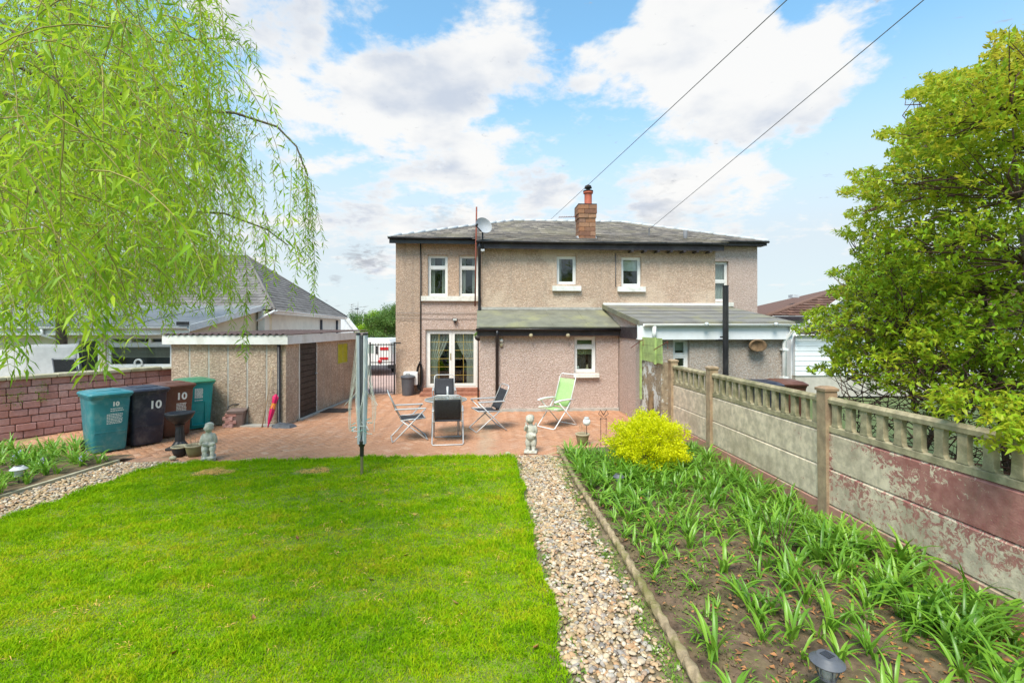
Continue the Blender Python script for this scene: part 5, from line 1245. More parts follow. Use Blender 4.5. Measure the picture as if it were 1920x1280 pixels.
for x in (-1.1, 1.1): MB().tube([(x, .6, 0), (x, .05, 1.7)], .025, 8).build('frame_leg', 'dark_metal', t_, True); 
c0_ = atY(94, 695, 11.9); c1_ = atY(143, 672, 11.9); t_ = thing('reclining_chair', 'black reclining chair back showing above the brick wall', 'chair', (c0_.x, 11.9, 0))
MB().tube([(0, .25, .45), (.05, 0, c1_.z), (c1_.x-c0_.x-.03, 0, c1_.z), (c1_.x-c0_.x, .25, .45)], .018, 8).build('frame', 'dustbin_grey', t_, True); MB().hexa([(.02, .24, .5), (c1_.x-c0_.x-.02, .24, .5), (c1_.x-c0_.x-.02, .255, .5), (.02, .255, .5)], [(.06, .0, c1_.z-.02), (c1_.x-c0_.x-.05, .0, c1_.z-.02), (c1_.x-c0_.x-.05, .015, c1_.z-.02), (.06, .015, c1_.z-.02)]).build('back_sling', 'sling_black', t_)
for x in (0, c1_.x-c0_.x): MB().tube([(x, .25, .45), (x, .55, .0)], .018, 8).build('leg', 'dustbin_grey', t_, True)

# ------------------------------------------------------------------ house beyond the right fence
YR2 = 14.6; xr0 = atY(1491, 650, YR2).x; zr0 = atY(1491, 627, YR2).z
rb_ = thing('neighbour_bungalow', 'white boarded bungalow with brown tiled roof behind the large shrub', 'bungalow', (xr0+2, 16, 0))
Rb = lambda b, n, m_, sm=False: b.build(n, m_, rb_, sm, True)
for k in range(9):
    z0 = .62+.155*k; z1 = min(z0+.152, zr0)
    if z1 > z0: Rb(MB().hexa([(xr0, YR2-.012, z0), (xr0+7, YR2-.012, z0), (xr0+7, YR2+.1, z0), (xr0, YR2+.1, z0)], [(xr0, YR2, z1), (xr0+7, YR2, z1), (xr0+7, YR2+.1, z1), (xr0, YR2+.1, z1)]), 'board', 'white_board')
Rb(MB().box(xr0+.02, xr0+7, YR2+.02, YR2+.2, -.05, .615), 'base_wall', 'beige_block'); Rb(MB().box(xr0, xr0+.2, YR2+.21, YR2+6, -.05, zr0), 'wall', 'white_board')
px_ = atY(1560, 574, YR2).x; pz_ = atY(1560, 574, YR2).z; sl_ = (pz_-zr0)/(px_-xr0); ax_ = xr0+3.4
b = MB(); b.prism([(xr0-.15, YR2-.1, zr0-.02), (ax_, YR2-.1, zr0+sl_*3.4), (ax_+3.5, YR2-.1, zr0)], (0, .1, 0)); Rb(b, 'gable', 'felt_grey')
b = MB(); b.prism([(xr0-.2, YR2-.16, zr0-.08), (ax_, YR2-.16, zr0+sl_*3.4), (ax_, YR2-.16, zr0+sl_*3.4+.12), (xr0-.2, YR2-.16, zr0+.05)], (0, .05, 0)); Rb(b, 'bargeboard', 'white_paint')
b = MB(); gutter(b, (xr0-.1, YR2-.2, zr0+.0), (xr0+6, YR2-.2, zr0+.0), .05); Rb(b, 'gutter', 'upvc', True)
ra_ = atY(1438, 592, 19.0); rbv = Vector((ra_.x+14, 19.0, ra_.z)); hv = atD(1605, 531, 21.3+1.5); rt0 = hv; rt1 = Vector((hv.x+10, hv.y, hv.z))
b = MB(); b.add([ra_, rbv, rt1, rt0, Vector((ra_.x, hv.y*2-19, ra_.z))], [(0, 1, 2, 3), (4, 0, 3)]); rr_ = Rb(b, 'roof', 'brown_tile')
sb = MB(); slates(sb, ra_, rbv, Vector((0, rt0.y-19, rt0.z-ra_.z)), 14, .30, tri_in([(ra_.x, 19), (rbv.x, 19), (rt1.x, rt1.y), (rt0.x, rt0.y)]), .05, .01); sb.build('roof_tiles', 'brown_tile', rr_, world=True)['kind'] = 'stuff'
MB().tube([ra_, rt0], .09, 8).build('hip_tile', 'brown_tile', rr_, True, True); MB().tube([rt0, rt1], .09, 8).build('ridge_tile', 'brown_tile', rr_, True, True)
Rb(MB().box(ra_.x+.4, rbv.x, 19.4, 19.6, -.05, ra_.z-.02), 'wall', 'pale_render'); Rb(MB().box(ra_.x+.1, rbv.x, 18.97, 19.0, ra_.z-.18, ra_.z-.02), 'fascia', 'dark_fascia')
MB().box(ra_.x+1.9, ra_.x+2.2, 20.2, 20.5, ra_.z+.82, ra_.z+.95).build('roof_vent', 'lead', rr_, world=True)
# ------------------------------------------------------------------ wheelie bins
def rring(hx, hy, z, c, y0=0.0):
    q = c*.35
    return [(-hx+c, -hy+y0, z), (hx-c, -hy+y0, z), (hx-q, -hy+q+y0, z), (hx, -hy+c+y0, z), (hx, hy-c+y0, z), (hx-q, hy-q+y0, z), (hx-c, hy+y0, z), (-hx+c, hy+y0, z), (-hx+q, hy-q+y0, z), (-hx, hy-c+y0, z), (-hx, -hy+c+y0, z), (-hx+q, -hy+q+y0, z)]
def wheelie_bin(corner, rz, body, lid, label, number=None, numpos=(.10, .70), numsize=.15, lines=(), emboss=False):
    Rm = Matrix.Rotation(rz, 4, 'Z'); c = corner-(Rm @ Vector((.235, -.27, 0)))
    t = thing('wheelie_bin', label, 'bin', (c.x, c.y, 0), rz, 'wheelie bins by the garage')
    b = MB(); b.loft([rring(.225, .255, .03, .05, .0), rring(.235, .27, .07, .05, .0), rring(.262, .315, .62, .05, .0), rring(.278, .345, .955, .05, .0), rring(.298, .365, .96, .045, .0), rring(.298, .365, .99, .045, .0)]); b.build('body', body, t, 'auto')
    front = lambda z: -(.27+(z-.07)*(.345-.27)/.885)         # front face y at height z
    b = MB(); rows = [rring(.312, .385, .992, .05, -.005), rring(.316, .39, 1.02, .05, -.005), rring(.30, .372, 1.045, .05, -.005), rring(.22, .30, 1.062, .06, .0), rring(.20, .28, 1.066, .06, .0)]
    b.loft(rows); ld = b.build('lid', lid, t, 'auto')
    MB().rbox(-.17, .17, -.20, .20, 1.064, 1.075, .004).build('lid_panel', lid, ld)
    MB().tube([(-.24, .38, 1.0), (-.24, .42, 1.0), (.24, .42, 1.0), (.24, .38, 1.0)], .016, 8).build('handle', body, t, True)
    for s in (-1, 1):
        w_ = MB().lathe([(.03, -.025), (.095, -.025), (.10, -.015), (.10, .015), (.095, .025), (.03, .025)], (0, 0, 0), 18).build('wheel', 'tyre', t, 'auto'); w_.matrix_local = Matrix.Translation((s*.235, .27, .10)) @ Matrix.Rotation(R(90), 4, 'Y')
    tilt = math.atan2(.345-.27, .885)
    def onface(me, x, z, name):
        me.materials.clear(); me.materials.append(MAT['print_white']); o = link(name, me, t)
        o.matrix_local = Matrix.Translation((x, front(z)-.004, z)) @ Matrix.Rotation(R(90)+tilt, 4, 'X'); return o
    if number: onface(text_mesh(number, numsize, .006), numpos[0], numpos[1], 'number')
    for (x, z, w_, n_, gap, ht) in lines:
        b = MB()
        for k in range(n_):
            u = -w_/2
            while u < w_/2-.01:
                l_ = random.uniform(.012, .035); e_ = min(u+l_, w_/2); zz = -gap*k; b.quad((u, zz, 0), (e_, zz, 0), (e_, zz+ht, 0), (u, zz+ht, 0)); u = e_+.006
        onface(b.mesh('print', 'print_white'), x, z, 'print')
    b = MB(); z = .36; b.box(-.22, .22, front(z)-.006, front(z)+.01, z, z+.012); b.build('rib', body, t)
    if emboss:
        z = .50; b = MB(); ring_frame(b, -.13, .13, .10, .60, front(.35)-.035, front(.35)+.02, .012); b.build('moulding', body, t)
    return t
rzB = math.atan2(wnorL.x, -wnorL.y)
wheelie_bin(G(238, 843), rzB-.10, 'bin_teal', 'bin_teal', 'faded teal wheelie bin, end of the row beside the bulb leaves', '10', (.06, .84), .10, [(.08, .755, .18, 2, .035, .014), (.05, .66, .22, 7, .026, .012)])
wheelie_bin(G(307, 830), rzB-.05, 'bin_navy', 'bin_navy', 'dark navy wheelie bin between the teal and brown bins', '10', (.08, .74), .20)
wheelie_bin(G(357, 815), rzB-.12, 'bin_brown', 'bin_brown', 'brown wheelie bin with white number between navy and turquoise bins', '10', (.06, .80), .19, [(.06, .655, .17, 6, .028, .014)])
wheelie_bin(G(395, 802), rzB-.22, 'bin_turq', 'bin_greenlid', 'turquoise wheelie bin with green lid beside the garage', None, lines=[(.0, .86, .15, 10, .021, .014), (.0, .62, .15, 1, .02, .012)], emboss=True)
# neighbour's bins seen over the fence
for i, (px, py, m_, lab) in enumerate(((1428, 716, 'bin_navy', 'dark bin lid showing over the fence beside black flue'), (1472, 722, 'bin_brown', 'red-brown bin lid showing over the fence near white downpipe'))):
    c = atY(px, py, 9.7+.1*i); t_ = thing('neighbour_bin', lab, 'bin', (c.x, c.y, 0), R(170), "neighbour's bins")
    b = MB(); b.loft([rring(.23, .26, .03, .05), rring(.28, .345, .9, .05), rring(.298, .365, .97, .045)]); b.build('body', m_, t_, 'auto'); b = MB(); b.loft([rring(.312, .385, .972, .05), rring(.316, .39, 1.0, .05), rring(.24, .32, 1.05, .06)]); b.build('lid', m_, t_, 'auto')
    for s in (-1, 1):
        w_ = MB().lathe([(.03, -.025), (.10, -.02), (.10, .02), (.03, .025)], (0, 0, 0), 14).build('wheel', 'tyre', t_, 'auto'); w_.matrix_local = Matrix.Translation((s*.235, .27, .10)) @ Matrix.Rotation(R(90), 4, 'Y')

# food caddy
c = G(437, 802); t_ = thing('food_caddy', 'small grey-brown food waste caddy standing against the garage wall', 'caddy', (c.x, c.y+.18, 0), R(12))
b = MB(); b.loft([rring(.13, .11, 0, .03), rring(.165, .14, .30, .03), rring(.18, .155, .305, .03), rring(.18, .155, .33, .03)]); b.build('body', 'caddy_brown', t_, 'auto')
b = MB(); b.loft([rring(.185, .16, .332, .03), rring(.185, .16, .355, .03), rring(.14, .11, .385, .04)]); b.build('lid', 'caddy_brown', t_, 'auto')
MB().tube([(-.19, .0, .31), (-.20, .10, .42), (-.12, .15, .46), (.12, .15, .46), (.20, .10, .42), (.19, .0, .31)], .012, 8).build('handle', 'black_paint', t_, True)
# umbrella leaning on the garage corner
u0_, u1_ = G(502, 801), None; c = u0_; gp_ = GAR[0]+(-gdir)*.02; top = Vector((GAR[0].x-.16, GAR[0].y-.03, .80))
t_ = thing('umbrella', 'folded magenta umbrella leaning against the garage downpipe', 'umbrella', c)
d_ = top-c; q_ = d_.to_track_quat('Z', 'Y'); L_ = d_.length
b = MB(); prof = [(.006, 0), (.012, .05), (.032, .16), (.047, .32), (.050, .42), (.036, .50), (.045, .56), (.058, .66), (.020, .72)]; rings = []
for (r, z) in prof: rings.append([q_ @ Vector((r*(1+.22*math.cos(5*a))*math.cos(a), r*(1+.22*math.cos(5*a))*math.sin(a), z)) for a in np.linspace(0, 2*math.pi, 25)[:-1]])
b.loft(rings); b.build('canopy', 'magenta', t_, True)
b = MB(); b.loft([[q_ @ Vector((r*math.cos(a), r*math.sin(a), z)) for a in np.linspace(0, 2*math.pi, 17)[:-1]] for (r, z) in ((.055, .40), (.052, .44), (.047, .48), (.052, .52))], False, False); b.build('strap', 'orange_print', t_, True)
MB().tube([q_ @ Vector((0, 0, -.0)), q_ @ Vector((0, 0, L_))], .006, 6).build('shaft', 'dark_metal', t_, True)
a_, b_ = G(491, 801), Vector((GAR[0].x-.30, GAR[0].y-.01, 1.28)); tag(MB().tube([a_, a_.lerp(b_, .5)+Vector((.015, 0, 0)), b_], [.013, .011, .009], 8).build('garden_cane', 'wood_pale', None, True), 'thin wooden stick leaning against the garage front', 'stick')
c = G(627, 770); o = MB().rbox(-.42, .42, -.28, .28, .0, .018, .006).build('door_mat', 'dark_timber'); o.location = (c.x-.05, c.y, .004); o.rotation_euler = (0, 0, R(-4)); tag(o, 'dark brown doormat lying on paving beside the garage', 'doormat')

# grey dustbin
c = G(763, 742.5); t_ = thing('dustbin', 'grey plastic dustbin with lid beside the white utility box', 'dustbin', (c.x, c.y+.2, 0))
MB().lathe([(.17, 0), (.175, .02), (.205, .52), (.215, .53), (.215, .56)], (0, 0, 0), 24).build('body', 'dustbin_grey', t_, 'auto'); MB().lathe([(.228, .555), (.232, .59), (.20, .62), (.10, .645), (.0, .65)], (0, 0, 0), 24).build('lid', 'dustbin_grey', t_, 'auto')
MB().tube([(-.06, 0, .64), (-.05, 0, .68), (.05, 0, .68), (.06, 0, .64)], .01, 6).build('handle', 'dustbin_grey', t_, True)

# bird bath
c = G(328, 845); t_ = thing('bird_bath', 'black fluted bird bath standing before the brown wheelie bin', 'bird bath', (c.x, c.y+.14, 0))
b = MB(); b.rbox(-.16, .16, -.16, .16, 0, .05, .01); b.build('base', 'black_stoneware', t_); MB().lathe([(.125, .05), (.115, .08), (.075, .14), (.062, .40), (.075, .44)], (0, 0, 0), 24, flute=.07).build('column', 'black_stoneware', t_, False)
MB().lathe([(.06, .44), (.10, .47), (.19, .545), (.225, .62), (.232, .65), (.215, .65), (.17, .59), (.06, .55), (.0, .545)], (0, 0, 0), 28).build('bowl', 'black_stoneware', t_, True)
# pots
def pot(name, label, px, py, r, h, mats, group=None):
    c = G(px, py); t = thing(name, label, 'plant pot', (c.x, c.y+r*.7, 0), 0, group)
    MB().lathe([(r*.62, 0), (r*.82, h*.35), (r*.97, h*.82), (r*.97, h*.84), (r*.9, h*.84), (r*.86, h*.80)], (0, 0, 0), 22).build('body', mats[0], t, True); MB().lathe([(r*.96, h*.83), (r*1.07, h*.88), (r*1.07, h*.97), (r, h), (r*.9, h*.985), (r*.86, h*.80)], (0, 0, 0), 22, False).build('rim', mats[1], t, True)
    MB().lathe([(r*.88, h*.80), (.001, h*.83)], (0, 0, 0), 16).build('compost', 'soil', t)
    return t
pot('plant_pot', 'small dark pot with buff rim at the bird bath foot', 331, 857, .125, .17, ('black_stoneware', 'pot_buff'))
p_ = pot('plant_pot', 'olive glazed pot between the bird bath and the stone figure', 358, 858, .135, .20, ('pot_olive', 'pot_buff'))
for k in range(6): a = k*1.1; MB().tube([(.04*math.cos(a), .04*math.sin(a), .16), (.07*math.cos(a), .07*math.sin(a), .26+.02*k)], .003, 5).build('dry_stem', 'wood_pale', p_)
p_ = pot('plant_pot', 'green glazed pot at the corner of the bulb bed', 1094, 836, .125, .215, ('pot_olive', 'pot_buff'))
for k in range(5): a = k*1.4; MB().tube([(.03*math.cos(a), .03*math.sin(a), .17), (.06*math.cos(a), .06*math.sin(a), .30+.03*k)], .003, 5).build('dry_stem', 'wood_pale', p_)
c = G(1102, 838); t_ = thing('globe_light', 'round frosted globe light on a thin stake above the green pot', 'garden light', (c.x+.02, c.y+.18, 0))
MB().tube([(0, 0, 0), (0, 0, .36)], .006, 6).build('stake', 'dark_metal', t_); MB().ball((0, 0, .42), .072, 16, 10).build('globe', 'white_plastic', t_, True); MB().lathe([(.05, .485), (.052, .50), (.03, .51)], (0, 0, 0), 14).build('cap', 'clear_plastic', t_, True)

# stone figures: ellipsoids fused by a voxel remesh into one carved surface
def figure(name, label, px, py, parts, rz=0, base=None):
    c = G(px, py); t = thing(name, label, 'statue', (c.x, c.y+.08, 0), rz); b = MB()
    for (x, y, z, r, s, *rt) in parts: b.ball((x, y, z), r, 16, 10, s, rot=Euler([R(q) for q in rt[0]]) if rt else None)
    if base: b.rbox(*base)
    o = b.build('figure', 'statue_stone', t, True); rm = o.modifiers.new('fuse', 'REMESH'); rm.mode = 'VOXEL'; rm.voxel_size = .0085; rm.use_smooth_shade = True
    sm = o.modifiers.new('soft', 'SMOOTH'); sm.factor = .5; sm.iterations = 3
    return t
# crouching figure with a hat, knees drawn up on a block
figure('statue', 'grey stone figure of a seated child beside the olive pot', 386, 865, [
    (0, 0, .555, .075, (1, 1.02, 1)), (.012, .03, .60, .078, (1.02, 1, .62)), (0, -.07, .545, .016, (1, 1, 1)), (-.075, 0, .55, .02, (.5, 1, 1.2)), (.075, 0, .55, .02, (.5, 1, 1.2)),
    (0, .01, .47, .05, (1, 1, .8)), (0, .02, .36, .115, (1, .85, 1.05)), (-.10, 0, .37, .042, (1, 1, 2.4), (0, 14, 0)), (.10, 0, .37, .042, (1, 1, 2.4), (0, -14, 0)), (-.04, -.10, .29, .036, (2.2, 1, 1), (0, 20, 30)), (.05, -.10, .285, .036, (2.2, 1, 1), (0, -20, -30)),
    (-.06, -.08, .20, .062, (.9, 1.3, 1.1)), (.065, -.08, .20, .062, (.9, 1.3, 1.1)), (-.06, -.12, .12, .045, (.9, 1, 1.7)), (.065, -.12, .12, .045, (.9, 1, 1.7)), (0, .05, .21, .125, (1, .9, .9)),
    (-.06, -.16, .065, .035, (.9, 1.6, .7)), (.065, -.16, .065, .035, (.9, 1.6, .7))], R(25), (-.12, .12, -.16, .12, 0, .09, .02)).scale = (.86, .86, .95)
# standing cherub, head tilted, arm to its cheek
figure('statue', 'pale stone cherub standing at the end of the pebble path', 996, 851, [
    (-.015, 0, .575, .072, (1, 1.02, 1.04), (0, -12, 0)), (-.015, .02, .605, .074, (1.04, 1, .75), (0, -12, 0)), (-.03, -.07, .565, .014, (1, 1, 1)), (0, 0, .49, .036, (1, 1, 1)),
    (0, .01, .40, .082, (1.05, .8, 1.15)), (0, -.01, .29, .086, (1.05, .9, 1)), (.085, .02, .40, .034, (1, 1, 2.3), (0, -8, 0)), (.075, -.05, .315, .028, (1, 2, 1)), (-.085, .0, .43, .032, (1, 1, 1.9), (0, 18, 0)), (-.07, -.06, .46, .026, (1, 1.3, 2), (30, 0, 0)),
    (-.045, -.01, .18, .050, (1, 1, 1.9)), (.05, -.01, .18, .052, (1, 1, 1.9)), (-.045, -.02, .09, .038, (1, 1, 1.4)), (.05, -.02, .09, .038, (1, 1, 1.4)), (-.045, -.05, .05, .03, (1, 1.7, .7)), (.05, -.05, .05, .03, (1, 1.7, .7)),
    (.03, .06, .20, .085, (.9, .6, 1.9)), (.07, .085, .44, .05, (.5, .4, 1.6), (0, 20, 0)), (-.07, .085, .44, .05, (.5, .4, 1.6), (0, -20, 0))], R(-10), (-.115, .115, -.10, .12, 0, .045, .012))
for (px, py, r, lab) in ((324, 862, .05, 'round mossy pebble beside the dark pot'), (952, 853, .045, 'mossy stone at the lawn corner by the pebble path'), (1050, 850, .05, 'mossy stone at the end of the rope edging')):
    c = G(px, py); o = MB().ball((0, 0, r*.6), r, 12, 8, (1.1, .9, .75)).build('stone', 'stone_coping', None, True); o.location = (c.x, c.y, 0); tag(o, lab, 'stone')

# ------------------------------------------------------------------ folding patio furniture
def folding_chair():
    t = thing('folding_chair', '', 'chair'); X = .27
    def both(f): return [f(s) for s in (-1, 1)]
    MB().tube([(-X+.02, -.20, .41), (-X+.02, -.40, .84), (-X+.03, -.43, .905), (-X+.08, -.44, .93), (X-.08, -.44, .93), (X-.03, -.43, .905), (X-.02, -.40, .84), (X-.02, -.20, .41)], .012, 8).build('back_frame', 'alu', t, True)
    MB().tube([(-X-.015, .24, .61), (-X-.015, -.34, .03), (-X-.0, -.37, .014), (X+.0, -.37, .014), (X+.015, -.34, .03), (X+.015, .24, .61)], .012, 8).build('leg', 'alu', t, True)
    MB().tube([(-X, -.22, .42), (-X, .27, .03), (-X+.02, .29, .014), (X-.02, .29, .014), (X, .27, .03), (X, -.22, .42)], .012, 8).build('leg', 'alu', t, True)
    for s in (-1, 1):
        MB().tube([(s*(X-.02), -.22, .41), (s*(X-.02), .24, .435)], .012, 8).build('seat_rail', 'alu', t, True)
        b = MB(); b.rbox(s*(X+.0)-.02, s*(X+.0)+.025, -.33, .26, .61, .635, .008); b.build('armrest', 'alu', t)
        MB().tube([(s*(X-.02), -.31, .635), (s*(X-.02), -.33, .66)], .008, 6).build('strut', 'alu', t)
    MB().tube([(-X+.02, .24, .435), (X-.02, .24, .435)], .011, 8).build('seat_rail', 'alu', t, True)
    b = MB(); n_ = 9
    for j in range(n_):
        v = j/(n_-1)
        for i in range(n_): u = i/(n_-1); b.v.append(((u-.5)*.48, -.20+.45*v, .415+.02*v-.03*math.sin(v*math.pi)*(1-.4*abs(2*u-1))))
    b.f = [(j*n_+i, j*n_+i+1, (j+1)*n_+i+1, (j+1)*n_+i) for j in range(n_-1) for i in range(n_-1)]; b.tone = [0]*len(b.f); o = b.build('seat', 'sling_black', t, True); o.modifiers.new('t', 'SOLIDIFY').thickness = .006
    b = MB()
    for j in range(n_):
        v = j/(n_-1)
        for i in range(n_): u = i/(n_-1); b.v.append(((u-.5)*.48, -.215-.185*v-.025*math.sin(v*math.pi), .445+.40*v))
    b.f = [(j*n_+i, j*n_+i+1, (j+1)*n_+i+1, (j+1)*n_+i) for j in range(n_-1) for i in range(n_-1)]; b.tone = [0]*len(b.f); o = b.build('back_sling', 'sling_black', t, True); o.modifiers.new('t', 'SOLIDIFY').thickness = .006
    return t
chairs = [((771, 822), -80+3, 'black sling folding chair beside the table, nearest the rotary clothes airer'),
          ((911, 805), 107, 'black sling folding chair beside the table, nearest the black downpipe'),
          ((839, 829), 3, 'black sling folding chair with its back turned to the lawn'),
          ((833, 776), 184, 'black folding chair behind the glass table by the french doors')]
ch0_ = folding_chair()
for i, ((px, py), a, lab) in enumerate(chairs):
    o = ch0_ if i == 0 else copy_tree(ch0_); c = G(px, py); o.location = (c.x, c.y, 0); o.rotation_euler = (0, 0, R(a)); o['label'] = lab; o['group'] = 'folding chairs round the table'
    if i == 2: o.location = (c.x, c.y+.12, 0)
tc = G(836, 748, .71)
t_ = thing('garden_table', 'round glass-topped garden table among the black chairs', 'table', (tc.x, tc.y, 0))
MB().lathe([(.0, .700), (.405, .700), (.41, .703), (.405, .706), (.0, .706)], (0, 0, 0), 40).build('glass_top', 'table_glass', t_, 'auto')
MB().lathe([(.405, .690), (.425, .690), (.428, .700), (.425, .712), (.408, .712), (.407, .707), (.4118, .7045), (.4118, .7015), (.405, .698)], (0, 0, 0), 40, False).build('rim', 'alu', t_, True)
for k in range(4):
    a = R(45+90*k); MB().tube([(.33*math.cos(a), .33*math.sin(a), .69), (.37*math.cos(a), .37*math.sin(a), .012)], .013, 8).build('leg', 'alu', t_, True)
for k in range(2):
    a = R(45+90*k); MB().tube([(.335*math.cos(a), .335*math.sin(a), .66-.03*k), (-.335*math.cos(a), -.335*math.sin(a), .66-.03*k)], .010, 8).build('brace', 'alu', t_, True)
MB().tube([(.03, .05, .62), (.03, .05, .96)], .022, 10).build('parasol_tube', 'alu', t_, True)
# green reclining chair
c = G(1040, 800); t_ = thing('reclining_chair', 'lime green sling reclining chair with white frame and arms', 'chair', (c.x+.02, c.y+.05, 0), R(128)); t_.scale = (.93, .93, .93); X = .27
MB().tube([(-X+.02, -.20, .43), (-X+.02, -.44, 1.12), (-X+.06, -.46, 1.20), (X-.06, -.46, 1.20), (X-.02, -.44, 1.12), (X-.02, -.20, .43)], .013, 8).build('back_frame', 'white_plastic', t_, True)
MB().tube([(-X-.02, .20, .62), (-X-.02, -.42, .03), (-X, -.45, .015), (X, -.45, .015), (X+.02, -.42, .03), (X+.02, .20, .62)], .013, 8).build('leg', 'white_plastic', t_, True)
MB().tube([(-X, -.24, .60), (-X, -.1, .42), (-X, .30, .03), (-X+.02, .33, .015), (X-.02, .33, .015), (X, .30, .03), (X, -.1, .42), (X, -.24, .60)], .013, 8).build('leg', 'white_plastic', t_, True)
for s in (-1, 1):
    MB().tube([(s*(X-.02), -.22, .42), (s*(X-.02), .30, .46)], .013, 8).build('seat_rail', 'white_plastic', t_, True)
    b = MB(); b.loft([[(s*(X+.0)-w, y, z-h), (s*(X+.0)+w, y, z-h), (s*(X+.0)+w*1.1, y, z), (s*(X+.0)-w*1.1, y, z)] for (y, z, w, h) in ((-.36, .64, .018, .02), (-.2, .655, .028, .028), (.1, .66, .034, .03), (.24, .645, .036, .03), (.30, .625, .026, .022))]); b.build('armrest', 'white_plastic', t_, True)
for nm, rows in (('seat', [(-.20, .425), (-.05, .405), (.12, .41), (.25, .44), (.31, .455)]), ('back_sling', [(-.205, .46), (-.27, .62), (-.34, .80), (-.40, .95), (-.435, 1.09)])):
    b = MB()
    for (y, z) in rows:
        for i in range(7): b.v.append(((i/6-.5)*.48, y+.012*math.cos((i/6-.5)*3), z))
    b.f = [(j*7+i, j*7+i+1, (j+1)*7+i+1, (j+1)*7+i) for j in range(4) for i in range(6)]; b.tone = [0]*24; o = b.build(nm, 'sling_green', t_, True); o.modifiers.new('t', 'SOLIDIFY').thickness = .006

# ------------------------------------------------------------------ folded rotary clothes airer
c = G(678.5, 893); t_ = thing('rotary_airer', 'folded grey rotary clothes airer standing in the lawn', 'clothes airer', (c.x, c.y, 0))
MB().lathe([(.022, -.05), (.022, .36)], (0, 0, 0), 14).build('ground_spike', 'pot_olive', t_, 'auto'); MB().lathe([(.03, .30), (.03, .43), (.045, .45), (.05, .52), (.03, .54)], (0, 0, 0), 14).build('collar', 'black_paint', t_, 'auto')
MB().lathe([(.024, .54), (.024, 2.02), (.03, 2.02), (.03, 2.06)], (0, 0, 0), 14).build('post', 'dustbin_grey', t_, 'auto')
arms = []
for k in range(4):
    a = R((-32, 28, 152, 212)[k]); d_ = Vector((math.cos(a), math.sin(a), 0)); s_ = Vector((-d_.y, d_.x, 0)); p0_, p1_ = d_*.045+Vector((0, 0, .48)), d_*.062+Vector((0, 0, 2.06)); arms.append((d_, p0_, p1_))
    b = MB(); b.loft([[p-s_*.020-d_*.014, p+s_*.020-d_*.014, p+s_*.020+d_*.016, p-s_*.020+d_*.016] for p in (p0_, p1_)]); ar = b.build('arm', 'airer_grey', t_)
    b = MB(); b.loft([[p1_+Vector((0, 0, z))-s_*w-d_*w*.6, p1_+Vector((0, 0, z))+s_*w-d_*w*.6, p1_+Vector((0, 0, z))+s_*w+d_*w*.7, p1_+Vector((0, 0, z))-s_*w+d_*w*.7] for (z, w) in ((.001, .027), (.022, .027), (.03, .018))]); b.build('cap', 'black_paint', ar)
for k in range(4):
    d0, a0, b0 = arms[k]; d1, a1, b1 = arms[(k+1) % 4]
    for j in range(5):
        f_ = .97-.12*j; P0, P1 = a0.lerp(b0, f_)+d0*.02, a1.lerp(b1, f_)+d1*.02; mid = (d0+d1).normalized()
        low = .62+.11*j+random.uniform(-.05, .05); bulge = .11+.03*j*.4+random.uniform(-.02, .06); pts = []
        for i in range(17):
            u = i/16; s = 4*u*(1-u); q = P0.lerp(P1, u); z = q.z-(q.z-low)*(s**.75); w = bulge*math.sin(math.pi*min(1, (q.z-z)/max(.3, q.z-low)*.72))*(.35+.65*s)
            pts.append(Vector((q.x, q.y, z))+mid*w)
        MB().tube(pts, .0024, 5).build('line', 'cord', t_)
for k in range(22):
    a = random.uniform(0, 6.28); r_ = random.uniform(.06, .16); z = .72+random.gauss(0, .07); d_ = Vector((random.gauss(0, 1), random.gauss(0, 1), random.gauss(0, .5))).normalized()*.04
    p = Vector((r_*math.cos(a), r_*math.sin(a), z)); b = MB(); b.tube([p-d_, p+d_], [.004, .007], 5); b.build('peg', random.choice(('peg_teal', 'peg_teal', 'white_plastic')), t_)

# ------------------------------------------------------------------ solar stake lights, stake ornament
def solar(px, py, h, r, label, mat='dustbin_grey', cage=True):
    c = G(px, py); t = thing('solar_light', label, 'garden light', (c.x, c.y, 0), R(20), 'solar stake lights')
    MB().tube([(0, 0, -.05), (0, 0, h-.11)], .009, 6).build('stake', 'black_paint', t); MB().lathe([(r*.35, h-.12), (r*.5, h-.115), (r*.5, h-.105)], (0, 0, 0), 14).build('foot', mat, t, 'auto')
    MB().lathe([(r*.45, h-.105), (r*.5, h-.03), (r*.48, h-.022)], (0, 0, 0), 16).build('lens', 'clear_plastic', t, True)
    if cage:
        for k in range(6): a = k*math.pi/3; MB().tube([(r*.48*math.cos(a), r*.48*math.sin(a), h-.11), (r*.62*math.cos(a), r*.62*math.sin(a), h-.07), (r*.6*math.cos(a), r*.6*math.sin(a), h-.022)], .0035, 5).build('cage_bar', mat, t)
    MB().lathe([(r*.98, h-.024), (r, h-.018), (r*.72, h+.004), (r*.62, h+.012), (r*.58, h+.018), (.001, h+.020)], (0, 0, 0), 26).build('cap', mat, t, 'auto'); MB().box(-r*.3, r*.3, -r*.3, r*.3, h+.0203, h+.0225).build('solar_cell', 'solar_black', t)
solar(1551, 1322, .275, .092, 'bronze-grey solar light with wire cage standing in bare soil', 'dustbin_grey')
solar(1160, 925, .24, .075, 'dark solar stake light before the golden shrub', 'dustbin_grey')
solar(35, 912, .26, .095, 'pale grey solar stake light among the left bulb leaves', 'lead', False)
c = G(1126, 838); t_ = thing('stake_ornament', 'dark wire butterfly ornament on thin stake before the wall', 'ornament', (c.x+.08, c.y+.1, 0))
for s in (-1, 1):
    MB().tube([(.05*s, 0, 0), (.05*s, 0, .52)], .005, 5).build('stake', 'dark_metal', t_)
    MB().tube([(0, 0, .56), (.06*s, 0, .66), (.09*s, 0, .58), (.02*s, 0, .53), (.07*s, 0, .48), (.0, 0, .50)], .007, 6).build('wing', 'dark_metal', t_)
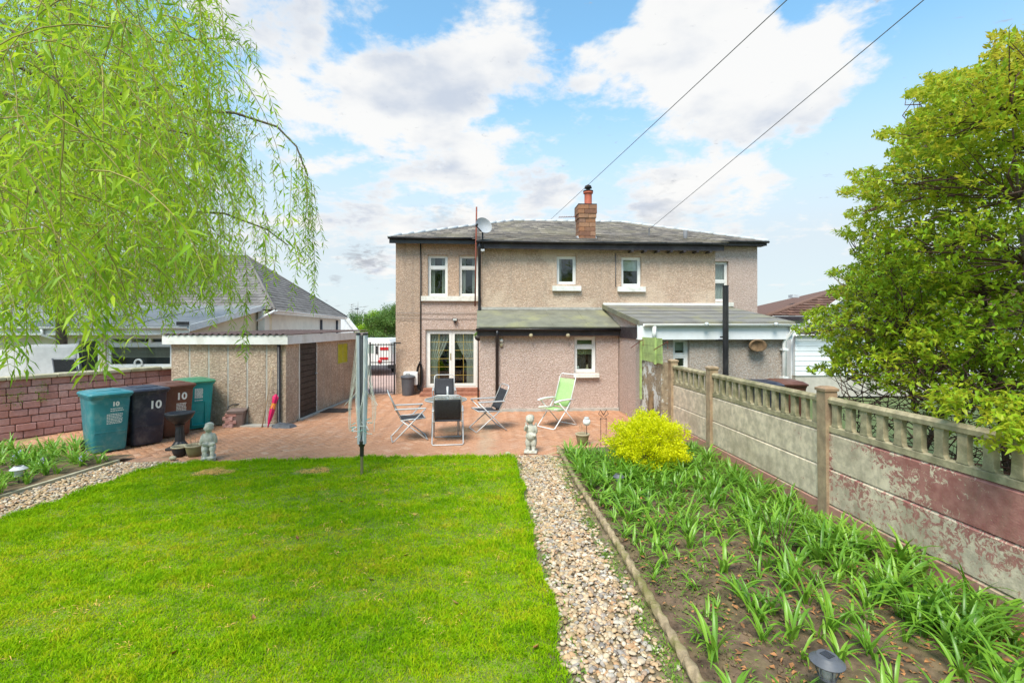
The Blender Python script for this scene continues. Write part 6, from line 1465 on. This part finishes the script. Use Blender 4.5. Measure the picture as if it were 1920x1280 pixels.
# ------------------------------------------------------------------ vegetation
def clump_mesh(seed, nl, L, W_, flower=False):
    r_ = random.Random(seed); V = []; F = []; T = []
    for k in range(nl):
        az = r_.uniform(0, 6.28); out = r_.uniform(.25, 1.0); ln = L*r_.uniform(.6, 1.1); w = W_*r_.uniform(.7, 1.15); o = len(V); tone = r_.random(); bx, by = r_.gauss(0, .018), r_.gauss(0, .018)
        d = (math.cos(az), math.sin(az)); s = (-d[1], d[0]); ns = 5
        for i in range(ns+1):
            u = i/ns; hor = ln*(.25*u+.62*out*u*u); ver = ln*(u*(1.0-.15*out)-.55*out*u**2.6); ww = w*(.55+.9*u-1.45*u**3.2 if u < 1 else .02)*.5; ww = max(ww, .0006)
            c = (bx+d[0]*hor, by+d[1]*hor, ver); lift = ww*.5
            V += [(c[0]+s[0]*ww, c[1]+s[1]*ww, c[2]+lift), (c[0], c[1], c[2]), (c[0]-s[0]*ww, c[1]-s[1]*ww, c[2]+lift)]
        for i in range(ns):
            a = o+3*i; F += [(a, a+1, a+4, a+3), (a+1, a+2, a+5, a+4)]; T += [tone, tone]
    return np_mesh('leaf_clump', np.array(V), np.array(F), 'bulb_leaf', np.array(T), True)
CL = [clump_mesh(s, n_, L, w) for s, n_, L, w in ((1, 13, .35, .026), (2, 17, .40, .028), (3, 10, .30, .024), (4, 19, .43, .029), (5, 15, .37, .026), (6, 8, .27, .022))]
shrub_c = Vector((2.50, 7.05, 0))
cands = []; pts = []; tries = 0
while len(pts) < 440 and tries < 40000:
    tries += 1; x, y = random.uniform(1.42, 3.74), random.uniform(2.35, 8.35)
    if (y > 8.0 and x < 2.5) or (Vector((x, y, 0))-Vector((2.42, 7.1, 0))).length < .38 or (Vector((x, y))-Vector((2.05, 2.75))).length < .2: continue
    dens = .62+.55*min(1, max(0, (y-3.6)/2.6))+.55*max(0, (x-2.6)/1.1)
    if x < 2.0 and y < 4.6: dens *= .45
    if random.random() > dens: continue
    mind = .095 if dens > .85 else .135
    if any((x-a)**2+(y-b)**2 < mind**2 for a, b in pts): continue
    pts.append((x, y)); big = x > 3.05 or y > 6.2; s = random.choice((.5, .7, .85, .95, 1.05, 1.15))*random.uniform(.9, 1.1)*((.88 if y > 4.6 else 1.08) if x > 3.2 else 1.0)
    if x > 3.3: lab = 'clump of strappy green bulb leaves close against the concrete fence foot'
    elif x < 1.75: lab = 'clump of strappy green bulb leaves close beside the rope edging'
    elif (Vector((x, y, 0))-Vector((2.42, 7.1, 0))).length < .85: lab = 'clump of strappy green bulb leaves round the foot of the golden shrub'
    elif y > 7.2: lab = 'clump of strappy green bulb leaves at the patio end of the fence bed'
    else: lab = 'clump of strappy green bulb leaves in open soil between edging and fence'
    cands.append((x, y, .045, s, random.choice((1, 3, 4, 0) if big else (0, 2, 4, 5, 2)), lab, 'bulb clumps in the bed by the fence'))
pts = []; tries = 0
while len(pts) < 190 and tries < 12000:
    tries += 1; y = random.uniform(5.7, 8.9); xr_ = float(np.interp(y, [3, 6.4, 8.3], [-6.55, -6.10, -5.78])); x = random.uniform(-8.6, xr_)
    if y > 8.15 and x > -6.75: continue
    if wall_side(x, y) < .15 or any((x-a)**2+(y-b)**2 < .085**2 for a, b in pts): continue
    pts.append((x, y)); near_wall = wall_side(x, y) < .7
    cands.append((x, y, .04, random.uniform(.8, 1.15), random.randrange(6), 'clump of strappy green bulb leaves close under the brick wall' if near_wall else 'clump of strappy green bulb leaves along the pebble path before the brick wall', 'bulb clumps below the brick wall'))
def shown(q):
    px, py, d = project(np.array([[q[0], q[1], .12]])); return -20 < px[0] < 1940 and py[0] < 1330 and d[0] > 0, d[0]/q[3]
cands = [(shown(q), q) for q in cands]; vis_ = sorted([(k[1], q) for k, q in cands if k[0]], key=lambda r_: r_[0])
VV = []; FF = []; TT = []; off = 0
for i, (_, (x, y, z, s, k, lab, grp)) in enumerate(vis_):
    rot_ = Euler((random.gauss(0, .08), random.gauss(0, .08), random.uniform(0, 6.28))); sc_ = (s, s, s*random.uniform(.8, 1.08))
    if i < 296:
        o = link('leaf_clump', CL[k]); o.location = (x, y, z); o.scale = sc_; o.rotation_euler = rot_; tag(o, lab, 'plant', grp)
    else:
        me = CL[k]; co = np.empty(len(me.vertices)*3, np.float32); me.vertices.foreach_get('co', co); co = (co.reshape(-1, 3)*np.array(sc_)) @ np.array(rot_.to_matrix()).T+np.array([[x, y, z]])
        fi = np.empty(len(me.loops), np.int32); me.loops.foreach_get('vertex_index', fi); tn = np.empty(len(me.polygons), np.float32); me.attributes['tone'].data.foreach_get('value', tn)
        VV.append(co); FF.append(fi.reshape(-1, 4)+off); TT.append(tn); off += len(co)
if VV: tag(link('bulb_leaves', np_mesh('bulb_leaves', np.concatenate(VV), np.concatenate(FF), 'bulb_leaf', np.concatenate(TT), True)), 'mass of small bulb leaves filling the gaps in both beds', 'plants', kind='stuff')
# a few lilac flower spikes in the left bed
for (px, py) in ((28, 862), (36, 856), (22, 868), (78, 872), (150, 868), (160, 858)):
    c = G(px, py+14); t_ = thing('bluebell', 'small lilac bulb flower standing among the leaves below the brick wall', 'flower', (c.x, c.y, 0), 0, 'flowers in the left bed')
    MB().tube([(0, 0, 0), (.01, 0, .20)], .004, 5).build('stem', 'weed', t_) if 'weed' in MAT else MB().tube([(0, 0, 0), (.01, 0, .20)], .004, 5).build('stem', 'bulb_leaf', t_)
    b = MB()
    for k in range(7): a = k*2.4; b.ball((.01+.016*math.cos(a), .016*math.sin(a), .15+.011*k), .009, 6, 5)
    b.build('bloom', 'flower_lilac', t_, True)
# red stemmed twigs of a rose in the bed
t_ = thing('bare_twigs', 'thin bare reddish stems rising among the bulb leaves', 'plant', (*G(1460, 1075)[:2], .03))
for k in range(9):
    a = random.uniform(0, 6.28); l = random.uniform(.3, .6); MB().tube([(0, 0, 0), (.06*math.cos(a), .06*math.sin(a), l*.5), (.17*math.cos(a), .12*math.sin(a), l)], [.005, .004, .002], 5).build('stem', 'twig_red', t_)

# golden shrub
t_ = thing('golden_shrub', 'rounded golden-yellow shrub in the bed beside the pebble path', 'shrub', (shrub_c.x, shrub_c.y, .02))
nc = 900; d = rand_dirs(nc); lob = 1+.13*np.sin(d[:, 0]*7+1)*np.cos(d[:, 1]*6)+.10*np.sin(d[:, 2]*9+d[:, 0]*5); rr = RNG.uniform(.25, 1, nc)**.35*lob*RNG.uniform(.88, 1.08, nc)
Cc = d*rr[:, None]*np.array([[.55, .50, .43]]); Cc[:, 2] += .41; Cc[:, 2] = np.maximum(Cc[:, 2], .06); K = 28
P_ = np.repeat(Cc, K, 0); dd_ = np.repeat(d, K, 0); n = len(P_); P_ = P_+RNG.normal(0, .030, (n, 3)); rk = np.repeat(rr, K)
link('crown', leaves_mesh('crown', P_, dd_*.7+rand_dirs(n)*.8+np.array([[0, 0, .4]]), rand_dirs(n)+np.array([[0, 0, .8]]), RNG.uniform(.020, .046, n), RNG.uniform(.012, .025, n), 'gold_leaf', np.clip(RNG.uniform(0, .7, n)+.45*(rk-.6)+.15*(P_[:, 2]/.85), 0, 1), .1), t_)  # tone falls towards the crown's middle: inner shade painted into the leaf colour
for k in range(26):
    a = random.uniform(0, 6.28); e_ = Vector((.42*math.cos(a)*random.uniform(.4, 1), .42*math.sin(a)*random.uniform(.4, 1), random.uniform(.25, .7))); MB().tube([(0, 0, 0), e_*.5+Vector((0, 0, -.05)), e_], [.012, .008, .003], 5).build('stem', 'bark', t_)
# red pieris at the wall corner behind it
c = G(1206, 792); t_ = thing('small_shrub', 'small reddish-brown shrub at the foot of the old wall', 'shrub', (3.3, 9.55, 0)); n = 420; P_ = rand_dirs(n)*np.array([[.20, .15, .22]])*RNG.uniform(.3, 1, (n, 1)); P_[:, 2] += .22
link('crown', leaves_mesh('crown', P_, rand_dirs(n)+np.array([[0, 0, .4]]), rand_dirs(n), RNG.uniform(.03, .06, n), RNG.uniform(.012, .02, n), 'dead_leaf', RNG.uniform(0, 1, n)), t_); MB().tube([(0, 0, 0), (0, 0, .25)], .012, 6).build('stem', 'bark', t_)

# generic far tree: trunk, limbs, leaf crown in clumps
def tree(name, label, base, height, spread, leaf, n_leaf, lsize, group=None, trunk_r=.14, bark='bark', crown0=.3, seed=0, bare=False):
    r_ = random.Random(seed); t = thing(name, label, 'tree', base, 0, group); tb = MB(); tips = []
    top = Vector((r_.gauss(0, .04*height), r_.gauss(0, .04*height), height*.92)); tb.tube([(0, 0, 0), top*.35+Vector((.05, .03, 0)), top*.7, top], [trunk_r, trunk_r*.75, trunk_r*.4, trunk_r*.12], 8)
    for k in range(16):
        f = r_.uniform(crown0*.8, .85); s = top*f; a = r_.uniform(0, 6.28); el = r_.uniform(.3, .9); ln = spread*r_.uniform(.55, 1)*(1.15-f*.6)
        e = s+Vector((math.cos(a)*ln, math.sin(a)*ln, ln*el)); m_ = s.lerp(e, .5)+Vector((0, 0, .08*ln)); tb.tube([s, m_, e], [trunk_r*.45*(1.1-f), trunk_r*.26*(1.1-f), .012], 6); tips += [e, m_, m_.lerp(e, .6)]
        for _ in range(3):
            q = m_.lerp(e, r_.uniform(0, 1)); e2 = q+Vector((r_.gauss(0, 1), r_.gauss(0, 1), r_.uniform(-.2, .8)))*ln*.35; tb.tube([q, e2], [.02, .006], 5); tips.append(e2)
    tips.append(top); tb.build('trunk', bark, t, True)
    if n_leaf:
        tp = np.array([tuple(p) for p in tips]); idx = RNG.integers(0, len(tp), n_leaf); P = tp[idx]+RNG.normal(0, 1, (n_leaf, 3)).clip(-1.9, 1.9)*np.array([[1, 1, .8]])*min(spread*.17, .26)
        P = P[P[:, 2] > height*crown0*.6]; n = len(P)
        link('crown', leaves_mesh('crown', P, rand_dirs(n), rand_dirs(n)+np.array([[0, 0, .6]]), lsize*RNG.uniform(.6, 1.3, n), lsize*RNG.uniform(.3, .55, n), leaf, RNG.uniform(0, 1, n)), t)
    return t
# trees seen past the gate
for (px, dep, h, sp, lf, lab, sd) in ((722, 40, 3.9, 1.9, 'tree_leaf', 'leafy green tree beyond the caravan beside the house corner', 3), (700, 46, 3.5, 1.6, 'willow_leaf', 'yellow-green young tree behind the street lamp', 4), (676, 52, 3.4, 1.8, 'tree_leaf', 'low green tree beyond the bungalow porch', 5), (744, 44, 4.1, 1.9, 'tree_leaf', 'dense green tree largely hidden by the house corner', 6)):
    c = atD(px, 610, dep); tree('tree', lab, (c.x, c.y, 0), h, sp, lf, 7000, .17, 'trees beyond the gate', .12, seed=sd)
c = atD(668, 610, 60); tree('bare_tree', 'leafless grey tree behind the bungalow porch', (c.x, c.y, 0), 5.6, 1.8, None, 0, 0, 'trees beyond the gate', .12, 'bark_grey', seed=8)
# tall budding tree behind the willow
c = atD(120, 300, 12.2); tree('budding_tree', 'tall olive budding tree behind the weeping willow', (c.x, c.y, 0), 9.4, 4.6, 'olive_leaf', 34000, .075, None, .13, 'bark', .42, seed=12)

# ------------------------------------------------------------------ weeping willow reaching in from the left
wil = thing('weeping_willow', 'weeping willow with hanging bright green leaf strands over the lawn', 'tree', (-6.6, 2.9, 0))
tr_ = MB(); base = Vector((-6.6, 2.9, 0)); fork = Vector((-6.3, 3.2, 2.6))
tr_.tube([base-Vector((0, 0, .1)), base+Vector((.1, .1, 1.2)), fork], [.30, .24, .20], 12)
limb_px = [  # photo pixel paths with distances, for the boughs that show
    [(-120, 60, 4.2), (0, 175, 4.3), (130, 210, 4.4), (280, 236, 4.5), (400, 262, 4.7)],
    [(-150, 20, 3.9), (150, 190, 4.3), (270, 168, 4.6), (340, 160, 4.8), (352, 205, 4.9)],
    [(-100, 40, 4.6), (200, 190, 4.7), (330, 205, 4.8), (440, 212, 4.9), (520, 238, 5.0), (556, 275, 5.0), (577, 330, 5.0)],
    [(-160, 0, 2.7), (0, 38, 2.7), (65, 95, 2.7), (115, 165, 2.7), (140, 215, 2.7), (160, 290, 2.7)],
    [(-80, -60, 5.2), (180, 40, 5.4), (300, 80, 5.6), (400, 72, 5.7), (450, 75, 5.8)],
    [(-150, 200, 3.3), (0, 215, 3.4), (90, 260, 3.5), (140, 300, 3.5)],
    [(-90, 330, 5.0), (120, 370, 5.4), (300, 395, 5.6), (420, 400, 5.7), (500, 430, 5.8), (540, 460, 5.8)]]
limbs = []
for path in limb_px:
    p = [atD(*q) for q in path]; st_ = fork.lerp(p[0], .5)+Vector((0, 0, .4)); full = [fork, st_]+p; n_ = len(full); tr_.tube(full, [(.024*(1-i/n_)**1.1+.004)*(.42 if path[-1][2] < 4 else 1) for i in range(n_)], 7); limbs += p
tr_.build('trunk', 'bark', wil, True, True)
RB = ([0, 60, 100, 130, 170, 210, 250, 300, 360, 450, 520, 560, 600, 640, 660, 700], [375, 400, 415, 420, 430, 460, 520, 575, 588, 580, 575, 560, 500, 470, 200, 190])
BBX = ([-200, 0, 40, 100, 150, 200, 225, 260, 300, 350, 400, 440, 470, 500, 540, 575, 600], [690, 690, 680, 640, 690, 690, 620, 605, 600, 605, 590, 600, 560, 545, 520, 560, 560])
twigs = MB(); LP = []; LD = []; LN = []; LL = []; LWd = []; LT = []
def strand(top, length, drift, leafL, step, dens=1.0, tone0=0.0):
    """a hanging shoot: curve with alternating lance leaves"""
    n_ = max(4, int(length/.09)); p = Vector(top); d = Vector((drift.x, drift.y, drift.z)); pts = [p.copy()]; dirs = [d.normalized()]
    for i in range(n_):
        d = (d+Vector((random.gauss(0, .05), random.gauss(0, .05), -.22))).normalized(); p = p+d*(length/n_); pts.append(p.copy()); dirs.append(d.copy())
    twigs.tube(pts, [max(.0010, .0026*(1-i/len(pts))+.0006) for i in range(len(pts))], 4, False)
    k = 0; s = random.uniform(0, step); az = random.uniform(0, 6.28); seg = length/n_
    while s < length:
        i = min(int(s/seg), n_-1); f = s/seg-i; q = pts[i].lerp(pts[i+1], f); dd = dirs[i+1]
        if random.random() < dens:
            az += 2.4+random.gauss(0, .5); e1 = dd.cross(Vector((math.cos(az), math.sin(az), .35))).normalized(); ld = (dd*random.uniform(.35, .95)+e1*random.uniform(.6, 1.25)+Vector((0, 0, -.15))); LP.append(q); LD.append(ld); LN.append(Vector((random.gauss(0, .6), random.gauss(0, .6), 1)).cross(ld).cross(ld)*-1); LL.append(leafL*random.uniform(.6, 1.2)); LWd.append(LL[-1]*random.uniform(.12, .19)); LT.append(min(1, max(0, tone0+random.uniform(.0, 1)*.8)))
        s += step*random.uniform(.7, 1.3)
def bottom(x): return float(np.interp(x, *BBX))
def right(y): return float(np.interp(y, *RB))
cnt = 0
while cnt < 900:
    x, y = random.uniform(-60, 590), random.uniform(-60, 560)
    if x > right(max(0, y))-6: continue
    if x > 390 and random.random() > .30: continue
    if 500 < x < 545 and y > 300 and random.random() > .3: continue
    dep = random.choice((random.uniform(2.4, 3.6), random.uniform(3.4, 5.2), random.uniform(4.5, 7.0), random.uniform(4.5, 7.0)))
    if x > 330: dep = max(dep, 3.8)
    pxm = FPX/dep; maxlen = (bottom(x)-y)/pxm
    if maxlen < .25: continue
    ln = min(maxlen*random.uniform(.5, 1.0), random.uniform(.5, 1.5)); top = atD(x, y, dep)
    # keep every strand inside the outline
    dr = Vector((random.gauss(.15, .35), random.gauss(0, .35), random.uniform(-.4, .25)))
    if x > 380: dr = Vector((random.gauss(.0, .2), random.gauss(0, .2), -.4))
    strand(top, ln, dr, random.uniform(.07, .105), .019 if dep > 3.5 else .024, .95, .15 if dep < 3.6 else 0); cnt += 1
# named strands that make the outline: far right curtain, lone tassels
for (x, y, y2, dep, L_) in ((556, 272, 400, 5.0, .085), (565, 290, 470, 5.0, .085), (577, 325, 580, 5.0, .085), (583, 335, 560, 5.05, .085), (572, 310, 520, 4.9, .085), (560, 300, 400, 5.1, .08), (588, 345, 470, 5.0, .08), (575, 330, 490, 5.05, .085), (580, 380, 585, 5.0, .085), (460, 470, 668, 4.2, .085), (463, 520, 675, 4.2, .085), (185, 420, 705, 2.6, .11), (180, 480, 700, 2.6, .11), (195, 500, 690, 2.65, .11), (330, 440, 625, 4.2, .08), (298, 430, 622, 4.4, .08), (395, 430, 610, 4.6, .08), (430, 430, 615, 4.7, .08), (498, 420, 585, 5.2, .08), (510, 300, 450, 5.2, .08), (488, 300, 520, 5.1, .08), (20, 520, 692, 2.8, .10), (48, 560, 695, 2.9, .10), (5, 560, 700, 2.7, .10), (448, 70, 130, 5.8, .09), (470, 72, 118, 5.8, .09), (480, 80, 125, 5.8, .08), (410, 75, 120, 5.7, .09), (430, 60, 100, 5.7, .08)):
    top = atD(x, y, dep); strand(top, (y2-y)/(FPX/dep), Vector((.05, 0, -1.2)), L_, .016, 1.0, -.1)
for (p, q) in (((410, 72, 5.7), (495, 95, 5.8)), ((420, 85, 5.7), (470, 45, 5.8)), ((450, 205, 4.9), (560, 290, 5.0)), ((500, 425, 5.4), (560, 470, 5.4)), ((330, 60, 5.6), (430, 10, 5.7))):
    a, c = atD(*p), atD(*q); strand(a, (c-a).length, (c-a).normalized()+Vector((0, 0, .35)), .085, .018, 1.0, -.1)
# long near shoots hanging close to the camera on the left
for _ in range(46):
    x, y = random.uniform(-80, 215), random.uniform(-80, 470); dep = random.uniform(1.75, 2.5); ln = min((bottom(x)-y)/(FPX/dep), random.uniform(.45, 1.0))
    if ln > .2: strand(atD(x, y, dep), ln, Vector((random.gauss(.25, .4), random.gauss(0, .4), random.uniform(-.5, .2))), random.uniform(.085, .12), .03, .9, .2)
# dense inner foliage: short shoots filling the crown towards the trunk
cnt = 0
while cnt < 1500:
    x, y = random.uniform(-120, 420), random.uniform(-60, 540)
    if x > right(max(0, y))-70 or y > bottom(x)-60: continue
    dep = random.uniform(4.4, 7.6); strand(atD(x, y, dep), random.uniform(.3, .7), Vector((random.gauss(.1, .6), random.gauss(0, .6), random.uniform(-.5, .3))), random.uniform(.06, .09), .02, .95, .05); cnt += 1
twigs.build('twigs', 'twig', wil, False, True)
V3 = lambda L_: np.array([tuple(q) for q in L_])
o = link('crown', leaves_mesh('crown', V3(LP), V3(LD), V3(LN), np.array(LL), np.array(LWd), 'willow_leaf', np.array(LT), .14), wil, True)
print('willow leaves', len(LP))

# ------------------------------------------------------------------ large shrub beyond the fence on the right
SB = ([-300, 40, 70, 100, 150, 185, 240, 300, 335, 375, 430, 455, 520, 555, 600, 640, 690, 730, 770], [2150, 1950, 1885, 1840, 1745, 1705, 1685, 1640, 1605, 1578, 1600, 1580, 1588, 1540, 1512, 1520, 1545, 1640, 1720])
shr = thing('large_shrub', 'tall broad-leaved green shrub growing behind the concrete fence', 'shrub', (5.3, 4.7, 0))
sm_ = MB(); stems = []
def nz(P, s, sd): return noise2(P[:, 0]+P[:, 2]*.7, P[:, 1]+P[:, 2]*.4, s, sd)
def shrub_pts(n):
    P = np.stack([RNG.uniform(4.02, 7.0, n), RNG.uniform(2.2, 7.6, n), RNG.uniform(1.15, 6.6, n)], 1)
    px, py, dep = project(P); ol = np.interp(py, *SB)+26*np.sin(py*.07)+20*np.sin(py*.17)
    ins = (px > ol+4) & (px < 2250)
    ins &= (((P[:, 0]-5.6)/1.75)**2+((P[:, 1]-4.6)/2.9)**2 < 1) | (P[:, 2] < 3.6)
    # layered gaps: foliage sits in tiers; the foot is bare twigs
    lay = nz(P, 2.6, 71)+.8*noise2(P[:, 0]*1.2+P[:, 1], P[:, 2]*2.4, 2.2, 72); pr = np.clip(.74+.85*lay, .06, 1)
    low = np.clip((P[:, 2]-1.15)/.55, .18, 1); ins &= RNG.uniform(0, 1, n) < pr*low
    return P[ins]
C_ = shrub_pts(120000); print('shrub clusters', len(C_)); C_ = C_[:14000]
hi = [q for q in C_ if q[2] > 3.2 and q[0] > 4.6]; lowp = [q for q in C_ if 2.0 < q[2] < 3.2 and q[0] > 4.4]
for k in range(16):
    q = random.choice(hi if k < 9 else lowp); e_ = Vector(q); b0 = Vector((5.1+random.gauss(0, .25), 4.5+random.gauss(0, .8), 0)); m_ = b0.lerp(e_, .5)+Vector((random.gauss(.1, .12), random.gauss(0, .12), .15)); sm_.tube([b0-Vector((0, 0, .1)), b0.lerp(m_, .5), m_, m_.lerp(e_, .5), e_], [.034, .028, .02, .013, .005], 7); stems += [b0.lerp(m_, .3), b0.lerp(m_, .6), m_, m_.lerp(e_, .3), m_.lerp(e_, .6), e_]
st_arr = np.array([tuple(q) for q in stems])
# overhanging sprays in front of the fence top
ex = []
for (px, py, x_) in [(random.uniform(1760, 1925), random.uniform(735, 775), random.uniform(3.72, 3.98)) for _ in range(40)]+[(random.uniform(1840, 1930), random.uniform(765, 835), random.uniform(3.55, 3.8)) for _ in range(45)]+[(random.uniform(1730, 1800), random.uniform(725, 760), random.uniform(3.85, 4.05)) for _ in range(14)]:
    q = atX(px, py, x_); ex.append(tuple(q))
C_ = np.concatenate([C_, np.array(ex)]); m = len(C_); K = 7
cd = rand_dirs(m)*.55+np.stack([(C_[:, 0]-5.6)*.35, (C_[:, 1]-4.6)*.25, np.full(m, .45)], 1); cd /= np.linalg.norm(cd, axis=1, keepdims=True)
P_ = np.repeat(C_, K, 0); ax = np.repeat(cd, K, 0); n = len(P_); side = np.cross(ax, rand_dirs(n)); side /= np.linalg.norm(side, axis=1, keepdims=True)+1e-9
P_ = P_-ax*RNG.uniform(0, .10, n)[:, None]; D_ = ax*RNG.uniform(.3, 1.0, n)[:, None]+side*RNG.uniform(.5, 1, n)[:, None]; D_[:, 2] -= .05
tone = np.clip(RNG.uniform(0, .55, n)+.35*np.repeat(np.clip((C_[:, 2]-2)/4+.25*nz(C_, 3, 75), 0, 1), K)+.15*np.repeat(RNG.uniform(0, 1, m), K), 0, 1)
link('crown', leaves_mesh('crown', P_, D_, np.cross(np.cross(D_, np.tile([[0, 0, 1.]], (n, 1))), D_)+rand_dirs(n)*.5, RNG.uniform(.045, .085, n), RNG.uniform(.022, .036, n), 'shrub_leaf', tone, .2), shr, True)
tw = MB()
for i in RNG.permutation(m-len(ex))[:1500]:
    c = C_[i]; j = np.argmin(((st_arr-c)**2).sum(1)+2*np.clip(st_arr[:, 2]-c[2], 0, 9)); s = Vector(st_arr[j]); c = Vector(c)
    if (c-s).length > .8: s = c+(s-c).normalized()*random.uniform(.25, .6)
    md = s.lerp(c, .55)+Vector((random.gauss(0, .08), random.gauss(0, .08), -.06)); tw.tube([s, md, c], [.009, .006, .002], 4, False)
# tangle of bare twigs at the foot
for _ in range(900):
    a = Vector((random.uniform(4.25, 6.2), random.uniform(2.6, 6.5), random.uniform(.3, 1.7))); b_ = a+Vector((random.gauss(0, .3), random.gauss(0, .35), random.uniform(-.1, .5))); b_.x = max(4.05, b_.x)
    pa, pya, _d = project(np.array([tuple(a), tuple(b_)]))
    if min(pa) < float(np.interp(min(pya.max(), 680), *SB))+15: continue
    tw.tube([a, a.lerp(b_, .5)+Vector((random.gauss(0, .05), random.gauss(0, .05), 0)), b_], [.007, .005, .002], 4, False)
tw.build('twigs', 'twig_red', shr, False, True); sm_.build('stems', 'bark', shr, True, True)

# trees at the far end of the garden, behind the camera: what the windows mirror
for i, (x, y, h, s) in enumerate(((-9, -9, 6.5, 3), (-3.5, -12, 7.5, 3.4), (2.5, -11, 6, 2.8), (8, -12, 7, 3.2))):
    tree('tree', ('low', 'tallest', 'lowest', 'tall')[i]+' leafy tree of the row at the far end of the garden', (x, y, -.05), h, s, 'tree_leaf', 3500, .22, 'trees at the end of the garden', .16, seed=30+i)

# a few curled dead leaves lying on the lawn
for (px, py) in ((322, 1222), (128, 990), (700, 1085), (760, 1040), (860, 1130), (640, 940), (880, 955), (1000, 1210), (480, 1160), (560, 1010)):
    c = G(px, py, .045); a = random.uniform(0, 6.28); L_ = random.uniform(.05, .085); n = 3
    D_ = np.array([[math.cos(a+.5*k), math.sin(a+.5*k), .25] for k in range(n)]); P_ = np.zeros((n, 3))
    o = link('fallen_leaf', leaves_mesh('fallen_leaf', P_, D_, np.tile([[0, .2, 1.]], (n, 1)), np.array([L_, L_*.8, L_*.6]), np.array([L_*.5, L_*.4, L_*.3]), 'dead_leaf', RNG.uniform(0, 1, n), -.3)); o.location = c
    tag(o, 'small curled brown dead leaf lying on the lawn', 'leaf', 'dead leaves on the lawn')
